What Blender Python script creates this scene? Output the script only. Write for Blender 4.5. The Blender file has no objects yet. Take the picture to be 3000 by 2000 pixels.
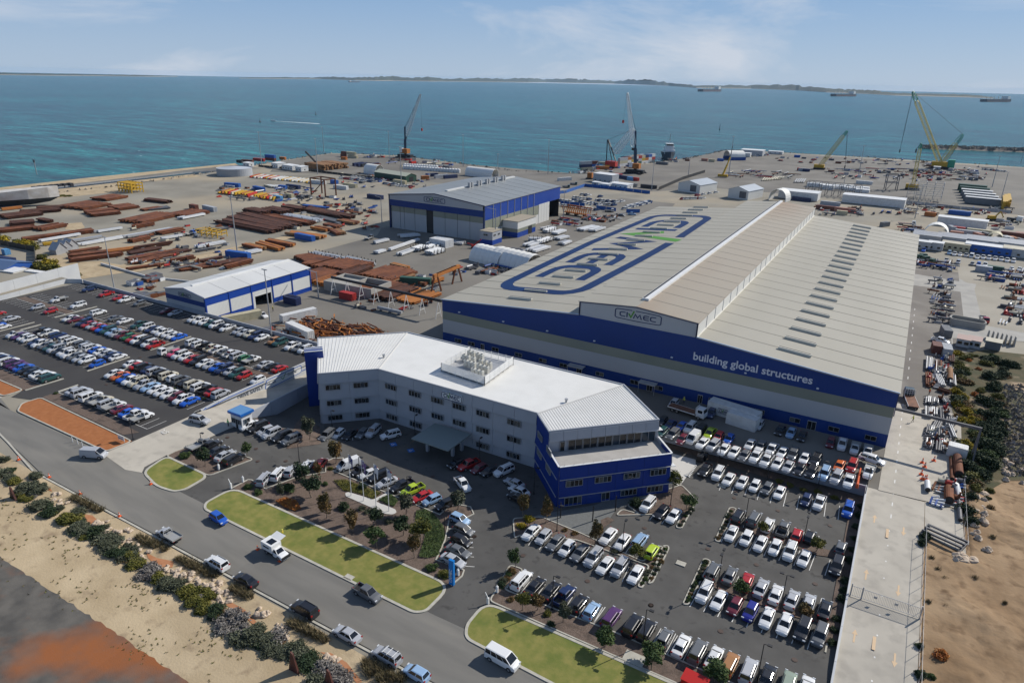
import bpy,math,random
import numpy as np
from mathutils import Vector,Matrix
R=random.Random(7)
SC=bpy.context.scene
COL=SC.collection
PI=math.pi
# ------------------------------------------------------------------ camera
FPX,YAW,PITCH,ROLL=2008.2,-0.5191,-0.3654,0.0214
CAM=Vector((114.27,-157.85,74.65))
_cy,_sy=math.cos(YAW),math.sin(YAW)
FWD=Vector((_sy*math.cos(PITCH),_cy*math.cos(PITCH),math.sin(PITCH)))
_r=Vector((_cy,-_sy,0));_u=_r.cross(FWD)
RGT=_r*math.cos(ROLL)+_u*math.sin(ROLL)
UPV=_u*math.cos(ROLL)-_r*math.sin(ROLL)
cd=bpy.data.cameras.new('camera');cam=bpy.data.objects.new('camera',cd);COL.objects.link(cam)
cd.sensor_width=36.0;cd.lens=FPX/3000*36;cd.clip_start=1.0;cd.clip_end=60000
mw=Matrix.Identity(4)
for i in range(3):
 mw[i][0]=RGT[i];mw[i][1]=UPV[i];mw[i][2]=-FWD[i];mw[i][3]=CAM[i]
cam.matrix_world=mw
SC.camera=cam
# ------------------------------------------------------------------ light
SUN_AZ,SUN_EL=31.0,36.0
sdir=Vector((math.sin(math.radians(SUN_AZ))*math.cos(math.radians(SUN_EL)),math.cos(math.radians(SUN_AZ))*math.cos(math.radians(SUN_EL)),math.sin(math.radians(SUN_EL))))
sl=bpy.data.lights.new('sun','SUN');sl.energy=5.0;sl.angle=math.radians(0.5);sl.color=(1.0,0.95,0.87)
sun=bpy.data.objects.new('sun',sl);COL.objects.link(sun)
sun.rotation_euler=sdir.to_track_quat('Z','Y').to_euler()
W=bpy.data.worlds.new('World');SC.world=W;W.use_nodes=True
nt=W.node_tree;nt.nodes.clear()
out=nt.nodes.new('ShaderNodeOutputWorld');bg=nt.nodes.new('ShaderNodeBackground')
sky=nt.nodes.new('ShaderNodeTexSky');sky.sky_type='NISHITA';sky.sun_disc=False
sky.sun_elevation=math.radians(SUN_EL);sky.sun_rotation=math.radians(SUN_AZ)
sky.altitude=50;sky.air_density=1.0;sky.dust_density=0.35;sky.ozone_density=3.5
bg.inputs[1].default_value=0.085
tc=nt.nodes.new('ShaderNodeTexCoord')
mp=nt.nodes.new('ShaderNodeMapping');mp.inputs['Scale'].default_value=(2.2,2.2,9.0)
nz=nt.nodes.new('ShaderNodeTexNoise');nz.inputs['Scale'].default_value=1.3;nz.inputs['Detail'].default_value=7;nz.inputs['Roughness'].default_value=.62;nz.inputs['Distortion'].default_value=.6
cr=nt.nodes.new('ShaderNodeValToRGB');cr.color_ramp.elements[0].position=.49;cr.color_ramp.elements[1].position=.70
mx=nt.nodes.new('ShaderNodeMixRGB');mx.blend_type='MIX';mx.inputs[2].default_value=(7.6,8.1,9.0,1)
sx=nt.nodes.new('ShaderNodeSeparateXYZ');hr=nt.nodes.new('ShaderNodeValToRGB');he_=hr.color_ramp.elements
he_[0].position=0.0;he_[0].color=(.9,.9,.9,1);he_[1].position=.5;he_[1].color=(.25,.25,.25,1);e3=he_.new(.16);e3.color=(.85,.85,.85,1)
hz_=nt.nodes.new('ShaderNodeMixRGB');hc=nt.nodes.new('ShaderNodeValToRGB');hc.color_ramp.elements[0].color=(.55,.71,.92,1);hc.color_ramp.elements[1].position=.5;hc.color_ramp.elements[1].color=(.10,.25,.62,1);e4=hc.color_ramp.elements.new(.17);e4.color=(.20,.44,.84,1)
sc_=nt.nodes.new('ShaderNodeMixRGB');sc_.blend_type='MULTIPLY';sc_.inputs[0].default_value=1;sc_.inputs[2].default_value=(9,9,9,1)
nt.links.new(tc.outputs['Generated'],sx.inputs[0]);nt.links.new(sx.outputs[2],hr.inputs[0]);nt.links.new(sx.outputs[2],hc.inputs[0]);nt.links.new(hc.outputs[0],sc_.inputs[1])
nt.links.new(hr.outputs[0],hz_.inputs[0]);nt.links.new(sky.outputs[0],hz_.inputs[1]);nt.links.new(sc_.outputs[0],hz_.inputs[2])
mul=nt.nodes.new('ShaderNodeMath');mul.operation='MULTIPLY';mul.inputs[1].default_value=.75
nt.links.new(tc.outputs['Generated'],mp.inputs[0]);nt.links.new(mp.outputs[0],nz.inputs[0]);nt.links.new(nz.outputs[0],cr.inputs[0])
nt.links.new(cr.outputs[0],mul.inputs[0]);nt.links.new(mul.outputs[0],mx.inputs[0]);nt.links.new(hz_.outputs[0],mx.inputs[1])
nt.links.new(mx.outputs[0],bg.inputs[0]);nt.links.new(bg.outputs[0],out.inputs[0])
vs=SC.view_settings;vs.view_transform='Standard';vs.look='None';vs.gamma=1;vs.exposure=0.0;vs.use_curve_mapping=False
SC.cycles.max_bounces=5;SC.cycles.diffuse_bounces=3;SC.cycles.glossy_bounces=3;SC.cycles.transmission_bounces=3
SC.cycles.caustics_reflective=False;SC.cycles.caustics_refractive=False
SC.cycles.sample_clamp_indirect=3
# ------------------------------------------------------------------ helpers
def at(px,py,z=0.0,sl=0.0,y0=0.0):
 """ground point seen at photo pixel (3000x2000) on the plane z (+ sl*(y-y0))"""
 d=FWD+RGT*((px-1500)/FPX)-UPV*((py-1000)/FPX)
 t=(z+sl*(CAM.y-y0)-CAM.z)/(d.z-sl*d.y)
 return CAM+d*t
def crop(x0,y0,s,z=0.0):
 def f(*p):
  return[at(x0+p[i]/s,y0+p[i+1]/s,z)for i in range(0,len(p),2)]
 return f
MATS={}
def N(nt,t,**k):
 n=nt.nodes.new(t)
 for a,b in k.items():
  if a.startswith('i_'):n.inputs[a[2:].replace('_',' ')].default_value=b
  else:setattr(n,a,b)
 return n
def mat(name,c,rough=.7,metal=0.0,c2=None,scale=1.0,mix=(.35,.65),bump=0.0,bscale=None,det=4,stretch=None,obj=False,c3=None,s3=.1,m3=(.5,.7),spec=.4,coat=0,vor=False):
 if name in MATS:return MATS[name]
 m=bpy.data.materials.new(name);m.use_nodes=True;nt=m.node_tree
 b=nt.nodes['Principled BSDF'];L=nt.links.new
 b.inputs['Roughness'].default_value=rough;b.inputs['Metallic'].default_value=metal
 b.inputs['Specular IOR Level'].default_value=spec
 if coat:b.inputs['Coat Weight'].default_value=coat;b.inputs['Coat Roughness'].default_value=.08
 b.inputs['Base Color'].default_value=(*c,1)
 vec=None
 if c2 is not None or bump:
  if obj:vec=N(nt,'ShaderNodeTexCoord').outputs['Object']
  else:vec=N(nt,'ShaderNodeNewGeometry').outputs['Position']
  if stretch:
   mpn=N(nt,'ShaderNodeMapping');mpn.inputs['Scale'].default_value=stretch;L(vec,mpn.inputs[0]);vec=mpn.outputs[0]
 if c2 is not None:
  n=N(nt,'ShaderNodeTexVoronoi' if vor else 'ShaderNodeTexNoise',i_Scale=scale)
  if not vor:n.inputs['Detail'].default_value=det
  L(vec,n.inputs['Vector'])
  r=N(nt,'ShaderNodeValToRGB');r.color_ramp.elements[0].position=mix[0];r.color_ramp.elements[1].position=mix[1]
  r.color_ramp.elements[0].color=(*c,1);r.color_ramp.elements[1].color=(*c2,1)
  L(n.outputs['Color' if vor else 0],r.inputs[0]);col=r.outputs[0]
  if c3 is not None:
   n3=N(nt,'ShaderNodeTexNoise',i_Scale=s3,i_Detail=5);L(vec,n3.inputs['Vector'])
   r3=N(nt,'ShaderNodeValToRGB');r3.color_ramp.elements[0].position=m3[0];r3.color_ramp.elements[1].position=m3[1]
   L(n3.outputs[0],r3.inputs[0]);mxn=N(nt,'ShaderNodeMixRGB');L(r3.outputs[0],mxn.inputs[0]);L(col,mxn.inputs[1]);mxn.inputs[2].default_value=(*c3,1);col=mxn.outputs[0]
  L(col,b.inputs['Base Color'])
 if bump:
  n=N(nt,'ShaderNodeTexNoise',i_Scale=bscale or scale*3,i_Detail=3);L(vec,n.inputs['Vector'])
  bn=N(nt,'ShaderNodeBump',i_Strength=bump,i_Distance=.1);L(n.outputs[0],bn.inputs['Height']);L(bn.outputs[0],b.inputs['Normal'])
 MATS[name]=m
 return m
def ribbed(name,c,axis='x',pitch=1.0,dark=.72,rough=.5,c2=None,metal=0.0,rust=None,sc=.06,dir_angle=None,lay=None):
 """sheet metal: fine ribs as a wave bump, soft tone changes"""
 if name in MATS:return MATS[name]
 m=mat(name,c,rough,metal,c2=c2 or tuple(x*.9 for x in c),scale=sc,stretch=lay,c3=rust,s3=.05,m3=(.38,.8))
 nt=m.node_tree;L=nt.links.new;b=nt.nodes['Principled BSDF']
 g=N(nt,'ShaderNodeNewGeometry');mpn=N(nt,'ShaderNodeMapping');mpn.inputs['Rotation'].default_value=(0,0,dir_angle or 0);L(g.outputs['Position'],mpn.inputs[0])
 w=N(nt,'ShaderNodeTexWave',wave_type='BANDS',bands_direction=axis.upper(),wave_profile='SIN');w.inputs['Scale'].default_value=.314/pitch
 L(mpn.outputs[0],w.inputs[0]);bn=N(nt,'ShaderNodeBump',i_Strength=.5,i_Distance=.04);L(w.outputs['Fac'],bn.inputs['Height']);L(bn.outputs[0],b.inputs['Normal'])
 return m
class MB:
 def __init__(s,*mats):s.v=[];s.f=[];s.m=[];s.mats=list(mats);s.sm=False
 def add(s,vs,fs,m=0):
  o=len(s.v);s.v+=[tuple(v)for v in vs];s.f+=[tuple(i+o for i in f)for f in fs];s.m+=[m]*len(fs);return s
 def box(s,x0,x1,y0,y1,z0,z1,m=0,M=None):
  vs=[(x,y,z)for z in(z0,z1)for x,y in((x0,y0),(x1,y0),(x1,y1),(x0,y1))]
  if M is not None:vs=[M @ Vector(v)for v in vs]
  return s.add(vs,[(3,2,1,0),(4,5,6,7),(0,1,5,4),(1,2,6,5),(2,3,7,6),(3,0,4,7)],m)
 def hexa(s,b,t,m=0):
  return s.add(list(b)+list(t),[(3,2,1,0),(4,5,6,7),(0,1,5,4),(1,2,6,5),(2,3,7,6),(3,0,4,7)],m)
 def prism(s,poly,z0,z1,m=0):
  n=len(poly);a=sum(poly[i][0]*poly[(i+1)%n][1]-poly[(i+1)%n][0]*poly[i][1]for i in range(n))
  if a<0:poly=poly[::-1]
  vs=[(p[0],p[1],z0)for p in poly]+[(p[0],p[1],z1)for p in poly]
  return s.add(vs,[tuple(range(n))[::-1],tuple(range(n,2*n))]+[(i,(i+1)%n,n+(i+1)%n,n+i)for i in range(n)],m)
 def xz(s,poly,y0,y1,m=0):
  n=len(poly)
  vs=[(p[0],y0,p[1])for p in poly]+[(p[0],y1,p[1])for p in poly]
  return s.add(vs,[tuple(range(n)),tuple(range(n,2*n))[::-1]]+[(i,n+i,n+(i+1)%n,(i+1)%n)for i in range(n)],m)
 def tube(s,p0,p1,r,n=6,m=0,r1=None,cap=True):
  p0=Vector(p0);p1=Vector(p1);d=(p1-p0)
  q=d.to_track_quat('Z','Y');r1=r if r1 is None else r1
  vs=[p0+q @ Vector((math.cos(2*PI*i/n)*r,math.sin(2*PI*i/n)*r,0))for i in range(n)]+[p1+q @ Vector((math.cos(2*PI*i/n)*r1,math.sin(2*PI*i/n)*r1,0))for i in range(n)]
  fs=[(i,(i+1)%n,n+(i+1)%n,n+i)for i in range(n)]
  if cap:fs+=[tuple(range(n))[::-1],tuple(range(n,2*n))]
  return s.add(vs,fs,m)
 def bar(s,p0,p1,w,h=None,m=0):
  p0=Vector(p0);p1=Vector(p1);d=(p1-p0).normalized();h=h or w
  sd=d.cross(Vector((0,0,1)));
  if sd.length<1e-3:sd=Vector((1,0,0))
  sd.normalize();up=sd.cross(d).normalized()
  f=lambda p:[p-sd*w/2-up*h/2,p+sd*w/2-up*h/2,p+sd*w/2+up*h/2,p-sd*w/2+up*h/2]
  return s.hexa(f(p0),f(p1),m)
 def mesh(s,name,smooth=False):
  me=bpy.data.meshes.new(name);me.from_pydata(s.v,[],s.f)
  for m in s.mats:me.materials.append(m)
  if len(s.mats)>1:me.polygons.foreach_set('material_index',s.m)
  if smooth:me.polygons.foreach_set('use_smooth',[True]*len(me.polygons))
  me.update();return me
 def build(s,name,parent=None,smooth=False,loc=None,**kw):
  o=bpy.data.objects.new(name,s.mesh(name,smooth));COL.objects.link(o)
  if parent:o.parent=parent
  if loc:o.location=loc
  return tag(o,**kw)
def tag(o,label=None,cat=None,group=None,kind=None):
 if label:o['label']=label
 if cat:o['category']=cat
 if group:o['group']=group
 if kind:o['kind']=kind
 return o
def thing(name,label,cat,loc=(0,0,0),rz=0,group=None):
 o=bpy.data.objects.new(name,None);COL.objects.link(o);o.location=loc;o.rotation_euler=(0,0,rz)
 o.empty_display_size=.1
 return tag(o,label,cat,group)
def inst(name,mesh,parent=None,loc=(0,0,0),rz=0,scale=None,**kw):
 o=bpy.data.objects.new(name,mesh);COL.objects.link(o);o.location=loc;o.rotation_euler=(0,0,rz)
 if scale:o.scale=scale if hasattr(scale,'__len__')else(scale,)*3
 if parent:o.parent=parent
 return tag(o,**kw)
def copy_tree(o,loc=None,rz=None,parent=None):
 c=o.copy();COL.objects.link(c)
 if loc is not None:c.location=loc
 if rz is not None:c.rotation_euler=(0,0,rz)
 if parent is not None:c.parent=parent
 for ch in o.children:copy_tree(ch,parent=c)
 return c
def sheet(name,pts,z,m,kind='structure',**kw):
 poly=[(p[0],p[1])for p in pts];n=len(poly)
 a=sum(poly[i][0]*poly[(i+1)%n][1]-poly[(i+1)%n][0]*poly[i][1]for i in range(n))
 if a<0:poly=poly[::-1]
 return MB(m).add([(p[0],p[1],z)for p in poly],[tuple(range(n))]).build(name,kind=kind,**kw)
def ribbon(mb,pts,w,h,z=None,closed=False,m=0,off=0):
 """kerb / strip along a polyline"""
 P=[Vector((p[0],p[1],(p[2]if len(p)>2 else 0)if z is None else z))for p in pts]
 n=len(P);L=[];Rr=[]
 for i in range(n):
  a=P[i-1]if(i>0 or closed)else P[i];b=P[(i+1)%n]if(i<n-1 or closed)else P[i]
  d1=(P[i]-a);d2=(b-P[i]);d=(d1.normalized()if d1.length>1e-6 else Vector())+(d2.normalized()if d2.length>1e-6 else Vector())
  d.z=0;d.normalize();s=Vector((-d.y,d.x,0))
  k=1.0
  if d1.length>1e-6 and d2.length>1e-6:k=1/max(.5,abs(d.dot(d2.normalized())))
  L.append(P[i]+s*(off+w/2)*k);Rr.append(P[i]+s*(off-w/2)*k)
 for i in range(n if closed else n-1):
  j=(i+1)%n
  t=Vector((0,0,h))
  mb.hexa([Rr[i],Rr[j],L[j],L[i]],[Rr[i]+t,Rr[j]+t,L[j]+t,L[i]+t],m)
 return mb
def rounded(pts,r,n=5):
 out=[];P=[Vector((p[0],p[1],0))for p in pts];k=len(P)
 for i in range(k):
  a,b,c=P[i-1],P[i],P[(i+1)%k];d1=(a-b);d2=(c-b);q=min(r,d1.length*.45,d2.length*.45)
  s=b+d1.normalized()*q;e=b+d2.normalized()*q
  for j in range(n+1):
   t=j/n;out.append(s*(1-t)**2+b*2*t*(1-t)+e*t*t)
 return out
# ------------------------------------------------------------------ materials
M_asph=mat('asphalt_carpark',(.070,.067,.062),.9,c2=(.094,.090,.083),scale=.22,c3=(.055,.052,.048),s3=.7,m3=(.60,.72),bump=.2,bscale=4,det=8)
M_asphL=mat('asphalt_left_lot',(.044,.041,.040),.9,c2=(.055,.052,.049),scale=.1,c3=(.068,.064,.06),s3=.03,bump=.15,bscale=4)
M_road=mat('road_asphalt',(.150,.143,.128),.9,c2=(.185,.175,.155),scale=.3,c3=(.225,.21,.18),s3=.12,m3=(.52,.72),stretch=(.25,1.4,1),bump=.15,bscale=5)
M_conc=mat('concrete',(.40,.365,.305),.85,c2=(.47,.43,.36),scale=.15,c3=(.35,.32,.27),s3=.4)
M_concg=mat('concrete_grey',(.30,.29,.265),.85,c2=(.37,.355,.32),scale=.2)
M_kerb=mat('kerb_concrete',(.47,.445,.38),.85,c2=(.38,.36,.30),scale=1.2)
M_yard=mat('yard_gravel',(.20,.182,.145),.95,c2=(.285,.262,.212),scale=.035,c3=(.36,.30,.21),s3=.012,m3=(.48,.68),bump=.3,bscale=2,det=8)
M_yardA=mat('yard_asphalt',(.145,.132,.112),.92,c2=(.205,.19,.163),scale=.04,c3=(.125,.115,.1),s3=.02,det=7)
M_sand=mat('sand',(.36,.275,.165),.95,c2=(.47,.37,.235),scale=.16,c3=(.27,.20,.125),s3=.45,m3=(.56,.74),bump=.5,bscale=3,det=8)
M_dirt=mat('dirt',(.21,.13,.065),.95,c2=(.36,.245,.14),scale=.09,c3=(.15,.09,.045),s3=.5,m3=(.52,.74),bump=.8,bscale=1.2,det=9)
M_dark=mat('dark_gravel',(.070,.066,.060),.95,c2=(.125,.115,.10),scale=.35,c3=(.26,.09,.03),s3=.07,m3=(.50,.66),bump=.3,bscale=8,det=9)
M_red=mat('red_gravel',(.30,.105,.032),.95,c2=(.36,.135,.045),scale=1.0,bump=.3,bscale=8)
M_lawn=mat('lawn_grass',(.15,.165,.034),.95,c2=(.225,.205,.055),scale=.8,c3=(.10,.135,.022),s3=.22,m3=(.50,.72),bump=.4,bscale=10,det=8)
M_mulch=mat('mulch',(.10,.07,.052),.95,c2=(.17,.125,.10),scale=6,c3=(.065,.048,.038),s3=.5,bump=.6,bscale=8,det=5)
M_white=mat('white_paint_line',(.72,.71,.67),.8,c2=(.5,.49,.46),scale=2.0,mix=(.4,.8))
M_roofg=ribbed('roof_sheet_grey',(.325,.305,.25),'y',.55,rough=.65,c2=(.365,.343,.285),sc=.05,lay=(1,.25,1))
M_roofr=ribbed('roof_sheet_rusty',(.33,.29,.23),'y',.55,rough=.65,c2=(.34,.29,.22),rust=(.27,.16,.09),sc=.06,lay=(.35,.12,1))
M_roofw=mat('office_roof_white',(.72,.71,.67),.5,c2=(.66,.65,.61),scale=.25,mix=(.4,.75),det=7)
M_roof2=ribbed('shed_roof_bluegrey',(.245,.26,.262),'x',.6,rough=.5,sc=.05)
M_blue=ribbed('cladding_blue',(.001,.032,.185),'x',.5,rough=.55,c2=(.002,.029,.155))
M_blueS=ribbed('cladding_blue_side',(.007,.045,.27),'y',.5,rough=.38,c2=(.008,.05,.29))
M_wht=ribbed('cladding_white_shaded_front',(.40,.41,.42),'x',.5,rough=.55,c2=(.37,.38,.39))  # same white as the sides, with the front's shade darkened into the colour
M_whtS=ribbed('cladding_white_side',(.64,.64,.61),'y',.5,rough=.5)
M_trans=ribbed('translucent_sheeting',(.20,.215,.17),'x',1.8,rough=.45,c2=(.245,.255,.205))
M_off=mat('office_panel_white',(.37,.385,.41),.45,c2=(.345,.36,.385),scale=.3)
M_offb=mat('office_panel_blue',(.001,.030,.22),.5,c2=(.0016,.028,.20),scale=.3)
M_glass=mat('dark_glass',(.012,.014,.017),.08,spec=.6)
M_alu=mat('aluminium',(.40,.40,.40),.4,.2)
M_galv=mat('galvanised_steel',(.42,.42,.42),.45,.3,c2=(.36,.37,.38),scale=.8)
M_navy=mat('navy_trim',(.012,.03,.10),.4)
M_black=mat('black_steel',(.02,.02,.022),.5)
M_green=mat('logo_green',(.07,.25,.02),.6)
M_lt=mat('white_steel',(.74,.74,.72),.45,c2=(.68,.68,.66),scale=.6)
M_cream=mat('cream_steel',(.55,.50,.38),.5,c2=(.48,.44,.33),scale=.6)
M_logo=mat('roof_logo_blue',(.006,.026,.10),.75,c2=(.010,.038,.125),scale=.06,spec=.15)
# ------------------------------------------------------------------ terrain
far=700
ZL=-2.0
import bmesh
HL=2.8
def hq(x,y):
 a=min(1,max(0,(30-x)/56.0))
 if x>-13.4:
  b_=min(1,max(0,(-57.5-y)/6));a *= b_
 return ZL+(HL-ZL)*a
def Gz(x,y,h):
 t=(CAM.z-h)/(CAM.z-ZL);return Vector((CAM.x+(x-CAM.x)*t,CAM.y+(y-CAM.y)*t,h))
def G(x,y,dz=0):
 p=Gz(x,y,hq(x,y));p.z+=dz;return p
def densify(P,st=3.0,closed=False):
 out=[];n_=len(P)
 for i in range(n_ if closed else n_-1):
  a,b_=Vector((P[i][0],P[i][1])),Vector((P[(i+1)%n_][0],P[(i+1)%n_][1]));k=max(1,int((b_-a).length/st))
  out+=[a.lerp(b_,j/k)for j in range(k)]
 if not closed:out.append(Vector((P[-1][0],P[-1][1])))
 return out
def lsheet(name,pts,dz,m,kind='structure',step=4.0,**kw):
 poly=[(p[0],p[1])for p in pts];bm=bmesh.new()
 vs_=[bm.verts.new((x,y,0))for x,y in poly];bm.faces.new(vs_)
 bmesh.ops.triangulate(bm,faces=bm.faces[:])
 x0=max(-40,min(p[0]for p in poly));x1=min(34,max(p[0]for p in poly));x=x0
 while x<x1:
  x+=step;bmesh.ops.bisect_plane(bm,geom=bm.verts[:]+bm.edges[:]+bm.faces[:],plane_co=(x,0,0),plane_no=(1,0,0))
 for xx in(-26,-13.4,-13.35,30):bmesh.ops.bisect_plane(bm,geom=bm.verts[:]+bm.edges[:]+bm.faces[:],plane_co=(xx,0,0),plane_no=(1,0,0))
 for yy in(-66,-63.5,-61.5,-59.5,-57.5):bmesh.ops.bisect_plane(bm,geom=bm.verts[:]+bm.edges[:]+bm.faces[:],plane_co=(0,yy,0),plane_no=(0,1,0))
 for v in bm.verts:v.co=G(v.co.x,v.co.y,dz)
 bmesh.ops.recalc_face_normals(bm,faces=bm.faces[:])
 up=sum((f.normal.z*f.calc_area()for f in bm.faces))
 if up<0:bmesh.ops.reverse_faces(bm,faces=bm.faces[:])
 me=bpy.data.meshes.new(name);bm.to_mesh(me);bm.free();me.materials.append(m)
 o=bpy.data.objects.new(name,me);COL.objects.link(o);return tag(o,kind=kind,**kw)
def kerb(mb,pts,w,h,closed=False,dz=-.02):
 ribbon(mb,[G(p[0],p[1],dz)for p in densify(pts,2.0,closed)],w,h,None,closed)
mb=MB(None);mb.mats=[]
n=96;RS=17200
vs=[(CAM.x,CAM.y,-3.2)]+[(CAM.x+RS*math.sin(2*PI*i/n),CAM.y+RS*math.cos(2*PI*i/n),-3.2)for i in range(n)]
seam=bpy.data.materials.new('sea_water');seam.use_nodes=True;nt=seam.node_tree;L=nt.links.new
b=nt.nodes['Principled BSDF'];b.inputs['Roughness'].default_value=.22;b.inputs['IOR'].default_value=1.33;b.inputs['Specular IOR Level'].default_value=.16
g=N(nt,'ShaderNodeNewGeometry')
def noise(scale,det,st=(1,1,1),rz=0.0,rough=.5):
 m=N(nt,'ShaderNodeMapping');m.inputs['Scale'].default_value=st;m.inputs['Rotation'].default_value=(0,0,rz);L(g.outputs['Position'],m.inputs[0])
 q=N(nt,'ShaderNodeTexNoise',i_Scale=scale,i_Detail=det,i_Roughness=rough);L(m.outputs[0],q.inputs['Vector']);return q.outputs[0]
def ramp(fac,stops):
 r=N(nt,'ShaderNodeValToRGB');e=r.color_ramp.elements
 while len(e)<len(stops):e.new(.5)
 for q,(p,c)in zip(e,stops):q.position=p;q.color=(*c,1)
 L(fac,r.inputs[0]);return r.outputs[0]
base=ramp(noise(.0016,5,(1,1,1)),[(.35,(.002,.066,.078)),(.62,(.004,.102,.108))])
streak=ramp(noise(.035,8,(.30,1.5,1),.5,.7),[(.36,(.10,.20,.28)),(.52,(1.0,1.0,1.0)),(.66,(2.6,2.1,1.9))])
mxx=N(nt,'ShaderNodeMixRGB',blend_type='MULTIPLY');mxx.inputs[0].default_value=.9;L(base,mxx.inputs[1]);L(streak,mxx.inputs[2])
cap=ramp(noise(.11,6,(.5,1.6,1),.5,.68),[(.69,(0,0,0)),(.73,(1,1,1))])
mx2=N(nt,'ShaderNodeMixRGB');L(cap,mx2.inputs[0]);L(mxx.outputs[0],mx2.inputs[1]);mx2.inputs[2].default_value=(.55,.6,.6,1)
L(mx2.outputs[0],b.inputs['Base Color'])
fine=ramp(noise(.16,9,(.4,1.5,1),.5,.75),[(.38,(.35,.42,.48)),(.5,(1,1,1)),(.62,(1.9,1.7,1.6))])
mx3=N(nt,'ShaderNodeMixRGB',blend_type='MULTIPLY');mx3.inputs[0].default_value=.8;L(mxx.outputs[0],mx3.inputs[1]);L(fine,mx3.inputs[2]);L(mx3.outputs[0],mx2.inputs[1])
b1=N(nt,'ShaderNodeBump',i_Strength=.85,i_Distance=2.2);L(noise(.09,9,(.5,1.3,1),.5,.66),b1.inputs['Height'])
L(b1.outputs[0],b.inputs['Normal'])
mb.mats=[seam]
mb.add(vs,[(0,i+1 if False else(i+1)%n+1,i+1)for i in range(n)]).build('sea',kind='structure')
D=1.27551
shore=[at(-500*D,500*D,0),at(0,457*D,0),at(300*D,424*D,0),at(545*D,387*D,0),at(640*D,370*D,0),at(760*D,352*D,0),at(905*D,357*D,0),at(1030*D,372*D,0),at(1180*D,393*D,0),at(1345*D,399*D,0),
  at(1350*D,384*D,0),at(1500*D,374*D,0),at(1590*D,362*D,0),at(1668*D,345*D,0),at(1740*D,347*D,0),at(2000*D,362*D,0),at(2352*D,384*D,0),at(2900*D,425*D,0)]
sh=[(p.x,p.y)for p in shore]
ground_poly=sh+[(900,500),(900,-700),(-1500,-700),(-1500,sh[0][1])]
MB(M_yard,mat('rubble_slope',(.12,.10,.08),.95,c2=(.26,.22,.17),scale=.5,bump=.8,bscale=1)).prism(ground_poly,-30,-3.0).build('ground',kind='structure')
YS=-19.8
yard=sh+[(900,500),(900,YS),(127.6,YS),(117.9,YS),(-13.0,YS),(-11,-23.4),(-25,-23.4),(-25,-60),(-1500,-60),(-1500,sh[0][1])]
yard=[p if i>0 else p for i,p in enumerate(yard)]
MB(M_yard).prism(yard,ZL-1.5,0.0).build('yard_ground',kind='structure')
lsheet('lower_ground',[(-900,YS),(-24.4,YS),(-24.4,-65.8),(-13.4,-63.8),(-13.4,YS),(118,YS),(118,-160),(118,-400),(-900,-400)],-.06,M_yard)
c0=crop(0,200,2.352)
sheet('beach',c0(-900,900,0,822,700,745,1620,655,1640,668,1300,700,700,775,0,850,-900,940),.03,M_sand)
sheet('shore_road',c0(-900,935,0,848,700,775,1300,702,1640,668,1800,690,1300,722,700,790,0,866,-900,960),.07,M_yardA)
sheet('bare_sand',c0(60,870,700,800,1330,730,1390,745,1150,770,900,790,830,850,300,905,180,900),.03,M_sand)
c1=crop(1000,200,2.352)
sheet('port_apron',[at(640*D,372*D),at(760*D,354*D),at(905*D,359*D),at(1030*D,374*D),at(1345*D,401*D),at(1350*D,387*D),at(1500*D,376*D),at(1668*D,347*D),at(1740*D,349*D),at(2352*D,387*D),at(2900*D,428*D),
 at(3000*D,560*D),at(2352*D,495*D),at(2000*D,462*D),at(1640*D,432*D),at(1500*D,440*D),at(1200*D,430*D),at(1060*D,425*D),at(860*D,405*D),at(620*D,395*D)],.02,M_yardA)
sheet('hardstand',[(-92,-22),(-24,-22),(-12,YS+.1),(127,YS+.1),(127.9,206),(-6,215),(-20,290),(-58,290),(-62,206),(-124,206),(-124,118),at(1105,690),at(940,735),at(830,770),at(700,830)],.04,M_yardA)
c6=crop(2660,780,5.6)
sheet('side_road',[(120.3,-19),(133.5,-19),(138,60),(138,190),(120.3,190)],.075,mat('side_road_asphalt',(.15,.135,.118),.9,c2=(.18,.165,.145),scale=.1,c3=(.25,.23,.2),s3=.06))
sheet('side_road_slab',[(119.8,-20),(134.2,-19),(135,28),(120.3,27)],.11,M_conc)
sheet('side_road_far_slab',[(120.3,155),(142,155),(144,172),(120.3,176)],.11,M_concg)
sheet('works_ground',[(138,40),(138,330),(420,330),(420,60),(240,50),(200,52)],.02,mat('works_dust',(.30,.27,.215),.95,c2=(.36,.33,.27),scale=.05,c3=(.25,.23,.185),s3=.02,det=8))
sheet('casting_slab',c6(700,990,560,60,600,60,1080,340,1200,830,1190,960),.07,M_concg)
sheet('storage_slab',c6(690,990,1200,960,2100,1130,2100,1250,1280,1200,690,1180),.10,M_concg)
lsheet('car_park_left',[(-157,-18),(-157,-50),(-200,-68),(-200,-88),(-72,-83),(-70.5,-86),(-64.2,-84),(-24,-84),(-24.4,YS)],0,M_asphL)
lsheet('car_park_office',[(-13.4,YS),(118,YS),(118,-93),(-24.3,-92),(-24.3,-70),(-13.4,-60)],0,M_asph)
RN,RS_=-91.4,-101.6
lsheet('road',[(-400,-86),(-72,-87.7),(-63,-89.8),(-24,-89.9),(20,-91),(64,-91.4),(120,-91),(260,-91),(260,-101),(60,RS_),(-27,-101.1),(-46,-98),(-150,-80),(-400,-60)],.035,M_road)
cb=crop(0,1200,1.96,ZL)
cc=crop(600,1200,2.614,ZL)
cdd=crop(1300,1300,2.24,ZL)
ca=crop(0,600,2.24,ZL)
lsheet('driveway_apron',[(-24.3,-84)]+cb(765,183,615,243,600,260,720,345,815,362,830,330,955,262,1105,205,1310,112,1370,90)+[(-7.2,-65),(-9,-62.8),(-13.4,-63.8),(-24.4,-65.8)],.065,M_conc)
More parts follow.
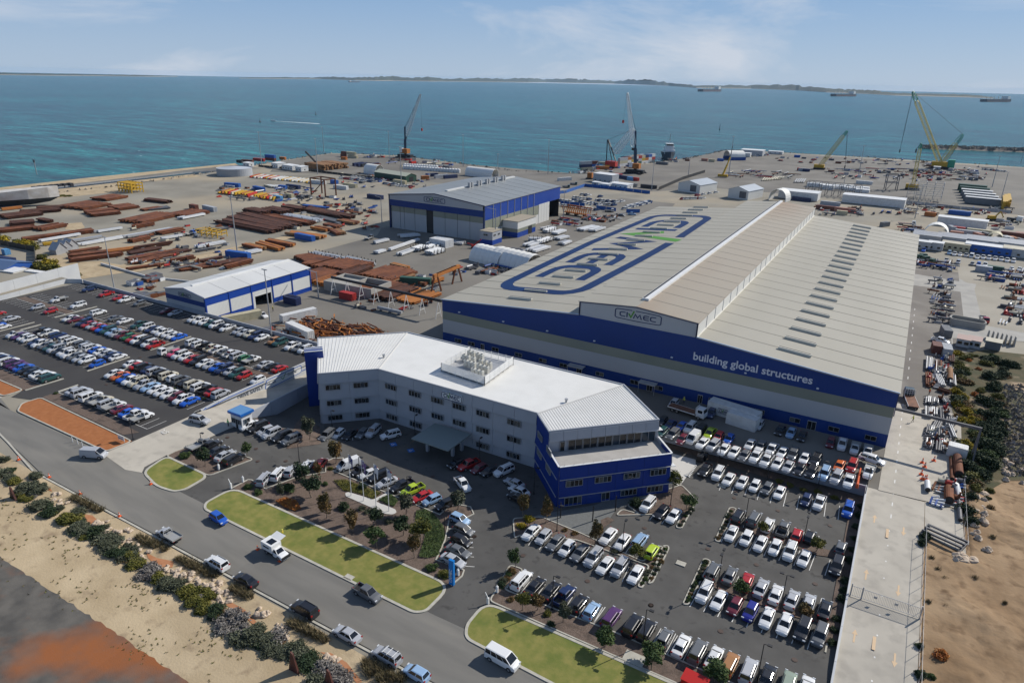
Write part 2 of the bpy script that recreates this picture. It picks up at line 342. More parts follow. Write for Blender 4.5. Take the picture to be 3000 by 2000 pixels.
lawn1=rounded(cb(822,358,955,268,1197,382,1060,460,1000,470,900,440),2)
lawn2=rounded(cc(215,600,1885,1350,1690,1545,1600,1552,0,762,5,715),3)
lawn3=rounded(cdd(275,1040,1560,1600,2300,1960,2000,2250,145,1275,150,1190),3)
for i,(p,nm)in enumerate(((lawn1,'lawn'),(lawn2,'lawn'),(lawn3,'lawn'))):
 lsheet(nm,p,.11,M_lawn)
kb=MB(M_kerb)
for p in(lawn1,lawn2,lawn3):kerb(kb,p,.45,.18,True)
beds=[cb(955,265,1100,195,1150,190,1455,285,1200,380),
  cc(215,598,330,538,360,540,465,607,700,520,925,480,925,400,980,375,1060,372,1070,440,985,470,1800,805,1895,720,2035,745,2060,800,2000,830,1870,850,1840,1000,1770,1150,1985,1230,1970,1275,1888,1345),
  cc(625,300,890,262,880,130,740,60,700,100,740,240),
  cdd(300,1030,345,960,435,795,520,825,500,860,400,950,420,965,1130,1240,1800,1530,2100,1660,2100,1780,1560,1585),
  cdd(465,620,455,490,640,480,905,590,1310,775,1400,670,1470,680,1300,945,1275,935,1350,800,1290,780,870,630,500,600),
  cdd(1130,470,1170,430,1290,465,1200,400,1380,330,1560,270,1650,360,1640,410,1560,555,1525,550,1560,460),
  cdd(1040,560,1120,500,1075,480,1030,500),
  ]
cr_=crop(1900,1400,2.613,ZL)
beds+=[cr_(508,480,620,230,650,228,672,240,575,430,545,490),cr_(262,965,420,622,450,622,475,640,350,880,305,970),
  cr_(690,380,840,390,1500,590,1515,625,1280,590,700,400),cr_(490,800,560,800,1400,1095,1415,1130,1100,1060,500,840),
  cr_(0,810,110,520,150,520,155,540,30,800),
  [(104,-21),(117.5,-21),(117.5,-66),(116,-66),(115.6,-24.5),(78,-22.6),(77.5,-20.6)],
  ]
beds+=[ca(65,1340,0,1280,0,1135,165,1217,415,1145,425,1150,160,1260)]
for i,p in enumerate(beds[:-1]):lsheet('garden_bed',p,.05+.008*i,M_mulch)
for p in(beds[0],beds[3],beds[4],beds[5],beds[7],beds[8],beds[11]):kerb(kb,rounded(p,.8,3),.22,.19,True)
kerb(kb,beds[1],.22,.19)
lotbeds=[[(-118,-42.9),(-71.5,-42.9),(-71.5,-41.6),(-118,-41.6)],[(-120,-61.3),(-71.5,-61.3),(-71.5,-59.9),(-120,-59.9)],[(-63.5,-43.2),(-25,-43.2),(-25,-41.9),(-63.5,-41.9)],
  [(-62.8,-62),(-31,-62),(-31,-60.8),(-62.8,-60.8)],[(-155,-42.9),(-123.5,-42.9),(-123.5,-41.6),(-155,-41.6)],[(-64,-82),(-29,-82.9),(-27,-80.3),(-64,-78.6)],[(-160,-82),(-72,-82.2),(-71.5,-78.4),(-160,-78.3)]]
lotbeds[0]=[(-118,-43.6),(-71.5,-43.6),(-71.5,-41.2),(-118,-41.2)];lotbeds[4]=[(-155,-43.6),(-123.5,-43.6),(-123.5,-40.9),(-155,-40.9)];lotbeds[2]=[(-63.5,-44),(-25,-44),(-25,-41.6),(-63.5,-41.6)]
for i,p in enumerate(lotbeds):lsheet('garden_bed',p,.06,M_mulch)
redp=[[(-64,-82.4),(-24.6,-83.6),(-25,-89.2),(-61,-89.2),(-64.5,-86.5)],[(-200,-82.4),(-72.2,-82.4),(-72.6,-86.8),(-200,-86)]]
for p in redp:lsheet('red_gravel_bed',p,.06,M_red);kerb(kb,rounded(p,1.2),.3,.17,True)
endk=[((-122.8,-47.8),(-122.8,-33.7)),((-123.4,-65),(-123.4,-53.7)),((-70.7,-48.6),(-70.7,-34.9)),((-70.7,-67),(-70.7,-54.9)),((-63.4,-66.9),(-63.4,-60)),((-63.9,-78.2),(-63.9,-73.3)),((-71.6,-82.2),(-70.9,-73.1)),((-119.3,-48),(-119.3,-44)),((-119.5,-60),(-119.5,-53.7)),((-64.6,-41.5),(-64.6,-37.5))]
for a,b_ in endk:kerb(kb,[a,b_],.42,.17)
kerb(kb,[(-400,-86),(-72,-87.6)],.35,.14);kerb(kb,[(-30,-101.4),(-46,-98.2),(-150,-80.2),(-400,-60.2)],.35,.10);kerb(kb,[(-27,-101.5),(60,-102),(260,-101.2)],.35,.10)
kerb(kb,[(115.9,-24),(116.3,-68)],.25,.15)
kb.build('kerbs',kind='structure')
sandp=cb(-700,0,0,245,600,585,880,730,1300,970,1620,1140,1900,1300,2400,1590,2400,2600,-700,2600)
lsheet('sand_verge',sandp,.0,M_sand)
lsheet('dark_ground',[(p.x+R.uniform(-.15,.15),p.y+R.uniform(-.18,.18))for p in densify(cb(-700,430,0,845,300,1040,700,1305,1090,1572,1500,1860),.9)]+cb(800,2600,-700,2600),.035,M_dark)
for i,p in enumerate((cb(480,600,530,605,600,670,575,690,500,640),cb(840,820,900,850,1000,870,990,905,900,900,850,850),cb(1270,1100,1330,1105,1410,1150,1480,1225,1450,1230,1390,1170,1310,1130),cb(1840,1390,1900,1395,1990,1450,2080,1560,2050,1570,1960,1470),cb(210,425,290,450,300,470,220,440))):
 lsheet('red_path',p,.04+i*.003,mat('red_path_gravel',(.36,.15,.065),.95,c2=(.42,.2,.1),scale=1))
SY0,SY1=-33.0,-78.0
def zr(y):return 0.0 if y>SY0 else max(-2.0,-2.0*(SY0-y)/(SY0-SY1))
def strip_slope(name,x0,x1,ys,dz,m,bot=-3.5):
 mb=MB(m)
 for i in range(len(ys)-1):
  a,b_=ys[i],ys[i+1]
  mb.hexa([(x0,b_,bot),(x1,b_,bot),(x1,a,bot),(x0,a,bot)],[(x0,b_,zr(b_)+dz),(x1,b_,zr(b_)+dz),(x1,a,zr(a)+dz),(x0,a,zr(a)+dz)])
 return mb.build(name,kind='structure')
strip_slope('driveway_right',117.9,127.9,[YS,SY0,SY1,-140],.03,M_conc)
strip_slope('bank_right',127.9,300,[YS,SY0,SY1,-140],0.0,M_dirt)
sheet('dirt_ground',[(134.4,YS),(300,YS),(300,50),(200,50),(150,48),(134.4,40)],.03,M_dirt)
sheet('lay_down_slab',[(127.95,YS+.2),(134.0,YS+.2),(134.2,-34.3),(128.0,-31.5)],.07,M_conc)
rs_=[(G(-24.4,-65.8,.06),G(-13.4,-63.8,.06)),(Gz(-24.4,-46,.7),Gz(-13.4,-46,.7)),(Gz(-24.4,-36,.1),Gz(-13.4,-36,.1)),(Gz(-24.4,YS,.06),Gz(-13.4,YS,.06))]
lo=Vector((0,0,4));rm_=MB(M_conc)
for(a,b_),(c,d)in zip(rs_[:-1],rs_[1:]):rm_.hexa([a-lo,b_-lo,d-lo,c-lo],[a,b_,d,c])
rm_.build('ramp',kind='structure')
lines=MB(M_white)
def ml(x0,y0,x1,y1,w=.12,dz=.04):
 d=Vector((x1-x0,y1-y0,0)).normalized();s=Vector((-d.y,d.x,0))*w/2
 P=[Vector((p.x,p.y))for p in densify([(x0,y0),(x1,y1)],6)]
 for a,b_ in zip(P[:-1],P[1:]):
  lines.add([G(a.x-s.x,a.y-s.y,dz),G(b_.x-s.x,b_.y-s.y,dz),G(b_.x+s.x,b_.y+s.y,dz),G(a.x+s.x,a.y+s.y,dz)],[(0,1,2,3)])
def bays(x0,x1,n,ya,yb,ends=None):
 for i in range(n+1):ml(x0+(x1-x0)*i/n,ya,x0+(x1-x0)*i/n,yb)
 if ends is not None:ml(x0,ends,x1,ends)
bays(-117.5,-71.5,17,-48.6,-43.7);bays(-117.5,-71.5,17,-41,-36,-40.9);bays(-155,-123.6,12,-48.3,-43.8,-43.9);bays(-153,-123.6,11,-40.5,-35.8,-40.4)
bays(-119,-71.5,18,-66.2,-61.4);bays(-119,-71.5,18,-59.8,-54.8,-60);bays(-63,-25.5,14,-49,-44);bays(-63,-25.5,14,-41.2,-36.2,-41.5)
bays(-62.5,-25.5,14,-67.3,-62.2);bays(-62.5,-25.5,14,-60.6,-55.6,-60.8);bays(-63.5,-27,14,-78.4,-73.6,-78.4);bays(-110,-71.5,15,-78.2,-73.4,-78.2)
bays(-156,-27,50,-26.7,-21.7,-21.5);bays(-155,-123.8,12,-59.5,-54);bays(-155,-123.8,12,-66,-61)
# ------------------------------------------------------------------ lettering helpers
def stroke2(mb,pts,t,f,m=0,th=.05):
 """thick polyline in logo space (u,v) mapped by f(u,v,h) to 3D, real thickness"""
 n=len(pts);P=[Vector((p[0],p[1]))for p in pts];Lf=[];Rt=[]
 closed=(P[0]-P[-1]).length<1e-6
 if closed:P=P[:-1];n -= 1
 for i in range(n):
  a=P[i-1]if(i>0 or closed)else P[i];b=P[(i+1)%n]if(i<n-1 or closed)else P[i]
  d1=P[i]-a;d2=b-P[i];u1=d1.normalized()if d1.length>1e-6 else Vector((0,0));u2=d2.normalized()if d2.length>1e-6 else Vector((0,0))
  d=(u1+u2).normalized();s=Vector((-d.y,d.x));r=u2 if u2.length>0 else u1
  k=1/max(.5,abs(d.dot(r)))
  Lf.append(P[i]+s*t/2*k);Rt.append(P[i]-s*t/2*k)
 for i in range(n if closed else n-1):
  j=(i+1)%n
  q=[Rt[i],Rt[j],Lf[j],Lf[i]]
  mb.hexa([f(p.x,p.y,0)for p in q],[f(p.x,p.y,th)for p in q],m)
def arc(cx,cy,rx,ry,a0,a1,n=6):
 return[(cx+rx*math.cos(math.radians(a0+(a1-a0)*i/n)),cy+ry*math.sin(math.radians(a0+(a1-a0)*i/n)))for i in range(n+1)]
def cee(x):
 return[(x+.95,.98)]+arc(x+.40,.70,.33,.28,90,180,4)+arc(x+.40,.30,.33,.28,180,270,4)+[(x+.95,.02)]
def logo(mb,f,h=1.0,m=0,mg=1,border=True,bt=.17,lt=.21,mv=.58,th=.05):
 """oval-cornered frame with the six letters; the third one is a tick that breaks the frame"""
 x=0
 stroke2(mb,cee(0),lt,f,m,th)
 stroke2(mb,[(1.22,-.09),(1.22,1.09)],lt,f,m,th)
 stroke2(mb,[(1.50,.85),(1.86,.02),(2.35,1.62)],lt*1.25,f,mg,th)
 stroke2(mb,[(2.30,-.09),(2.58,.93),(2.95,.2),(3.32,.93),(3.60,-.09)],lt*.95,f,m,th)
 stroke2(mb,[(4.80,.98),(4.30,.98)]+arc(4.28,.70,.33,.28,90,180,3)+arc(4.28,.30,.33,.28,180,270,3)+[(4.80,.02)],lt,f,m,th)
 stroke2(mb,[(4.0,.5),(4.75,.5)],lt*.9,f,m,th)
 stroke2(mb,cee(5.0),lt,f,m,th)
 if border:
  x0,x1,y0,y1=-.75,6.75,-mv,1+mv
  top=[(2.62,y1+.06)]+[(2.62+(x1-.5-2.62)*i/4,y1+.06-.12*(i/4)**2)for i in range(1,4)]+arc(x1-.45,y1-.45,.45,.4,80,0,4)
  bot=arc(x1-.45,y0+.45,.45,.4,0,-80,4)+[(3,y0-.06)]+arc(x0+.45,y0+.45,.45,.4,-100,-180,4)
  end=arc(x0+.45,y1-.45,.45,.4,180,100,4)+[(2.0,y1+.06)]
  stroke2(mb,top+bot+end,bt,f,m,th)
def text_mesh(name,s,size,mtl,M,parent,bold=.012,ext=.03,align='LEFT',**kw):
 cu=bpy.data.curves.new(name,'FONT');cu.body=s;cu.size=size;cu.extrude=ext;cu.offset=bold*size;cu.align_x=align;cu.resolution_u=3
 o=bpy.data.objects.new(name,cu);COL.objects.link(o);bpy.context.view_layer.update()
 me=bpy.data.meshes.new_from_object(o);bpy.data.objects.remove(o);me.transform(M);me.materials.clear();me.materials.append(mtl);me.name=name
 o2=bpy.data.objects.new(name,me);COL.objects.link(o2);o2.parent=parent;return tag(o2,**kw)
def face_M(origin,xdir,ydir):
 x=Vector(xdir).normalized();y=Vector(ydir).normalized();z=x.cross(y);M=Matrix.Identity(4)
 for i in range(3):M[i][0]=x[i];M[i][1]=y[i];M[i][2]=z[i];M[i][3]=origin[i]
 return M
GL=[M_glass,M_glass,mat('glass_bluish',(.03,.045,.06),.1),mat('glass_blind',(.10,.10,.09),.35),M_glass]
def window(parent,O,xd,w,h,n,name='window',depth=.10,fm=None,lab=None,sill=False):
 """glazed unit: frame with n mullions, one pane child per light. O = lower-left corner, xd = unit dir along wall"""
 xd=Vector(xd);up=Vector((0,0,1));nn=xd.cross(up);O=Vector(O);fm=fm or M_alu;t=.05
 mb=MB(fm)
 def bx(u0,u1,v0,v1,d0=0,d1=depth):
  p=lambda u,v,d:O+xd*u+up*v+nn*d
  mb.hexa([p(u0,v0,d0),p(u1,v0,d0),p(u1,v0,d1),p(u0,v0,d1)],[p(u0,v1,d0),p(u1,v1,d0),p(u1,v1,d1),p(u0,v1,d1)])
 bx(0,w,0,t);bx(0,w,h-t,h);bx(0,t,t,h-t);bx(w-t,w,t,h-t)
 for i in range(1,n):bx(w*i/n-t/2,w*i/n+t/2,t,h-t)
 fr=mb.build(name,parent)
 for i in range(n):
  g=MB(R.choice(GL));u0=w*i/n+(t/2 if i else t);u1=w*(i+1)/n-(t/2 if i<n-1 else t)
  p=lambda u,v,d:O+xd*u+up*v+nn*d
  g.hexa([p(u0,t,.01),p(u1,t,.01),p(u1,t,.05),p(u0,t,.05)],[p(u0,h-t,.01),p(u1,h-t,.01),p(u1,h-t,.05),p(u0,h-t,.05)]);g.build('pane',fr)
 return fr
# ------------------------------------------------------------------ the big workshop
HE,Z1,Z3,Z2,X1,ZB,ZT,ZP,SW,SLN=13.32,3.14,7.26,9.82,44.3,16.98,20.71,22.03,120.0,196.0
big=thing('workshop_building','huge blue and white workshop hall with raised centre roof and lettering on its front','workshop')
X2=SW-X1;NB=24;BY=SLN/NB;rs=(ZB-HE)/X1;rp=(ZP-ZT)/(60-X1)
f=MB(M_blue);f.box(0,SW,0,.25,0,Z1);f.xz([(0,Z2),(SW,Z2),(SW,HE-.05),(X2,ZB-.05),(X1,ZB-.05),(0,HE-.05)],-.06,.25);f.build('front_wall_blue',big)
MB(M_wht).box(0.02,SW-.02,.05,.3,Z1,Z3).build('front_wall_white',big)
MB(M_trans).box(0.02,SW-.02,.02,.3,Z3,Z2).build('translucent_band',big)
MB(M_wht).xz([(X1+.25,ZB-.05),(X2-.25,ZB-.05),(X2-.25,ZT-.25),(60,ZP-.25),(X1+.25,ZT-.25)],-.02,.2).build('gable_panel',big)
tr=MB(M_navy)
for a,b_ in(((X1,ZT-.15),(60,ZP-.15)),((60,ZP-.15),(X2,ZT-.15))):tr.bar((a[0],-.12,a[1]),(b_[0],-.12,b_[1]),.3,.38)
for x in(X1+.13,X2-.13):tr.box(x-.16,x+.16,-.14,.1,ZB-.1,ZT)
tr.build('gable_trim',big)
e=MB(mat('eave_flashing',(.30,.42,.62),.5))
for a,b_ in(((-.3,HE-.03),(X1,ZB+.02)),((X2,ZB+.02),(SW+.3,HE-.03))):e.bar((a[0],-.14,a[1]+.08),(b_[0],-.14,b_[1]+.08),.2,.22)
e.build('front_flashing',big)
sd=MB(M_blueS,M_whtS)
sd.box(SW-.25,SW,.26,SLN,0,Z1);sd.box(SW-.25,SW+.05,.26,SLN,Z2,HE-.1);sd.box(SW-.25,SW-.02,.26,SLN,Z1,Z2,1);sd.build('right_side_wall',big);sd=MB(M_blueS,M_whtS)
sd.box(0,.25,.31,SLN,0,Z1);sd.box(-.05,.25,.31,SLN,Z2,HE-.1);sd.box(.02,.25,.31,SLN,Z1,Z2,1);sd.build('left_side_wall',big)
bk=MB(M_whtS);bk.xz([(0.3,0),(SW-.3,0),(SW-.3,HE-.2),(X2,ZB-.2),(X2,ZT-.2),(60,ZP-.2),(X1,ZT-.2),(X1,ZB-.2),(.3,HE-.2)],SLN-.3,SLN).build('rear_wall',big)
dp=MB(M_navy)
for i in range(13):dp.box(SW+.02,SW+.2,i*SLN/12-.08,i*SLN/12+.08,Z2-2,HE-.2)
dp.build('downpipes',big)
def roofstrip(xa,za,xb,zb,name,m,y0=-.3):
 for i in range(NB):
  a=i*BY+(y0 if i==0 else .06);b_=(i+1)*BY-(.06 if i<NB-1 else-.3)
  q=MB(m);q.hexa([(xa,a,za-.1),(xb,a,zb-.1),(xb,b_,zb-.1),(xa,b_,za-.1)],[(xa,a,za+.06),(xb,a,zb+.06),(xb,b_,zb+.02),(xa,b_,za+.02)]);q.build(name,big)
roofstrip(-.4,HE-.033,X1,ZB,'roof_sheet',M_roofg)
roofstrip(X2,ZB,SW+.4,HE-.033,'roof_sheet',M_roofg)
roofstrip(X1-.3,ZT-.02,60,ZP,'roof_sheet',M_roofg)
roofstrip(60,ZP,X2+.3,ZT-.02,'roof_sheet',M_roofr)
lap=MB(mat('lap_flashing',(.235,.22,.18),.6))
for i in range(1,NB):
 y=i*BY
 for xa,za,xb,zb in((-.4,HE,X1,ZB),(X2,ZB,SW+.4,HE),(X1-.2,ZT,59.4,ZP-.05),(60.6,ZP-.05,X2+.2,ZT)):
  lap.hexa([(xa,y-.11,za-.08),(xb,y-.11,zb-.08),(xb,y+.11,zb-.08),(xa,y+.11,za-.08)],[(xa,y-.11,za+.05),(xb,y-.11,zb+.05),(xb,y+.11,zb+.05),(xa,y+.11,za+.05)])
lap.build('roof_laps',big)
for i in range(NB):
 MB(M_whtS).box(X2-.16,X2,i*BY+.14,(i+1)*BY-.14,ZB-.05,ZT-.1).build('clerestory_panel',big)
 MB(M_whtS).box(X1,X1+.16,i*BY+.14,(i+1)*BY-.14,ZB-.05,ZT-.1).build('clerestory_panel',big)
ps=MB(M_navy)
for i in range(NB+1):
 for x in(X1+.02,X2-.1):ps.box(x-.1,x+.16,i*BY-.14,i*BY+.14,ZB-.1,ZT-.08)
ps.box(X2+.0,X2+.22,-.1,SLN,ZT-.16,ZT-.04);ps.build('clerestory_posts',big)
MB(mat('pale_gutter',(.62,.60,.53),.5)).box(X2,X2+.3,.1,SLN,ZB-.1,ZB+.1).build('roof_gutter',big)
rv=MB(M_lt,M_black)
rv.box(59.1,60.9,6,SLN-.5,ZP-.1,ZP+.55,0);rv.box(59.25,59.75,6.3,SLN-.8,ZP+.55,ZP+.62,1);rv.build('ridge_vent',big)
vm=MB(M_cream,M_black);h=1.05
def vent_mesh(s):
 v=MB(mat('roof_vent_steel',(.60,.58,.50),.5),M_black);sl_=rs*s
 z=lambda x:sl_*x
 v.hexa([(-3.7,-.35,z(-3.7)),(3.7,-.35,z(3.7)),(3.7,.35,z(3.7)),(-3.7,.35,z(-3.7))],[(-3.7,-.35,z(-3.7)+.62),(3.7,-.35,z(3.7)+.62),(3.7,.35,z(3.7)+.62),(-3.7,.35,z(-3.7)+.62)])
 v.hexa([(-3.6,.06,z(-3.6)+.60),(3.6,.06,z(3.6)+.60),(3.6,.34,z(3.6)+.60),(-3.6,.34,z(-3.6)+.60)],[(-3.6,.06,z(-3.6)+.66),(3.6,.06,z(3.6)+.66),(3.6,.34,z(3.6)+.66),(-3.6,.34,z(-3.6)+.66)],1)
 v.tube((3.7,0,z(3.7)+.38),(3.85,0,z(3.85)+.38),.34,8)
 return v.mesh('roof_vent')
vr,vl=vent_mesh(-1),vent_mesh(1)
for i in range(22):inst('roof_vent',vr,big,(97.3,7.2+i*8.62,HE+rs*(SW-97.3)+.04))
for i in range(21):inst('roof_vent',vl,big,(21.9,8.0+i*9.36,HE+rs*21.9+.04))
lg=MB(M_navy,M_green)
s_=1.72
def frontf(u,v,hh):return(55.6+u*1.62,-.04-hh,18.85+v*1.12)
logo(lg,frontf,mv=.62,th=.06);lg.build('front_logo',big)
lr=MB(M_logo,M_green)
def rooff(u,v,hh):
 y=167.6-(u+.75)*19.9;x=13.7+v*15.2
 return(x,y,HE+rs*x+.075+hh*.25)
logo(lr,rooff,mv=.43,bt=.235,lt=.215,th=.04,mg=1);lr.build('roof_logo',big)
text_mesh('front_lettering','building global structures',2.72,mat('lettering_grey',(.62,.63,.66),.5),face_M((75.4,-.12,11.25),(1,0,-.0),(0,0,1)),big,bold=.016,ext=.04)
for x in(4.5,9.2,17.5,25.2,33.0,39.4,50.2,60.0,66.5,80.5,85.9,91.6,99.6,108.0,115.6):
 window(big,(x,-.12,1.0),(1,0,0),2.3,1.15,2,name='window')
for x,w in((13.6,1.2),(44.5,1.6),(64.5,1.6),(77.8,1.2),(103.5,1.9)):
 d=MB(M_alu,M_glass);d.box(x,x+w,-.14,.02,.0,2.3);d.box(x+.1,x+w/2-.05,-.17,-.13,.15,2.15,1);d.box(x+w/2+.05,x+w-.1,-.17,-.13,.15,2.15,1);d.build('door',big)
for x in(42.6,62.8):
 aw=MB(M_galv);aw.box(x,x+4.6,-2.3,-.15,2.75,2.85);aw.box(x,x+4.6,-2.35,-2.2,2.6,2.9);aw.tube((x+.2,-2.2,0),(x+.2,-2.2,2.7),.06);aw.tube((x+4.4,-2.2,0),(x+4.4,-2.2,2.7),.06);aw.build('awning',big)
for i,x in enumerate((6,21,35,49,70,88,104)):
 q=MB(M_lt);q.box(x,x+.5,-.5,-.07,10.5+(0),10.75);q.build('wall_lamp',big)
# ------------------------------------------------------------------ office building
off=thing('office_building','white three-storey angled office block with a blue terrace wing and bright white roof','office building')
ZR=10.5
P=dict(LF=(4.4,-54.9),LB=(-12.3,-38.2),BF=(14.1,-45.4),BB=(4.2,-22.0),MF=(56.4,-45.4),RB=(66.2,-22.4),B1=(66.9,-55.9),B2=(83.3,-39.5),T1=(62.0,-51.0),T2=(78.6,-34.6))
def off2(a,b,d):
 v=Vector((b[0]-a[0],b[1]-a[1])).normalized();n_=Vector((v.y,-v.x))*d
 return(a[0]+n_.x,a[1]+n_.y),(b[0]+n_.x,b[1]+n_.y)
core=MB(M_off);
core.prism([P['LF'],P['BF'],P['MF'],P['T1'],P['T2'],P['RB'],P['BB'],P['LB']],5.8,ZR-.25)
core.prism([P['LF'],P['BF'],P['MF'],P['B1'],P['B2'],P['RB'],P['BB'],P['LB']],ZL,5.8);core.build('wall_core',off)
def storeys(a,b,levels,m,name='wall_panel',npan=1,d0=.10,d1=.42):
 A=Vector((*a,0));B=Vector((*b,0));v=(B-A).normalized();nn=Vector((v.y,-v.x,0));Ln=(B-A).length
 for(z0,z1)in levels:
  for k in range(npan):
   p0=A+v*(Ln*k/npan+.03);p1=A+v*(Ln*(k+1)/npan-.03)
   q=MB(m);q.hexa([p0+nn*d1+Vector((0,0,z0)),p1+nn*d1+Vector((0,0,z0)),p1+Vector((0,0,z0)),p0+Vector((0,0,z0))],[p0+nn*d0+Vector((0,0,z1)),p1+nn*d0+Vector((0,0,z1)),p1+Vector((0,0,z1)),p0+Vector((0,0,z1))]);q.build(name,off)
LV=[(8.75,ZR-.02),(4.55,8.70),(.35,4.50),(ZL,.30)]
LV=[(8.15,ZR-.02),(4.15,8.10),(.25,4.10),(ZL,.20)]
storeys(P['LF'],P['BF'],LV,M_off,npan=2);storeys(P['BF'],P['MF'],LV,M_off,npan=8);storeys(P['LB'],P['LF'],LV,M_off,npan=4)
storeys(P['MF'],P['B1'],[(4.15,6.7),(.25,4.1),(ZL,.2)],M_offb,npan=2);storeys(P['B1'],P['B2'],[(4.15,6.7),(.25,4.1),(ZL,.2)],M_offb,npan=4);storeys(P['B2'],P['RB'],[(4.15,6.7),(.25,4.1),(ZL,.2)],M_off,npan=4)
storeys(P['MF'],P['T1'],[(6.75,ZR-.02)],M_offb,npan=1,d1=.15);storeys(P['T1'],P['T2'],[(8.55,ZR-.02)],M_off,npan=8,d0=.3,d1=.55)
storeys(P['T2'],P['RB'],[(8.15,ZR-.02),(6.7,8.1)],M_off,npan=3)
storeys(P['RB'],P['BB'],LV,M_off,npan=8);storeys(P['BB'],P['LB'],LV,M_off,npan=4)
lm=MB(M_alu)
def ledge(a,b,z,d=.46,e=1.1):
 A,B=off2(a,b,d);v=Vector((B[0]-A[0],B[1]-A[1])).normalized()*.0
 lm.bar((A[0]-v.x,A[1]-v.y,z),(B[0],B[1],z),.14,.12)
for a,b_ in(('MF','B1'),('B1','B2')):
 for z in(4.1,.2):ledge(P[a],P[b_],z,.5)
lm.build('wall_flashing',off)
for pt in(P['T2'],P['B2']):
 for z in((8.5,)if pt is P['T2']else(4.1,.2)):
  q=MB(M_lt);x,y=pt;q.prism([(x-3.2,y-3.9),(x+1.1,y+.1),(x+.1,y+1.0),(x-.2,y-.2)],z-.05,z+.06).build('corner_canopy',off)
def wall_windows(a,b,us,zs,w=3.3,h=1.35,n=4,fm=None,d=None):
 A=Vector((*a,0));B=Vector((*b,0));v=(B-A).normalized();nn=Vector((v.y,-v.x,0))
 for z in zs:
  for u in us:window(off,A+v*u+nn*(d if d is not None else .26)+Vector((0,0,z)),v,w,h,n,depth=.22,fm=fm)
ZW=(6.05,2.1,-1.45)
ZW=(6.45,2.45,-1.35)
wall_windows(P['LF'],P['BF'],(1.4,7.7),ZW,d=.30)
us=(3.0,9.3,15.1,20.8,26.7,33.8);Lm=42.3
wall_windows(P['BF'],P['MF'],(2.2,9.2,15.5,21.4,27.6,35.4),ZW[:2],d=.27)
wall_windows(P['BF'],P['MF'],(2.2,9.2,27.6,35.4),ZW[2:],d=.34)
wall_windows(P['MF'],P['B1'],(2.0,8.0),ZW[:2],w=2.8,d=.27)
wall_windows(P['B1'],P['B2'],(1.3,7.2,13.2,18.8),(2.35,),w=3.4,d=.27)
wall_windows(P['B1'],P['B2'],(12.8,18.4),(-1.35,),w=3.4,d=.34)
wall_windows(P['B1'],P['B2'],(1.2,),(-1.9,),w=3.5,h=1.95,d=.3);wall_windows(P['B1'],P['B2'],(8.8,),(-1.9,),w=1.7,h=1.95,n=2,d=.3)
A=Vector((*P['T1'],0));B=Vector((*P['T2'],0));v=(B-A).normalized();nn=Vector((v.y,-v.x,0))
for k in range(6):window(off,A+v*(4.0+3.15*k)+nn*.12+Vector((0,0,6.0)),v,3.0,2.35,2,name='terrace_window',depth=.2)
window(off,A+v*2.3+nn*.12+Vector((0,0,5.95)),v,1.0,2.2,1,name='terrace_door',depth=.2)
t1,t2=Vector((*P['B1'],0)),Vector((*P['B2'],0))
MB(mat('terrace_floor',(.36,.34,.31),.85,c2=(.41,.39,.36),scale=.5)).prism([P['T1'],P['B1'],P['B2'],P['T2']],5.8,5.9).build('terrace_floor',off)
pr=MB(M_offb,M_lt)
for a,b_ in((P['MF'],P['B1']),(P['B1'],P['B2']),(P['B2'],P['RB'])):
 v2=Vector((b_[0]-a[0],b_[1]-a[1],0)).normalized();n2=Vector((-v2.y,v2.x,0))*.12
 A_=Vector((*a,0))+n2;B_=Vector((*b_,0))+n2
 if a==P['MF']:A_=Vector((*P['T1'],0))+n2
 if b_==P['RB']:B_=Vector((*P['T2'],0))+Vector((.1,0,0))
 pr.bar(A_+Vector((0,0,6.25)),B_+Vector((0,0,6.25)),.2,.88);pr.bar(A_-n2*1.6+Vector((0,0,6.76)),B_-n2*1.6+Vector((0,0,6.76)),.36,.1,1)
pr.build('parapet',off)
hr=MB(M_galv)
for k in range(12):
 p=t1.lerp(t2,(k+.5)/12);hr.tube(p+Vector((0,0,6.8)),p+Vector((0,0,7.15)),.03,4)
hr.build('parapet_fittings',off)
rz={k:(*P[k],ZR)for k in('LF','LB','BF','BB','MF','RB','T1','T2')}
def rf(keys,m,name):
 q=MB(m);pts=[Vector(rz[k])for k in keys];q.prism([(p.x,p.y)for p in pts],ZR-.2,ZR+.08);return q.build(name,off)
M_rwL=mat('office_roof_rib_a',(.86,.86,.84),.42)
rf(('LF','BF','BB','LB'),M_roofw,'roof_left');
rf(('BF','MF','RB','BB'),M_roofw,'roof_middle');rf(('MF','T1','T2','RB'),M_roofw,'roof_right')
def ribs(name,a,b,c,d,pitch,m):
 a,b,c,d=[Vector((*p,0))for p in(a,b,c,d)];n_=int((b-a).length/pitch);q=MB(m)
 for i in range(1,n_):
  p=a.lerp(b,i/n_);e=d.lerp(c,i/n_);q.bar(p+Vector((0,0,ZR+.1)),e+Vector((0,0,ZR+.1)),.12,.07)
 return q.build(name,off)
M_rib=mat('roof_rib_steel',(.56,.55,.52),.6)
ribs('roof_rib_lines',P['LF'],P['BF'],P['BB'],P['LB'],.55,M_rib)
ribs('roof_rib_lines',P['MF'],P['RB'],P['T2'],P['T1'],.62,M_rib)
ed=MB(M_off)
loop=[P[k]for k in('LF','BF','MF','T1','T2','RB','BB','LB')]
ribbon(ed,loop,.3,.34,ZR-.05,closed=True,off=0);ed.build('roof_edge',off)
hp=MB(M_rib);hp.bar((*P['BF'],ZR+.14),(*P['BB'],ZR+.14),.35,.12);hp.bar((*P['MF'],ZR+.14),(*P['RB'],ZR+.14),.35,.12);hp.build('roof_hip_caps',off)
px0,px1,py0,py1=29.0,41.6,-42.6,-30.2
q=[at(965*1,0,0)]
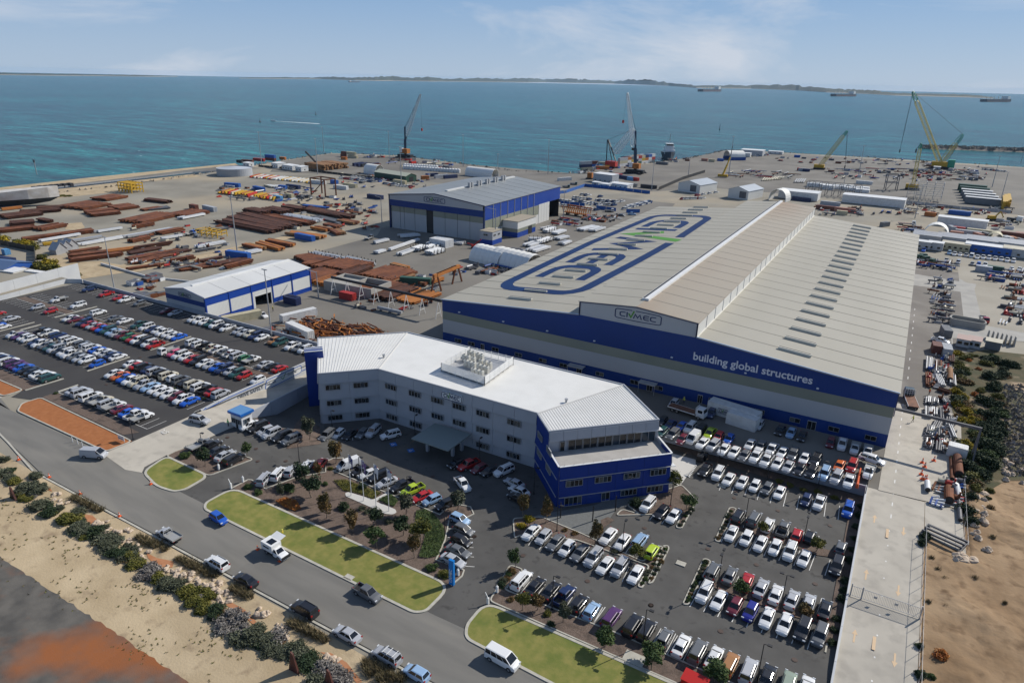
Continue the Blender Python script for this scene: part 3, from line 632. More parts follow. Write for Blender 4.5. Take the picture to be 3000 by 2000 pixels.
pc=[at(900+a/2.138,950+b/2.138,ZR+.3)for a,b in((840,290),(1112,380),(1290,250),(1020,185))]
plant=thing('plant_enclosure','slatted white screen enclosure full of condenser units on the office roof','plant enclosure')
dk=MB(M_galv);dk.prism([(p.x,p.y)for p in pc],ZR+.45,ZR+.6).build('deck',plant)
for k in range(4):
 a,b_=pc[k],pc[(k+1)%4]
 pm=MB(M_lt)
 for j in range(7):p=a.lerp(b_,j/6);pm.bar((p.x,p.y,ZR+.1),(p.x,p.y,ZR+2.35),.1)
 pm.build('screen_posts',plant)
 if k==2:
  r_=MB(M_galv)
  for z in(.9,1.5,2.2):r_.bar((a.x,a.y,ZR+z),(b_.x,b_.y,ZR+z),.06)
  r_.build('handrail',plant);continue
 for j in range(11):
  z=ZR+.62+j*.17;sm=MB(M_lt);sm.bar((a.x,a.y,z),(b_.x,b_.y,z),.05,.11);sm.build('slat',plant)
u_=(pc[1]-pc[0]);w_=(pc[3]-pc[0])
cm=MB(mat('condenser_cream',(.60,.59,.53),.5),M_black);cm.box(-.5,.5,-.4,.4,0,1.6);cm.tube((0,0,1.6),(0,0,1.68),.34,10,0);cm.tube((0,0,1.68),(0,0,1.7),.26,10,1)
for s in(-1,1):cm.box(-.42,.42,s*.4-.012,s*.4+.012,.35,1.4,0)
cmesh=cm.mesh('condenser_unit')
k=0
ordn=['first','second','third','fourth','fifth','sixth','seventh','eighth','ninth','tenth','eleventh','twelfth','thirteenth','fourteenth','fifteenth','sixteenth','seventeenth','eighteenth','nineteenth','twentieth']
for r_i,(v_,us_)in enumerate(((.2,(.62,.71,.80)),(.42,(.30,.39,.48,.60,.69,.78)),(.62,(.12,.21,.34,.52,.62,.72)),(.84,(.10,.19,.30,.39)))):
 for j,uu in enumerate(us_):
  p=pc[0]+u_*uu+w_*v_
  inst('condenser_unit',cmesh,None,(p.x,p.y,ZR+.6),math.atan2(u_.y,u_.x),label='cream condenser unit, %s from the left in the %s row inside the roof screens'%(ordn[j],('front','second','third','rear')[r_i]),cat='condenser unit',group='condenser units on the office roof')
ww=MB(M_galv)
ww.prism([tuple(p.xy)for p in[at(900+a/2.138,950+b/2.138,ZR+.1)for a,b in((735,352),(840,300),(1112,385),(1030,432))]],ZR+.085,ZR+.1)
for px_,py_ in((480,210),(1622,490)):
 p=at(900+px_/2.138,950+py_/2.138,ZR);vt=MB(M_galv);vt.tube((p.x,p.y,ZR),(p.x,p.y,ZR+.7),.22,8);vt.tube((p.x,p.y,ZR+.7),(p.x,p.y,ZR+.95),.38,8);vt.build('roof_ventilator',off)
lb=MB(M_lt,M_navy,M_green)
o0=Vector((33.3,P['BF'][1]-.62,8.35));
pl=[(u,v)for u,v in rounded([(-.9,-.55),(6.9,-.55),(6.9,1.55),(-.9,1.55)],.6,4)and[(q_.x,q_.y)for q_ in rounded([(-.9,-.55),(6.9,-.55),(6.9,1.55),(-.9,1.55)],.6,4)]]
sg=thing('office_sign','rounded white name sign with dark blue letters on the office front wall','sign')
MB(M_lt).xz([(o0.x+u*.70,o0.z+.35+v*.86)for u,v in pl],o0.y,o0.y+.3).build('sign_board',sg)
def offf(u,v,hh):return(o0.x+u*.70,o0.y-.02-hh,o0.z+.35+v*.86)
lb2=MB(M_navy,M_green);logo(lb2,offf,mv=.42,th=.04);lb2.build('sign_lettering',sg)
cnp=[at(900+a/2.138,950+b/2.138,2.0)for a,b in((800,617),(1025,685),(882,790),(652,712))]
cn=thing('entry_canopy','grey-green flat entrance canopy on white columns in front of the office','canopy')
MB(mat('canopy_roof',(.20,.235,.225),.5),M_off).prism([(p.x,p.y)for p in cnp],1.75,2.0).build('canopy_roof',cn)
for a,b_ in((755,770),(912,800),(968,765)):
 p=at(900+a/2.138,950+(b_+22)/2.138,ZL);MB(M_off).box(p.x-.3,p.x+.3,p.y-.3,p.y+.3,ZL,1.75).build('column',cn)
tw=thing('stair_tower','tall dark blue slab tower at the left end of the office','tower')
a=Vector((*P['LB'],0));b_=Vector((*P['LF'],0));v=(b_-a).normalized();nn=Vector((v.y,-v.x,0))
q=MB(M_offb);s0=Vector((-3.9,-51.6,0));s1=Vector((2.6,-51.0,0))
tp=[at(891,1030,12.6),at(946,1025,12.6)]
q=MB(M_offb,M_lt)
c1_=Vector((tp[0].x,tp[0].y,0));c2_=Vector((tp[1].x,tp[1].y,0));dd=(c2_-c1_);pp=Vector((-dd.y,dd.x,0)).normalized()*2.6
q.prism([(c1_.x,c1_.y),(c2_.x,c2_.y),(c2_.x+pp.x,c2_.y+pp.y),(c1_.x+pp.x,c1_.y+pp.y)],ZL,12.4).build('tower_block',tw)
q=MB(M_lt)
for o_ in(0,1.5,2.6):
 n3=pp.normalized()*o_;q.bar(c1_+n3+Vector((0,0,12.5)),c2_+n3+Vector((0,0,12.5)),.3,.22)
q.build('tower_capping',tw)
# ------------------------------------------------------------------ the two other sheds
def shed(name,lab,x0,x1,y0,y1,he,hr_,band,roofm,front=None):
 t=thing(name,lab,'shed');xm=(x0+x1)/2
 return t,xm
b2=thing('hangar_shed','large blue and white hangar shed with tall sliding front doors in the steel yard','shed')
x0,x1,y0,y1,he,hp_=-121.3,-62.5,122.0,204.0,17.4,20.4;xm=(x0+x1)/2
MB(M_roof2).hexa([(x0-.4,y0-.4,he-.1),(xm,y0-.4,hp_-.1),(xm,y1,hp_-.1),(x0-.4,y1,he-.1)],[(x0-.4,y0-.4,he+.1),(xm,y0-.4,hp_+.1),(xm,y1,hp_+.1),(x0-.4,y1,he+.1)]).build('roof_left',b2)
for k in range(9):
 a=y0-.4+(y1-y0+.4)*k/9;c=y0-.4+(y1-y0+.4)*(k+1)/9-.1
 MB(M_roof2).hexa([(xm,a,hp_-.1),(x1+.4,a,he-.1),(x1+.4,c,he-.1),(xm,c,hp_-.1)],[(xm,a,hp_+.12),(x1+.4,a,he+.12),(x1+.4,c,he+.07),(xm,c,hp_+.07)]).build('roof_sheet',b2)
MB(M_wht).xz([(x0,15.0),(x1,15.0),(x1,he-.1),(xm,hp_-.15),(x0,he-.1)],y0-.1,y0+.2).build('gable_wall',b2)
MB(M_blue).xz([(x0,11.8),(x1,11.8),(x1,15.0),(x0,15.0)],y0,y0+.3).build('front_band',b2)
tm=MB(M_navy);tm.bar((x0-.3,y0-.25,he),(xm,y0-.25,hp_),.3,.4);tm.bar((xm,y0-.25,hp_),(x1+.3,y0-.25,he),.3,.4)
for x in(x0+.2,x1-.3):tm.box(x-.4,x+.4,y0-.1,y0+.6,0,he-.2)
tm.build('trim',b2)
dx=[x0+.8,-114.6,-111.9,-105.1,-97.6]
for a,c in zip(dx[:-1],dx[1:]):
 q=MB(M_wht,M_trans);q.box(a+.12,c-.12,y0+.5,y0+.7,0,8.8);q.box(a+.12,c-.12,y0+.48,y0+.7,8.8,11.8,1);q.build('sliding_door',b2)
dx=[-93.3,-85.9,-78.4,-71.0,x1-.8]
for a,c in zip(dx[:-1],dx[1:]):
 q=MB(M_wht,M_trans);q.box(a+.12,c-.12,y0+.2,y0+.4,0,8.8);q.box(a+.12,c-.12,y0+.18,y0+.4,8.8,11.8,1);q.build('sliding_door',b2)
q=MB(M_black);q.box(-97.8,-93.2,y0+.8,y0+4,0,15);q.box(x0+.5,x1-.5,y0+.75,y0+.9,0,11.8);q.build('door_opening',b2)
q=MB(M_blueS,M_whtS,M_trans);q.box(x1-.3,x1,y0+.3,y1-26,10.2,he-.1,0);q.box(x1-.3,x1-.02,y0+.3,y1-26,5,10.2,2);q.box(x1-.3,x1-.01,y0+.3,y1-26,0,5,1);q.box(x1-.3,x1,y1-26,y1,10.4,he-.1,0)
q.build('right_wall',b2);q=MB(M_whtS);q.box(x0,x0+.3,y0+.3,y1,0,he-.1);q.build('left_wall',b2)
for k in range(4):MB(M_whtS).box(x1-.1,x1+.12,y1-26+k*3.2,y1-26+(k+1)*3.2-.15,0,10.4).build('side_door',b2)
q=MB(M_black);q.box(x0+.3,x1-.5,y1-.3,y1,0,he-.2);q.box(x1-12,x1-.2,y1-13,y1-12.7,0,10.3);q.build('dark_interior',b2)
q=MB(M_galv);
for k in range(7):q.box(x1+.02,x1+.2,y0+8+k*7,y0+8.25+k*7,0 if k in(0,1,2)else 4,he-.3)
q.build('downpipes',b2)
q=MB(M_whtS,M_black);q.box(xm-.8,xm+.8,y0+10,y1-3,hp_,hp_+.6);q.build('ridge_vent',b2)
for k in range(5):
 q=MB(M_galv)
 for s in(-1.2,1.2):q.box(xm-.2+1.3,xm+1.1+1.3,y0+30+k*8.5+s-.6,y0+30+k*8.5+s+.6,hp_-.4,hp_+2.6)
 q.build('exhaust_stack',b2)
q=MB(M_navy,M_green);logo(q,lambda u,v,hh:(xm-5.2+u*1.7,y0-.12-hh,16.6+v*1.3),mv=.48,th=.08);q.build('gable_logo',b2)
an=thing('annex_building','flat-roofed tan annex with blue base beside the hangar','annex')
ax0,ax1,ay0,ay1=-62.3,-53.5,139,158
q=MB(M_whtS,M_blueS,mat('tan_roof',(.33,.29,.22),.8),M_trans,M_black)
q.box(ax0,ax1,ay0,ay1,2.6,8.0,0);q.box(ax0,ax1+.02,ay0-.02,ay1,0,2.6,1);q.box(ax0,ax1+.04,ay0-.04,ay1,2.6,4.4,3)
q.build('walls',an);q=MB(mat('tan_roof',(.33,.29,.22),.8),M_navy);q.box(ax0,ax1+.3,ay0-.3,ay1+.3,8.0,8.25);q.build('roof',an)
q=MB(M_black);q.box(ax1+.03,ax1+.1,ay0+11,ay0+15,0,4.2);q.build('doorway',an)
an2=thing('site_office','small two-tone block with three little windows at the hangar corner','site office')
q=MB(M_off,M_blueS);q.box(-62.3,-55.2,117.8,126.5,2.3,6.2);q.box(-62.32,-55.18,117.78,126.5,0,2.3,1);q.build('walls',an2);MB(mat('tan_roof',(.33,.29,.22),.8)).box(-62.5,-55,117.6,126.6,6.2,6.4).build('roof',an2)
for x in(-60.2,):window(an2,(x,117.7,4.2),(1,0,0),2.4,.9,2)
for y in(119,123):window(an2,(-55.1,y,4.2),(0,1,0),1.6,.9,2)
b3=thing('blue_shed','blue and white shed with long light roof and open roller door by the car park','shed')
x0,x1,y0,y1,he,hp_=-91.1,-71.4,-28.0,16.5,8.6,10.2;xm=(x0+x1)/2
for s,xa,xb in((0,x0-.3,xm),(1,xm,x1+.3)):
 for k in range(5):
  a=y0-.3+(y1-y0+.6)*k/5;c=y0-.3+(y1-y0+.6)*(k+1)/5-.08
  za,zb=(he,hp_)if s==0 else(hp_,he)
  MB(ribbed('shed3_roof',(.60,.60,.58),'x',.5)).hexa([(xa,a,za-.08),(xb,a,zb-.08),(xb,c,zb-.08),(xa,c,za-.08)],[(xa,a,za+.08),(xb,a,zb+.08),(xb,c,zb+.04),(xa,c,za+.04)]).build('roof_sheet',b3)
MB(M_lt).box(xm-.5,xm+.5,y0+3,y1-.5,hp_,hp_+.35).build('ridge_vent',b3)
q=MB(M_wht,M_blue);q.box(x0,x1,y0,y0+.2,0,5.4);q.xz([(x0,7.0),(x1,7.0),(x1,he-.1),(xm,hp_-.1),(x0,he-.1)],y0,y0+.2,0);q.box(x0,x1,y0-.03,y0+.2,5.4,7.0,1);q.build('front_wall',b3)
q=MB(M_whtS);q.box(x0,x0+.2,y0+.2,y1,0,he-.1)
q.build('left_wall',b3)
n_b=5;bl=(y1-y0-.2)/n_b
for k in range(n_b):
 a=y0+.2+bl*k;c=a+bl
 q=MB(M_blueS,M_whtS,M_black)
 q.box(x1-.2,x1+.03,a+.2,c,5.9,he-.1,0)
 if k==2:q.box(x1-.2,x1,a+.2,a+1.2,0,5.9,1);q.box(x1-.2,x1,a+1.2,c-.8,4.3,5.9,1);q.box(x1-.1,x1+.06,a+1.3,c-.9,4.1,4.4,1);q.box(x1-6,x1-5.9,a,c,0,5,2);q.box(x1-5.9,x1-.25,a+.0,a+.1,0,5,2);q.box(x1-5.9,x1-.25,c-.1,c,0,5,2);q.box(x1-.2,x1,c-.8,c,0,5.9,1)
 else:q.box(x1-.2,x1,a+.2,c,1.6,5.9,1);q.box(x1-.2,x1+.03,a+.2,c,0,1.6,0)
 q.build('side_bay',b3);MB(M_blueS).box(x1-.2,x1+.18,a-.2,a+.2,0,he-.05).build('side_post',b3)
MB(M_blueS).box(x1-.2,x1+.2,y1-.2,y1+.1,0,he-.05).build('side_post',b3)
MB(M_whtS).box(x0,x1-.3,y1-.2,y1,0,he-.1).build('rear_wall',b3)
tm=MB(M_blue);tm.bar((x0-.2,y0-.15,he),(xm,y0-.15,hp_),.2,.25);tm.bar((xm,y0-.15,hp_),(x1+.2,y0-.15,he),.2,.25);tm.box(x1-.3,x1+.15,y0-.12,y0+.3,0,he);tm.build('gable_trim',b3)
q=MB(M_navy,M_green);logo(q,lambda u,v,hh:(x0+7.6+u*.82,y0-.06-hh,7.55+v*.72),mv=.42,th=.05);q.build('gable_logo',b3)
# ------------------------------------------------------------------ retaining / boundary walls
def wall_run(name,lab,pts,t,h,m,base=ZL,panels=0,capm=None,cat='wall',hs=None):
 r=thing(name,lab,cat);n_=0
 for i in range(len(pts)-1):
  a,b_=Vector((*pts[i][:2],0)),Vector((*pts[i+1][:2],0));k=max(1,round((b_-a).length/8))if panels else 1
  za,zb=(pts[i][2]if len(pts[i])>2 else h),(pts[i+1][2]if len(pts[i+1])>2 else h)
  for j in range(k):
   p,q_=a.lerp(b_,j/k),a.lerp(b_,(j+1)/k);v=(q_-p).normalized()*.03;s=Vector((-v.y,v.x,0)).normalized()*t/2
   h0,h1=za+(zb-za)*j/k,za+(zb-za)*(j+1)/k
   MB(m).hexa([p+v-s+Vector((0,0,base)),q_-v-s+Vector((0,0,base)),q_-v+s+Vector((0,0,base)),p+v+s+Vector((0,0,base))],[p+v-s+Vector((0,0,h0)),q_-v-s+Vector((0,0,h1)),q_-v+s+Vector((0,0,h1)),p+v+s+Vector((0,0,h0))]).build('wall_panel',r)
 return r
M_wall=mat('boundary_wall_pale',(.52,.53,.53),.7,c2=(.47,.48,.49),scale=.3)
M_wallb=mat('retaining_wall_grey',(.36,.38,.42),.7,c2=(.32,.34,.38),scale=.4)
def gw(q,h):
 p=G(*q);return(p.x,p.y,p.z+h)
wall_run('retaining_wall','long grey retaining wall between the left car park and the steel yard',[gw((-155,-19.9),1.2),gw((-24.6,-19.9),1.2)],.3,.35,M_wallb,panels=1,base=-1)
wall_run('boundary_wall','pale boundary wall at the far left edge of the car park',[gw((-155.2,-20.1),1.5),gw((-160.5,-23.3),1.5),gw((-156.8,-50),1.5),gw((-170,-60),1.5)],.3,1,M_wall,panels=1,base=1)
wall_run('tall_boundary_wall','tall pale panel wall with buttresses behind the far left of the car park',[gw((-172,-12),3.4),gw((-166,-47),3.4),gw((-190,-75),3.4)],.3,2,M_wall,panels=1,base=0)
wall_run('yard_kerb_wall','low pale concrete wall along the sandy bank behind the car park',[(-168,-5,.9),(-135,-6,.7),(-97,4,.5)],.5,1,M_wall,panels=1,base=0)
safe=wall_run('ramp_wall','pale wall with safety lettering beside the entrance ramp',[gw((-24.7,-66),.35),gw((-24.7,-61),.75),gw((-24.7,-58),.9),gw((-24.7,-19.9),.9)],.3,1,M_wall,panels=1,base=-1.5)
wall_run('ramp_side_wall','low grey wall on the office side of the entrance ramp',[gw((-13.2,-63.5),.6),(*Gz(-13.2,-46,.7).xy,1.7),(*Gz(-13.2,-36,.1).xy,1.1),(*Gz(-13.2,YS,0).xy,1.1)],.25,1,M_wallb,panels=1,base=-3)
wall_run('forecourt_wall','long grey retaining wall below the workshop forecourt',[(75,YS-.2,.35),(117.7,YS-.2,.35)],.3,.35,M_wallb,panels=1)
wall_run('driveway_wall','pale wall along the car park side of the right driveway',[(117.75,YS-.1,.5),(117.75,SY0,.5),(117.75,-70,-1.1),(117.75,-74,-1.5)],.3,0,M_wall,panels=1,base=-2.5)
wA=G(-24.7,-58);wB=G(-24.7,-19.9);wd=(wB-wA).normalized();wt=wA.z+.9
def wp(q_y,v,e=.0):
 t=(q_y+58)/(58-19.9);p=wA.lerp(wB,t);return Vector((p.x+.16+e,p.y,wt-v))
def wM(q_y,v,e=.03):return face_M(wp(q_y,v,e),(wd.x,wd.y,.0),(0,0,1))
LD=mat('lettering_dark',(.10,.11,.13),.6)
text_mesh('wall_lettering','DRIVE SAFELY',1.25,LD,wM(-55.5,2.0),safe,bold=.012)
text_mesh('wall_lettering','SAFE',1.1,LD,wM(-23.5,1.6),safe,bold=.012)
SB=mat('stripe_blue',(.01,.10,.42),.5);st=MB(SB)
g0=G(-24.7,-65.5,-.0)
st.bar(Vector((g0.x+.17,g0.y,g0.z-.1)),wp(-58,.5),.05,.18);st.bar(wp(-58,.5),wp(-46.8,.35),.05,.18);st.bar(wp(-33.6,2.0),wp(-19.9,2.0),.05,.18)
st.bar(Vector((g0.x+.17,g0.y-.1,g0.z-.1)),Vector((g0.x+.17,g0.y+.9,g0.z+.35)),.05,.16);st.bar(Vector((g0.x+.17,g0.y-.1,g0.z-.1)),Vector((g0.x+.17,g0.y+1.0,g0.z-.35)),.05,.16)
st.build('wall_stripe',safe)
sp=rounded([(-46.8,2.9),(-33.8,2.3),(-33.6,.25),(-46.2,.35)],.6,3)
q=MB(SB,M_lt,M_green);cu_,cv_=-40.1,1.42
q.add([wp(p.x,p.y,.02)for p in sp],[tuple(range(len(sp)))],0);q.add([wp(cu_+(p.x-cu_)*.965,cv_+(p.y-cv_)*.84,.035)for p in sp],[tuple(range(len(sp)))],1)
q.bar(wp(-41.2,1.3,.06),wp(-40.5,1.95,.06),.03,.15,2);q.bar(wp(-40.5,1.95,.06),wp(-39.5,.5,.06),.03,.15,2)
q.build('slogan_panel',safe)
text_mesh('slogan_lettering','Make Safe',.72,LD,wM(-46.1,1.8,.06),safe,bold=.0)
text_mesh('slogan_lettering','Good Day',.72,LD,wM(-38.9,1.5,.06),safe,bold=.0)
lines.build('bay_markings',kind='structure')
# ------------------------------------------------------------------ vehicles
def paint_mat():
 m=bpy.data.materials.new('car_paint');m.use_nodes=True;nt=m.node_tree;b=nt.nodes['Principled BSDF']
 oi=N(nt,'ShaderNodeObjectInfo');nt.links.new(oi.outputs['Color'],b.inputs['Base Color'])
 b.inputs['Roughness'].default_value=.32;b.inputs['Coat Weight'].default_value=.6;b.inputs['Coat Roughness'].default_value=.06;b.inputs['Metallic'].default_value=.05
 return m
M_paint=paint_mat();M_cg=mat('car_glass',(.010,.012,.015),.06,spec=.7);M_tyre=mat('tyre_rubber',(.018,.018,.018),.85);M_rim=mat('rim_alloy',(.38,.38,.38),.35,.6)
M_hl=mat('headlight_glass',(.62,.64,.66),.15);M_tl=mat('taillight_red',(.30,.012,.01),.3);M_trim=mat('dark_plastic',(.022,.022,.022),.6);M_tray=mat('alloy_tray',(.40,.40,.385),.45,.3)
def body_loft(mb,st,m=0):
 """st: list of (x, halfwidth, z_shoulder, z_deck)"""
 rings=[]
 for x,w,zs,zt in st:
  h=[(w*.86,.20),(w,.34),(w*1.0,zs-.22),(w*.95,zs-.04),(w*.80,zt),(w*.4,zt+.025)]
  rings.append([(x,a,b)for a,b in h]+[(x,0,zt+.03)]+[(x,-a,b)for a,b in h[::-1]])
 k=len(rings[0]);vs=[v for r in rings for v in r];fs=[]
 for i in range(len(rings)-1):
  for j in range(k):fs.append((i*k+j,i*k+(j+1)%k,(i+1)*k+(j+1)%k,(i+1)*k+j))
 fs+=[tuple(range(k))[::-1],tuple((len(rings)-1)*k+j for j in range(k))]
 mb.add(vs,fs,m)
def panel(mb,q,mg=(.07,.07,.06,.06),off=.016,m=0):
 a,b,c,d=[Vector(p)for p in q];n_=(b-a).cross(d-a).normalized()
 f=lambda u,v:a+(b-a)*u*(1-v)+(c-d)*u*v+(d-a)*v if False else(a*(1-u)+b*u)*(1-v)+(d*(1-u)+c*u)*v
 P_=[f(mg[0],mg[2]),f(1-mg[1],mg[2]),f(1-mg[1],1-mg[3]),f(mg[0],1-mg[3])]
 mb.hexa([p-n_*.01 for p in P_],[p+n_*off for p in P_],m)
def cabin(xr,xf,xrt,xft,zb,zt,wb,wt,glass,mbp,side=2,rear=True):
 B=[(xr,-wb,zb),(xf,-wb,zb),(xf,wb,zb),(xr,wb,zb)];T=[(xrt,-wt,zt),(xft,-wt,zt),(xft,wt,zt),(xrt,wt,zt)]
 mbp.hexa(B,T)
 e=.05;mbp.hexa([(xrt-.04,-wt-.02,zt),(xft+.04,-wt-.02,zt),(xft+.04,wt+.02,zt),(xrt-.04,wt+.02,zt)],[(xrt+.12,-wt+.12,zt+e),(xft-.12,-wt+.12,zt+e),(xft-.12,wt-.12,zt+e),(xrt+.12,wt-.12,zt+e)])
 panel(glass['windscreen'],[B[1],B[2],T[2],T[1]],(.06,.06,.04,.03))
 if rear:panel(glass['rear_window'],[B[3],B[0],T[0],T[3]],(.08,.08,.12,.05))
 for nm,q in(('side_window_r',[B[0],B[1],T[1],T[0]]),('side_window_l',[B[2],B[3],T[3],T[2]])):
  a,b_,c,d=[Vector(p)for p in q]
  for i in range(side):
   u0,u1=i/side,(i+1)/side
   panel(glass[nm],[a.lerp(b_,u0),a.lerp(b_,u1),d.lerp(c,u1),d.lerp(c,u0)],(.09 if i==0 else .05,.09 if i==side-1 else .05,.10,.08))
def finish(k,mbp,gl,wx,wy,r,L,w,zl=.66,ztl=.8,extra=None,twin=False):
 """collect the shared meshes of one vehicle kind"""
 d={'parts':[],'far':[]}
 for x in wx:
  for s in(-1,1):
   n_=10;vs=[(x+math.cos(PI*i/n_)*(r+.07),s*(w+.004),max(.22,r+math.sin(PI*i/n_)*(r+.06)))for i in range(n_+1)]+[(x,s*(w+.004),.22)]
   mbp.add(vs,[tuple(range(n_+2))if s<0 else tuple(range(n_+2))[::-1]],1)
 mbp.box(-L/2+.25,L/2-.25,-w*.9,w*.9,.14,.3,1)
 d['body']=mbp.mesh('body',False);d['glass']={}
 allg=MB(M_cg)
 for nm,g in gl.items():
  if not g.v:continue
  d['glass'][nm]=g.mesh(nm.replace('_r','').replace('_l','')if nm.startswith('side')else nm);allg.add(g.v,g.f)
 d['windows']=allg.mesh('windows')
 d['wheels']=[(x,s*wy,s)for x in wx for s in(-1,1)];d['r']=r
 wm=MB(M_tyre,M_rim);wm.tube((0,-.11,0),(0,.11,0),r,12,0);wm.tube((0,.10,0),(0,.125,0),r*.62,10,1);wm.tube((0,-.10,0),(0,-.125,0),r*.62,10,1)
 d['wheel']=wm.mesh('wheel')
 h=MB(M_hl);h.box(-.1,.03,-.2,.2,-.09,.09);d['headlight']=h.mesh('headlight');d['hl']=[(L/2-.04,s*(w-.26),zl)for s in(-1,1)]
 t=MB(M_tl);t.box(-.03,.1,-.14,.14,-.12,.12);d['taillight']=t.mesh('taillight');d['tl']=[(-L/2+.04,s*(w-.2),ztl)for s in(-1,1)]
 d['extra']=extra or[]
 return d
def newgl():return{k:MB(M_cg)for k in('windscreen','rear_window','side_window_r','side_window_l')}
KIND={}
def mk():
 p=MB(M_paint,M_trim);g_=newgl()
 body_loft(p,[(-2.36,.66,.74,.74),(-2.28,.80,.90,.88),(-1.6,.87,.96,.99),(-.6,.89,.95,.98),(.6,.89,.93,.96),(1.2,.88,.90,.93),(1.9,.84,.80,.80),(2.22,.76,.66,.66),(2.34,.60,.56,.54)])
 cabin(-1.75,1.15,-1.05,.38,.93,1.40,.80,.60,g_,p);KIND['S']=finish('S',p,g_,(-1.38,1.40),.80,.32,4.7,.885)
 p=MB(M_paint,M_trim);g_=newgl()
 body_loft(p,[(-1.98,.68,.80,.80),(-1.9,.80,.95,.98),(-1.2,.85,.97,1.0),(0,.86,.95,.98),(1.0,.85,.92,.95),(1.6,.82,.82,.82),(1.92,.74,.68,.66),(2.02,.6,.58,.56)])
 cabin(-1.86,1.05,-1.52,.35,.95,1.47,.79,.62,g_,p);KIND['H']=finish('H',p,g_,(-1.24,1.25),.77,.31,4.05,.86)
 p=MB(M_paint,M_trim);g_=newgl()
 body_loft(p,[(-2.34,.76,.9,.9),(-2.28,.86,1.05,1.08),(-1.4,.92,1.10,1.12),(0,.93,1.08,1.1),(1.2,.92,1.06,1.10),(1.95,.89,.98,1.0),(2.28,.82,.80,.80),(2.38,.7,.66,.62)])
 cabin(-2.24,1.22,-2.02,.52,1.07,1.72,.86,.70,g_,p,side=3);
 for s in(-1,1):p.box(-1.8,.3,s*.58-.03,s*.58+.03,1.78,1.84,1)
 KIND['V']=finish('V',p,g_,(-1.42,1.42),.83,.37,4.75,.92,.8,1.0)
 p=MB(M_paint,M_trim);g_=newgl()
 body_loft(p,[(-.95,.86,1.0,1.02),(0,.90,1.02,1.05),(1.1,.90,1.02,1.06),(1.95,.87,.95,.97),(2.42,.80,.78,.76),(2.55,.66,.62,.6)])
 p.box(-2.55,-.9,-.88,.88,.42,.62,0);p.box(-2.55,-.9,-.9,-.80,.62,1.04,0);p.box(-2.55,-.9,.80,.9,.62,1.04,0);p.box(-2.6,-2.5,-.88,.88,.5,1.04,0);p.box(-2.5,-.95,-.8,.8,.62,.66,1)
 cabin(-.95,1.25,-.80,.55,1.03,1.70,.82,.66,g_,p);KIND['U']=finish('U',p,g_,(-1.62,1.52),.82,.37,5.15,.90,.8,.85)
 p=MB(M_paint,M_trim,M_tray);g_=newgl()
 body_loft(p,[(.1,.84,1.0,1.02),(.6,.88,1.02,1.05),(1.3,.88,1.02,1.06),(1.95,.86,.95,.97),(2.42,.80,.78,.76),(2.55,.66,.62,.6)])
 p.box(-2.6,.1,-.35,.35,.45,.72,1);p.box(-2.65,.0,-.95,.95,.78,.88,2)
 for a in((-2.65,0,-.97,-.93),(-2.65,0,.93,.97),(-2.68,-2.64,-.95,.95)):p.box(a[0],a[1],a[2],a[3],.80,1.10,2)
 for y in(-.85,0,.85):p.box(-.04,.02,y-.03,y+.03,.88,1.62,2)
 p.box(-.04,.02,-.9,.9,1.58,1.64,2)
 cabin(.12,1.35,.22,.72,1.03,1.66,.80,.64,g_,p,side=1);KIND['T']=finish('T',p,g_,(-1.55,1.55),.80,.37,5.2,.88,.8,.72)
 p=MB(M_paint,M_trim);g_=newgl()
 body_loft(p,[(-2.45,.80,1.1,1.1),(-2.4,.90,1.2,1.22),(0,.93,1.2,1.22),(1.3,.92,1.18,1.2),(2.1,.88,1.0,1.0),(2.42,.78,.78,.74)])
 p.hexa([(-2.42,-.90,1.15),(1.2,-.90,1.15),(1.2,.90,1.15),(-2.42,.90,1.15)],[(-2.36,-.78,1.92),(.9,-.78,1.92),(.9,.78,1.92),(-2.36,.78,1.92)])
 cabin(.2,1.95,.1,1.0,1.15,1.90,.88,.76,g_,p,side=1,rear=False)
 panel(g_['rear_window'],[(-2.42,.90,1.15),(-2.42,-.90,1.15),(-2.36,-.78,1.92),(-2.36,.78,1.92)],(.1,.1,.15,.15));KIND['C']=finish('C',p,g_,(-1.5,1.6),.84,.34,4.9,.925,.8,1.0)
 p=MB(M_paint,M_trim);g_=newgl()
 body_loft(p,[(-2.55,.80,1.1,1.1),(-2.48,.92,1.2,1.22),(0,.95,1.2,1.22),(1.3,.94,1.18,1.2),(2.2,.88,1.0,1.0),(2.52,.78,.78,.74)])
 cabin(-2.45,1.95,-2.35,1.05,1.15,1.92,.90,.78,g_,p,side=4);KIND['B']=finish('B',p,g_,(-1.55,1.65),.86,.34,5.1,.945,.8,1.0)
 p=MB(M_paint,M_trim,M_tray);g_=newgl()
 p.box(1.0,2.75,-.95,.95,.5,1.35);p.box(-2.8,1.0,-.4,.4,.5,.8,1);p.box(-2.9,.8,-1.02,1.02,.85,.98,2)
 for a in((-2.9,.8,-1.04,-1.0),(-2.9,.8,1.0,1.04),(-2.92,-2.88,-1.02,1.02),(.78,.84,-1.02,1.02)):p.box(a[0],a[1],a[2],a[3],.9,1.4,2)
 cabin(1.0,2.75,1.05,2.45,1.35,2.15,.93,.84,g_,p,side=1);KIND['K']=finish('K',p,g_,(-1.7,1.9),.85,.40,5.6,.95,.75,.8)
 p=MB(M_paint,M_trim);g_=newgl()
 body_loft(p,[(-2.52,.80,.9,.9),(-2.45,.88,1.02,1.04),(0,.90,1.02,1.05),(1.1,.90,1.02,1.06),(1.95,.87,.95,.97),(2.42,.80,.78,.76),(2.55,.66,.62,.6)])
 cabin(-.9,1.25,-.80,.55,1.03,1.70,.82,.66,g_,p)
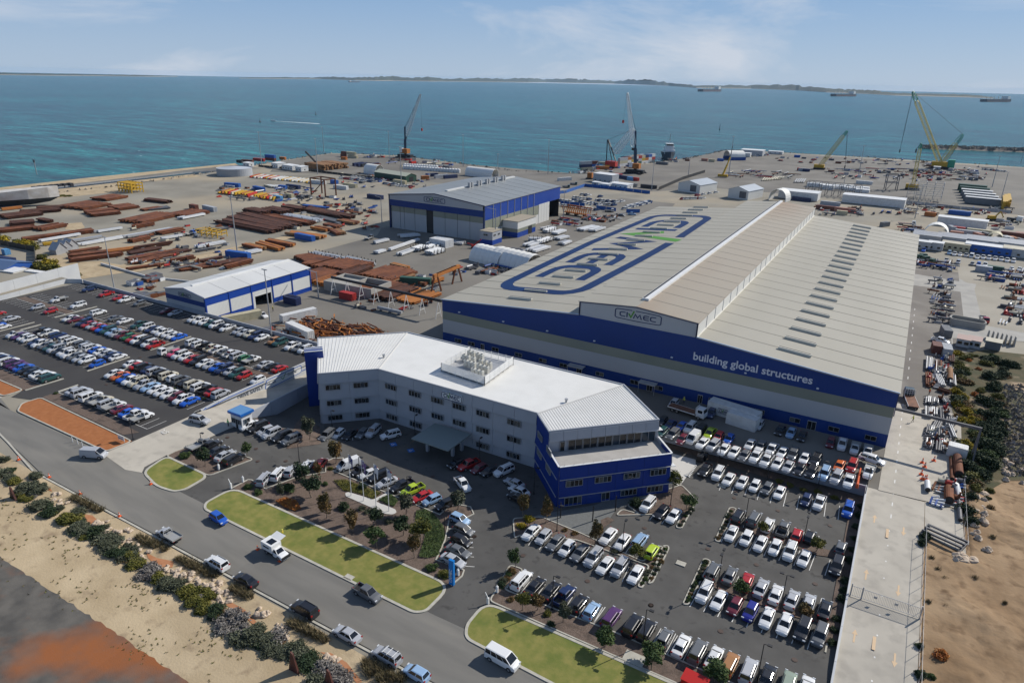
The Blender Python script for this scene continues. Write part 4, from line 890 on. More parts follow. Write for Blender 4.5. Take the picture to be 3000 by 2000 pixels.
 gl2={k:g_[k]for k in g_};cabin(-2.45,-.95,-2.35,-.95,1.03,1.76,.85,.72,{'windscreen':MB(),'rear_window':g_['rear_window'],'side_window_r':g_['side_window_r'],'side_window_l':g_['side_window_l']},p,side=1);KIND['Y']=finish('Y',p,g_,(-1.62,1.52),.82,.37,5.15,.90,.8,.85)
mk()
COLR=dict(w=('white',(.72,.72,.71)),s=('silver',(.42,.43,.45)),g=('grey',(.13,.135,.14)),k=('black',(.016,.016,.019)),b=('bright blue',(.012,.10,.50)),n=('navy',(.015,.03,.10)),r=('red',(.42,.018,.018)),
   m=('maroon',(.14,.018,.03)),G=('green',(.02,.16,.05)),t=('dark teal',(.02,.075,.07)),l=('lime green',(.42,.55,.03)),o=('orange',(.60,.13,.02)),p=('pink',(.62,.09,.18)),u=('purple',(.09,.03,.12)),
   c=('cream',(.58,.53,.41)),L=('pale blue',(.28,.42,.60)),z=('bronze',(.36,.17,.06)),D=('royal blue',(.02,.025,.26)),e=('sage green',(.30,.36,.28)))
KW=dict(S='sedan',H='hatchback',V='wagon',U='dual-cab ute',T='tray-back ute',C='van',B='minibus',K='small tray truck',Y='canopy-backed ute')
NM=dict(S='parked_car',H='parked_car',V='parked_wagon',U='parked_ute',T='tray_ute',C='van',B='minibus',K='tray_truck',Y='canopy_ute')
CATW=dict(S='car',H='car',V='wagon',U='ute',T='ute',C='van',B='minibus',K='truck',Y='ute')
ncar=0
USED={}
def vehicle(tok,loc,hd,label,group,lod=0):
 """hd: heading of the nose, degrees, 0=+x, 90=+y"""
 global ncar
 ncar+=1;c,k=tok[0],tok[1];d=KIND[k];col=list(COLR[c][1])
 j=R.uniform(.9,1.08);col=[min(.8,x*j)for x in col]
 t=thing(NM[k],label,CATW[k],loc,math.radians(hd),group);sc_=R.uniform(.97,1.02);t.scale=(sc_,sc_,sc_*R.uniform(.97,1.02))
 b=inst('body',d['body'],t);b.color=(*col,1)
 if lod==0:
  for nm,me in d['glass'].items():inst('side_window' if nm.startswith('side')else nm,me,t)
  for p in d['hl']:inst('headlight',d['headlight'],t,p)
  for p in d['tl']:inst('taillight',d['taillight'],t,p)
 else:inst('windows',d['windows'],t)
 for x,y,s in d['wheels']:inst('wheel',d['wheel'],t,(x,y,d['r']))
 return t
ORD=ordn+['twenty-first','twenty-second','twenty-third','twenty-fourth','twenty-fifth','twenty-sixth']
SIZEW={}
def row(items,hd,desc,lod=1,z=None,group=None,first='left',jit=2.0):
 """items: (token, (x,y) in level -2 coordinates); one label each"""
 for i,(tok,p)in enumerate(items):
  a=hd if len(tok)<3 else{'f':hd,'x':hd+180}.get(tok[2],hd)
  q=G(p[0],p[1],.07)if z is None else Vector((p[0],p[1],z))
  pos='%s from the %s'%(ORD[i],first)
  if len(items)>1 and i==len(items)-1:pos='last on the %s'%{'left':'right','top':'bottom'}.get(first,'right')
  lb_='%s %s, %s in the %s'%(COLR[tok[0]][0],KW[tok[1]],pos,desc)
  if len(lb_.split())>16:lb_=lb_.replace('from the left','from left').replace('last on the right','rightmost').replace('canopy-backed','canopy').replace('bright blue','blue').replace('in the row','in row').replace('by the','by').replace('beside the','beside')
  vehicle(tok,q,a+R.uniform(-jit,jit),lb_,group or 'vehicles in the '+desc.split(',')[0],lod)
def xs(s,y,dy=0):
 out=[]
 for t in s.split():a,b=t.split(':');out.append((b,(float(a),y)))
 return out
def even(s,x0,x1,y):
 T=s.split();n_=len(T);return[(t,(x0+(x1-x0)*i/(n_-1),y))for i,t in enumerate(T)if t!='-']
def px(f,s):
 out=[]
 for t in s.split(';'):
  a,b=t.split();x,y=map(float,a.split(','));p=f(x,y)[0];out.append((b,(p.x,p.y)))
 return out
UPY,DNY=90,-90
LA='left car park'
row(xs('-143:nV -132.3:rU -124.4:rS -120.3:wU -112.4:gH -97.3:mS -93:sS',-24.6),DNY,"far row of the left car park",group='cars along the far wall of the left car park')
row(even('wT wU wS tS wV kS wU - sH sS cH nV wS - zH tV - wU gS wV wH',-82.3,-29.6,-24.8),DNY,"upper-right row of the left car park",group='cars along the far wall of the left car park')
row(xs('-139.4:wT -127.3:wV',-37.4),DNY,"row above the empty top-left bed",group=LA+' sparse rows')
row(xs('-136.7:sH -128.8:rH',-45.8),DNY,"row below the empty top-left bed",group=LA+' sparse rows')
row(xs('-140.2:rS -131.3:sS',-56.6),UPY,'sparse row at the left edge',group=LA+' sparse rows')
row(xs('-128.4:bS -125:wS',-62.2),UPY,"lower sparse row at the left edge",group=LA+' sparse rows')
row(xs('-114.2:wV -104.2:gS -99.2:wS -91.7:tUx -87.8:wVx -84.9:nSx -82.1:wHx -79.3:wUx -76.7:wSx -74.2:wSx -71.8:bSx',-38.2),DNY+180,"row above the middle left-lot bed",group='cars round the middle bed of the left car park')
row(even('wS mS - nY rS sS rS bS tV LS sT mU GH rS wV kV wV rU',-116,-71.6,-46.3),DNY,"row below the middle left-lot bed",group='cars round the middle bed of the left car park')
row(even('wV wV kU cU wU gS wU sV GH wT - sS kS rS',-64.4,-27.6,-38.6),UPY,"row above the right-hand left-lot bed",group='cars round the right-hand bed of the left car park')
row(even('wK pH wV wH rS kV wS sS bS nY sH tV rH - wH',-64.1,-26.4,-47.2),DNY,"row below the right-hand left-lot bed",group='cars round the right-hand bed of the left car park')
row(xs('-114.6:wT -112.1:uS -109.6:wH -107:wH -102.9:nS -100.3:wU -97.5:gS -94.9:tS -92.4:sV -89.8:kS -87.4:wV -84.9:wU -82.2:gS -79.7:sS -76.9:wH -71.9:bH',-63.4),DNY,"row below the far left bed",group='cars round the left bed of the left car park')
row(xs('-110.6:kU -107.8:wU -102.8:nV -97.4:wV -94.4:wV -90:gV -87.4:sH -84.8:wV -82.2:bS -79.5:wS -77:sS -74.6:nS -72:wS',-57.4),UPY,"row above the far left bed",group='cars round the left bed of the left car park')
row(even('wS oS bS wU cV sU LS wS wS wS mH wU bS',-61.7,-30.2,-64.9),DNY,'front of the lower bed',group='cars round the lower bed of the left car park')
row(even('wS rS kV nS sV kV cV wH gV kS cV wV kU rS sV',-64.2,-27.5,-58.0),UPY,'back of the lower bed',group='cars round the lower bed of the left car park')
row(xs('-101:wS -98.6:sV -96.2:nV -93.5:wV -90.8:uV -88.3:uS -85.8:bS -83.2:kS -80.4:kS -77.9:wS -75.4:wU -72.9:tV',-75.4),UPY,"row by the left red gravel",group='cars in the front row of the left car park')
row(xs('-59.4:sS -57:sV -53:wY -50.4:gS -48.4:cT -45.6:sV -43.1:wT -40.2:mS -37.1:bS -34.5:wU -32.1:wT',-76.1),UPY,"row by the long red gravel",group='cars in the front row of the left car park')
k1=crop(1850,1150,2.94,-1.3);k2=crop(1900,1400,2.613,-1.3);k3=crop(1300,1300,2.24,-1.3);k4=crop(600,1200,2.614,-1.3);k5=crop(0,1200,1.96,-1.3);k6=crop(900,950,2.138,-1.3);k7=crop(600,1400,2.614,-1.3)
RP='cars in the right-hand car park'
row(px(k1,'635,665 kU;745,697 wV;838,742 wS;952,768 wS;1062,800 wH;1168,825 gH;1276,855 wS;1503,922 nH;1618,945 wU;1865,1008 bV'),-93,'row below the forecourt wall',0,group=RP)
row(px(k2,'690,292 kV;810,312 gV;915,355 wS;1032,388 gU;1135,432 rH;1235,448 kH;1472,530 gH'),87,'back row above the tree strip',0,group=RP)
row(px(k2,'635,420 wS;750,458 wH;857,498 wS;970,525 wS;1082,562 wV;1192,610 wS;1440,675 kV'),-93,'front row below the upper tree strip',0,group=RP)
row(px(k2,'492,715 gV;625,742 gS;750,790 rS;862,838 sS;975,885 wS;1100,925 sS;1226,955 sS;1352,1003 kS'),87,'back row of the lower double bay',0,group=RP)
row(px(k2,'428,875 wV;540,930 wS;662,978 mH;780,1020 DH;908,1065 wS;1045,1112 wS;1180,1163 kV;1312,1200 gV'),-93,'front row of the lower double bay',0,group=RP)
row(px(k3,'510,893 wV;600,932 kS;702,960 kS;792,993 nU;885,1045 kH;970,1090 LH;1100,1140 uV;1240,1190 kV;1333,1225 kV;1450,1270 gH;1560,1318 wS;1668,1360 gV;1775,1400 wS;1876,1445 zV;2000,1487 sV;2125,1525 kS;2260,1572 eV;2380,1600 wS'),87,'bottom row by the mulch bed',0,group=RP)
row(px(k3,'575,577 wS;655,607 sH;735,643 gS;810,683 wH;895,712 gS;983,745 sV;1060,793 wS;1156,808 sV;1260,853 wS'),-92,'middle row right of the office',0,group=RP)
row(px(k3,'1080,603 wS;1174,640 wS;1285,637 LVx;1365,702 lHx'),-92,"short row with the lime hatchback",0,group=RP)
row(px(k3,'1340,397 wV;1430,443 kS;1510,468 wS'),-95,'short row by the blue office wing',0,group=RP)
OF='cars in front of the office'
row(px(k3,'105,492 LH;130,562 gH;115,632 kH;95,700 gS;60,762 sS'),-4,'column left of the office exit lane',0,group=OF,first='top')
row(px(k4,'345,117 wS;408,135 kV;466,160 sH;512,182 sV;590,205 kV;662,228 gV'),-100,'row beside the guard hut',0,group=OF)
row(px(k4,'936,197 gV;1022,182 wH;1110,188 kS;1205,180 gH;1290,165 sV'),-78,'shaded row along the office left wing',0,group=OF)
row(px(k4,'1423,192 wV'),-118,'angled bay beside the entry canopy',0,group=OF)
row(px(k5,'1150,200 gT;1208,208 kU;1250,237 kS;1292,260 sS;1342,285 kV'),92,'row behind the small lawn',0,group=OF)
row(px(k4,'460,527 sV;565,488 wV;660,466 sH;778,432 wS;888,412 rH'),112,'row above the corner garden bed',0,group=OF)
row(px(k4,'1100,420 wC;1190,465 kH;1258,487 wS;1335,510 kV;1395,553 sS;1510,582 kU;1590,612 lU;1662,662 rS;1740,687 LH;1838,722 kH'),-108,'row behind the flagpoles',0,group=OF)
row(px(k4,'1975,567 wU'),-30,'lane in front of the office, driving',0,group=OF)
row(px(k6,'935,872 kH;1012,877 rU;1078,902 mH;1145,915 kS;1232,915 wV'),-108,'shaded row right of the entry canopy',0,group=OF)
row(px(k6,'1298,992 sS;1327,1040 wS;1322,1085 kS'),172,'stack of bays by the blue corner',0,group=OF,first='top')
f0=crop(1850,1150,2.94,.7);FC='cars on the workshop forecourt'
row(px(f0,'265,337 tH;355,362 gV;440,397 mS;530,392 wC;613,432 wS;703,453 sV;795,485 wS;885,508 wS;973,538 gS;1070,547 wY;1163,583 wU;1258,607 wS;1350,633 sS;1450,658 kS;1550,683 kV;1660,697 LV;1764,730 sV;1873,758 wU'),-95,'front forecourt row',0,z=.07,group=FC)
row(px(f0,'265,242 kH;335,272 nS;430,286 bS;505,302 wV;592,327 kV;675,352 lU;750,378 rH;840,398 bH;1022,443 wS;1112,460 gH;1208,487 wU;1300,512 wS;1390,533 gV;1490,562 wS;1585,582 kV;1790,628 oS;1898,632 rV'),-95,'second forecourt row',0,z=.07,group=FC)
row(px(f0,'365,92 sH;690,175 nV;1100,275 sH;1280,322 kS;1375,342 LS;1470,372 kS;1715,430 mH;1815,442 wU;1925,477 wT;2035,502 wT'),-92,'bays against the workshop wall',0,z=.07,group=FC)
vehicle('wU',f0(2070,597)[0]*1.0,-12,'white dual-cab ute driving off the forecourt onto the right-hand driveway',None)
vehicle('wT',f0(2040,702)[0]*1.0,-95,'white tray-back ute parked right of the orange plastic barriers',None)
def road(tok,f,x,y,hd,lab):
 p=f(x,y)[0];q=G(p.x,p.y,.08);return vehicle(tok,q,hd,lab,None)
road('sC',k5,540,255,26,'silver van turning out of the driveway beside the red gravel')
road('bH',k4,105,828,-6,'bright blue hatchback parked at the kerb of the long lawn')
road('sT',k5,968,718,178,'silver tray-back ute parked on the verge side of the road')
road('wV',k5,1247,880,178,'white wagon parked on the verge side behind a black car')
road('kS',k5,1410,975,178,'black sedan parked at the verge between two wagons')
road('kV',k5,1750,1145,178,'black wagon parked at the verge above a silver sedan')
road('sS',k7,1090,1192,178,'silver sedan parked at the sandy verge')
rk_=road('sV',k7,1395,1362,178,'silver wagon with white roof racks parked at the verge')
road('LH',k7,1620,1492,178,'blue hatchback parked lowest on the road verge')
road('gU',k4,1245,1402,-4,'grey dual-cab ute parked at the kerb near the lawn end')
road('wB',k3,385,1408,-4,'white minibus driving past the lower lawn')
cmp_=road('wT',k4,548,1085,-4,'white camper ute with solar panel and open side hatch at the lawn kerb')
q=MB(M_lt,M_cg,M_trim);q.box(-2.7,.2,-1.0,1.0,.9,2.35,0);q.box(-1.7,-.3,-.6,.6,2.35,2.42,1);q.box(-2.2,-.6,-1.02,-.99,1.5,1.8,1);q.build('camper_box',cmp_)
q=MB(M_lt);q.hexa([(-2.5,1.0,2.3),(-.1,1.0,2.3),(-.1,2.3,2.55),(-2.5,2.3,2.55)],[(-2.5,1.0,2.36),(-.1,1.0,2.36),(-.1,2.3,2.61),(-2.5,2.3,2.61)]);q.build('side_hatch',cmp_)
for p_ in((2.6,),):q=MB(M_trim);q.box(2.5,2.7,-.85,.85,.45,.95);q.build('bull_bar',cmp_)
q=MB(M_lt)
for x in(-1.6,-.6,.2):q.box(x-.04,x+.04,-.72,.72,1.86,1.92)
q.build('roof_rack',rk_)
p=k5(1,1)
pp_=crop(0,600,2.24,-1.3)(1310,1412)[0];vehicle('sV',G(pp_.x,pp_.y,.1),12,'silver wagon driving in on the concrete apron towards the guard hut',None)
def flatbed(loc,hd,lab,colr=(.72,.72,.71)):
 t=thing('flatbed_truck',lab,'truck',loc,math.radians(hd))
 q=MB(M_paint,M_trim);q.box(2.6,4.6,-1.15,1.15,.7,1.7);q.hexa([(2.6,-1.1,1.7),(4.55,-1.1,1.7),(4.55,1.1,1.7),(2.6,1.1,1.7)],[(2.7,-1.0,2.75),(4.3,-1.0,2.75),(4.3,1.0,2.75),(2.7,1.0,2.75)]);o=q.build('cab',t);o.color=(*colr,1)
 g_=MB(M_cg);panel(g_,[(4.55,-1.1,1.7),(4.55,1.1,1.7),(4.3,1.0,2.75),(4.3,-1.0,2.75)],(.06,.06,.1,.1));g_.build('windscreen',t)
 for s in(-1,1):g_=MB(M_cg);g_.box(3.0,4.1,s*1.06-.03,s*1.06+.03,1.8,2.5);g_.build('side_window',t)
 q=MB(mat('rusty_deck',(.12,.05,.03),.8,c2=(.2,.09,.05),scale=1));q.box(-4.6,2.4,-1.2,1.2,1.05,1.2);q.build('deck',t);q=MB(M_trim);q.box(-4.4,4.3,-.45,.45,.6,1.0);q.build('chassis',t)
 q=MB(M_lt)
 for y in(-1.1,-.55,0,.55,1.1):q.box(2.42,2.5,y-.04,y+.04,1.2,2.9)
 for z_ in(1.8,2.35,2.85):q.box(2.42,2.5,-1.15,1.15,z_,z_+.08)
 q.build('headboard',t);q=MB(M_lt);q.box(-4.65,2.4,-1.26,-1.2,1.0,1.22);q.box(-4.65,2.4,1.2,1.26,1.0,1.22);q.build('side_rail',t)
 wm=MB(M_tyre,M_rim);wm.tube((0,-.15,0),(0,.15,0),.5,12,0);wm.tube((0,-.17,0),(0,.17,0),.26,10,1);me=wm.mesh('wheel')
 for x in(-3.4,-2.2,3.3):
  for s in(-1,1):inst('wheel',me,t,(x,s*1.0,.5))
 return t
p=f0(480,165)[0];flatbed((p.x,p.y,.07),-8,'white flatbed truck with rusty red deck on the workshop forecourt')
p=crop(2500,1100,6.27,.7)(1050,470)[0];flatbed((p.x,p.y,.1),100,'dark cabbed truck with flat deck on the road beside the workshop corner',(.05,.07,.07))
# ------------------------------------------------------------------ vegetation
def leafmat(name,c,c2):
 return mat(name,c,.75,c2=c2,scale=1.6,mix=(.38,.62),obj=True,spec=.2)
LM=dict(green=leafmat('leaf_green',(0.038,0.065,0.020),(0.090,0.128,0.038)),dark=leafmat('leaf_dark',(0.020,0.038,0.017),(0.051,0.072,0.032)),bronze=leafmat('leaf_bronze',(0.087,0.070,0.026),(0.217,0.123,0.046)),
  grey=leafmat('leaf_greygreen',(.055,.062,.036),(.125,.135,.088)),olive=leafmat('leaf_olive',(0.072,0.080,0.017),(0.160,0.145,0.029)),yellow=leafmat('leaf_wattle',(.16,.14,.012),(.40,.29,.02)),
  purple=leafmat('leaf_purplegrey',(.12,.105,.095),(.26,.24,.215)),tuft=leafmat('leaf_tuft',(0.102,0.087,0.041),(0.232,0.181,0.102)),orange=leafmat('leaf_orange',(0.319,0.102,0.029),(0.507,0.203,0.043)))
M_bark=mat('bark',(.16,.12,.09),.9,c2=(.22,.18,.14),scale=3,obj=True)
def crown_mesh(kind,n,rx,rz,seed,leaf=.16,cz=0,clumps=9,flat=False):
 r=random.Random(seed);mb=MB(LM[kind]);cl=[]
 for i in range(clumps):
  a=r.uniform(0,2*PI);e=r.uniform(-.8,1);rr=r.uniform(.25,.72);ce=math.sqrt(max(0,1-e*e))
  cl.append((math.cos(a)*ce*rr*rx,math.sin(a)*ce*rr*rx,cz+e*rr*rz,r.uniform(.28,.5)))
 for i in range(n):
  c=cl[i%clumps];a=r.uniform(0,2*PI);e=r.uniform(-1,1);ce=math.sqrt(1-e*e);q=c[3]*(r.random()**.4)
  p=Vector((c[0]+math.cos(a)*ce*q*rx,c[1]+math.sin(a)*ce*q*rx,c[2]+e*q*rz))
  if flat and p.z<.03:p.z=abs(p.z)+.03
  u=Vector((r.gauss(0,1),r.gauss(0,1),r.gauss(0,.6))).normalized();v=u.cross(Vector((r.gauss(0,1),r.gauss(0,1),r.gauss(0,1)))).normalized();s=leaf*r.uniform(.6,1.3)
  mb.add([p-u*s,p+v*s*.7,p+u*s,p-v*s*.7],[(0,1,2,3)])
 return mb.mesh('crown')
def trunk_mesh(h,seed,r0=.09):
 r=random.Random(seed);mb=MB(M_bark);p=Vector((0,0,-.1));top=h*.55
 q=Vector((r.uniform(-.15,.15),r.uniform(-.15,.15),top));mb.tube(p,q,r0,6,0,r0*.6)
 for i in range(4):
  a=r.uniform(0,2*PI);e=q+Vector((math.cos(a)*h*.17,math.sin(a)*h*.17,h*.28));mb.tube(q-Vector((0,0,r.uniform(0,top*.3))),e,r0*.5,5,0,r0*.2)
 return mb.mesh('trunk')
TREES={}
for k,kd,tall in(('green','green',1),('darkt','dark',1),('bronze','bronze',1.3),('greyt','grey',1.2),('olivet','olive',1)):
 TREES[k]=[(crown_mesh(kd,1500,.36/tall**.8,.40*min(tall,1.1),11+i+len(k)*7,.036,.60,14),trunk_mesh(1.0,i+5,.018))for i in range(3)]
BUSH={k:[crown_mesh(k,1900,.74,.52,40+i*3+len(k),.062,.22,18,True)for i in range(2)]for k in('green','dark','bronze','grey','olive','yellow','purple','orange')}
def tuft_mesh(seed):
 r=random.Random(seed);mb=MB(LM['tuft'])
 for i in range(260):
  a=r.uniform(0,2*PI);b0=Vector((r.gauss(0,.22),r.gauss(0,.22),0));t=b0+Vector((math.cos(a)*r.uniform(.1,.5),math.sin(a)*r.uniform(.1,.5),r.uniform(.4,.95)));s=Vector((-math.sin(a),math.cos(a),0))*.035
  mb.add([b0-s,b0+s,t],[(0,1,2)])
 return mb.mesh('blades')
TUFT=[tuft_mesh(i)for i in range(3)]
def tree(q,h,kind,lab,wide=1.0,z=None):
 p=G(*q,.03)if z is None else Vector((q[0],q[1],z));c,t=R.choice(TREES[kind])
 o=thing('tree',lab,'tree',p,R.uniform(0,6));o.scale=(h*wide,h*wide,h)
 inst('trunk',t,o);inst('crown',c,o);return o
def bush(q,r_,kind,lab,group=None,z=None,name='shrub',h=None,cat='shrub'):
 p=G(*q,.02)if z is None else Vector((q[0],q[1],z));me=TUFT if kind=='tuft' else BUSH[kind]
 return inst(name,R.choice(me),None,p,R.uniform(0,6),(r_,r_,h or r_*.9),label=lab,cat=cat,group=group)
def bx(p):return(p.x,p.y)
c4=crop(600,1200,2.614,ZL);c3=crop(1300,1300,2.24,ZL);c5=crop(0,1200,1.96,ZL);c2=crop(1900,1400,2.613,ZL);c7=crop(600,1400,2.614,ZL);c8=crop(2000,600,2.24,ZL);c1b=crop(1850,1150,2.94,ZL)
for f,x,y,h,k,lab,wd in(
 (c4,1003,412,6.0,'bronze','tall bronze-tipped gum tree at the bed corner beside the white van',1),(c4,748,585,5.2,'darkt','dark round tree behind the left of the long lawn',1.15),(c4,822,672,5.2,'darkt','dark round tree right of its twin behind the long lawn',1.2),
 (c4,868,520,4.0,'bronze','slim bronze tree left of the flagpoles beside the red hatchback',.8),(c4,928,832,5.6,'bronze','bronze gum tree in the mulch below the flagpole slab',.95),(c4,1135,935,5.0,'bronze','reddish gum tree standing nearest the middle of the long lawn',1),
 (c4,1308,882,4.2,'darkt','dark tree just below the rounded end of the flagpole slab',1.1),(c4,1315,1052,4.6,'green','round green tree at the edge of the long lawn',1.3),(c4,1540,800,5.4,'greyt','grey-green gum beside the lime ute row',.9),(c4,1515,965,4.6,'darkt','dark shaggy tree left of the green ground cover',1.15),
 (c4,1660,1012,5.0,'olivet','olive tree inside the green ground cover patch',1.25),(c4,1608,1135,5.6,'bronze','thin bronze gum below the green ground cover',.75),(c4,1935,765,4.8,'greyt','grey-green tree at the traffic island beside the black hatchback',1.1),(c4,583,682,4.0,'greyt','thin young tree above the orange flower patch',.7),
 (c4,800,228,5.6,'greyt','tall grey-green gum by the office left wing corner',1.0),(c4,325,362,4.2,'green','small sapling on the kerb island behind the black cars',.8),(c5,1178,322,5.0,'darkt','dark tree in the bed behind the small lawn',.9),
 (c3,520,482,5.8,'bronze','bronze column tree left of the blue office wing',.8),(c3,672,525,6.2,'bronze','tall bronze gum at the blue office corner',.7),(c3,995,662,5.2,'bronze','bronze gum between two rows near the grey paving',.9),(c3,465,822,4.4,'green','small sapling on the entrance island by the white wagon',.8),
 (c3,522,1092,3.6,'olivet','olive shrub tree left in the lower mulch bed',1.1),(c3,612,1090,3.4,'bronze','bronze shrub tree second in the lower mulch bed',1.2),(c3,785,1172,4.2,'greyt','sparse gum third in the lower mulch bed',.9),(c3,1055,1335,4.0,'green','round green tree in the lower mulch bed below the maroon car',1.3),
 (c3,1362,1480,3.8,'green','round green tree beside the concrete pad of the lower lawn',1.3),(c3,1600,432,3.8,'green','round green tree by the traffic island right of the blue wing',1.4),(c3,1505,300,4.6,'olivet','loose tree beside the blue wing right corner',1.2),(c3,1262,760,3.4,'olivet','round olive tree behind the silver wagon with roof rack',1.45),
 (c2,868,428,2.8,'olivet','small olive tree between the white cars of the upper tree strip',1.3),(c2,1282,560,3.2,'olivet','olive tree right end of the upper tree strip',1.3),(c2,700,905,3.6,'green','green tree between the red cars of the lower tree strip',1.2),(c2,1188,1072,3.0,'bronze','orange-bronze tree at the right of the lower tree strip',1.4),
 (c2,20,1400,3.8,'green','green tree at the bottom mulch bed left of the red electrical box',1.3),(c2,500,1560,4.0,'green','green tree right of the red electrical box',1.4)):
 tree(bx(f(x,y)[0]),h,k,lab,wd)
for f,x,y,r_,k,lab in(
 (c4,330,598,1.5,'green','low green shrub at the far left corner of the long lawn bed'),(c4,415,640,1.5,'green','second low green shrub in the corner of the long lawn bed'),(c4,640,610,2.4,'green','wide green shrub above the orange flowers'),(c4,1062,760,1.9,'dark','dark shrub left of the flagpole slab'),
 (c4,1738,1225,1.7,'green','green shrub near the blue pylon sign'),(c4,1838,1270,1.8,'olive','olive shrub beside the blue pylon sign'),(c5,1062,275,1.9,'green','round green shrub behind the small lawn'),(c3,1272,400,2.3,'dark','broad dark shrub against the blue office wing'),
 (c4,1200,760,1.3,'grey','white-flowering shrub left below the flagpole slab'),(c4,1245,785,1.2,'grey','second white-flowering shrub below the flagpole slab'),(c4,1410,860,1.3,'grey','white-flowering shrub right below the flagpole slab'),(c4,1470,850,1.2,'grey','small pale shrub beside the flagpole slab tip'),
 (c4,1210,600,1.6,'dark','dark clipped shrub between the flagpoles and white sedan'),(c4,920,575,1.1,'green','small round shrub in the mulch behind the dark trees'),(c4,965,455,1.0,'olive','small olive shrub on the corner bed'),
 (c3,560,500,1.7,'yellow','yellow-green shrub left of the blue wing car row'),(c3,510,545,1.5,'yellow','yellow-green shrub at the island tip by the blue wing'),(c3,440,1025,1.0,'bronze','rusty low shrub left in the lower bed'),(c3,685,1120,1.2,'olive','olive low shrub in the lower bed'),
 (c3,860,590,1.1,'bronze','reddish low shrub at the grey paving edge'),(c3,795,568,.9,'bronze','small reddish shrub at the grey paving edge'),(c3,1120,712,1.1,'grey','pale low shrub in the thin tree strip'),(c3,705,1190,1.0,'dark','dark low shrub in the lower mulch bed')):
 bush(bx(f(x,y)[0]),r_,k,lab)
HG='low hedge plants along the garden strips'
def hedge(f,a,b_,n_,kinds=('dark','bronze','green','grey'),r_=.8,lab='low hedge plant in a narrow kerbed garden strip',g_=HG):
 P0=f(*a)[0];P1=f(*b_)[0]
 for i in range(n_):
  p=P0.lerp(P1,(i+.5)/n_);bush((p.x+R.uniform(-.2,.2),p.y+R.uniform(-.2,.2)),r_*R.uniform(.8,1.25),R.choice(kinds),lab,g_)
hedge(c3,(1450,680),(1290,930),10);hedge(c2,(630,245),(530,480),9);hedge(c2,(445,640),(290,960),12);hedge(c3,(1640,420),(1540,545),5);hedge(c3,(450,830),(370,945),5,r_=1.0);hedge(c2,(140,530),(20,790),8)
for x,y,r_ in((1625,225,1.5),(1612,300,1.6),(1590,385,1.4),(1575,470,1.3),(1560,560,1.5),(1535,640,1.5),(1500,800,1.4),(1492,870,1.3),(1480,940,1.4),(1440,1085,1.3),(1425,1170,1.2),(1400,1260,1.2)):bush(bx(c2(x,y)[0]),r_,'dark','dark shrub in the deep strip between car park and driveway wall','dark shrubs along the driveway wall')
for x,y in((1000,35),(1085,62),(1190,100),(1290,110),(1420,155)):bush(bx(c2(x,y)[0]),1.3,'olive','olive shrub at the foot of the forecourt retaining wall','shrubs below the forecourt wall')
for x,y in((365,1240),(560,1290),(700,1350)):bush(bx(crop(0,600,2.24,ZL)(x,y)[0]),.9,'green','little green shrub in the mulch strip beside the red gravel','little shrubs beside the red gravel')
for i in range(9):bush((-112+i*4.6,-42.3),.7,'olive','tiny olive plant in a garden strip of the left car park','tiny plants in the left car park strips')
for i in range(9):bush((-60+i*3.8,-61.4),.7,'green','tiny green plant in a lower garden strip of the left car park','tiny plants in the left car park strips')
def cover(name,f,pts,kind,n,lab,leaf=.09,h=.35):
 P_=f(*pts);xs_=[p.x for p in P_];ys_=[p.y for p in P_];mb=MB(LM[kind]);poly=[(p.x,p.y)for p in P_]
 def inside(x,y):
  c=False
  for i in range(len(poly)):
   (x1,y1),(x2,y2)=poly[i-1],poly[i]
   if(y1>y)!=(y2>y)and x<(x2-x1)*(y-y1)/(y2-y1)+x1:c=not c
  return c
 k=0
 while k<n:
  x,y=R.uniform(min(xs_),max(xs_)),R.uniform(min(ys_),max(ys_))
  if not inside(x,y):continue
  k+=1;p=G(x,y,.07+R.random()*h);u=Vector((R.gauss(0,1),R.gauss(0,1),R.gauss(0,.5))).normalized()*leaf;v=u.cross(Vector((R.gauss(0,.5),R.gauss(0,.5),1))).normalized()*leaf*.8
  mb.add([p-u,p+v,p+u,p-v],[(0,1,2,3)])
 return mb.build(name,label=lab,cat='ground cover',kind='stuff')
cover('ground_cover',c4,(1620,780,1680,765,1750,800,1830,900,1840,980,1790,1120,1700,1140,1640,1130,1680,1000,1700,900,1610,850),'green',9000,'green ground cover right of the mulch garden')
cover('ground_cover',c4,(985,545,1080,540,1170,575,1350,640,1290,690,1200,650,1060,620),'olive',4500,'olive ground cover behind the flagpole slab')
cover('flower_patch',c4,(540,700,620,675,700,700,740,760,690,780,600,745),'orange',2200,'orange flowering ground cover at the lawn edge')
cover('ground_cover',c4,(1330,690,1420,650,1480,700,1450,745,1380,720),'green',2000,'green ground cover beside the flagpole path')
VG='coastal shrubs along the road verge'
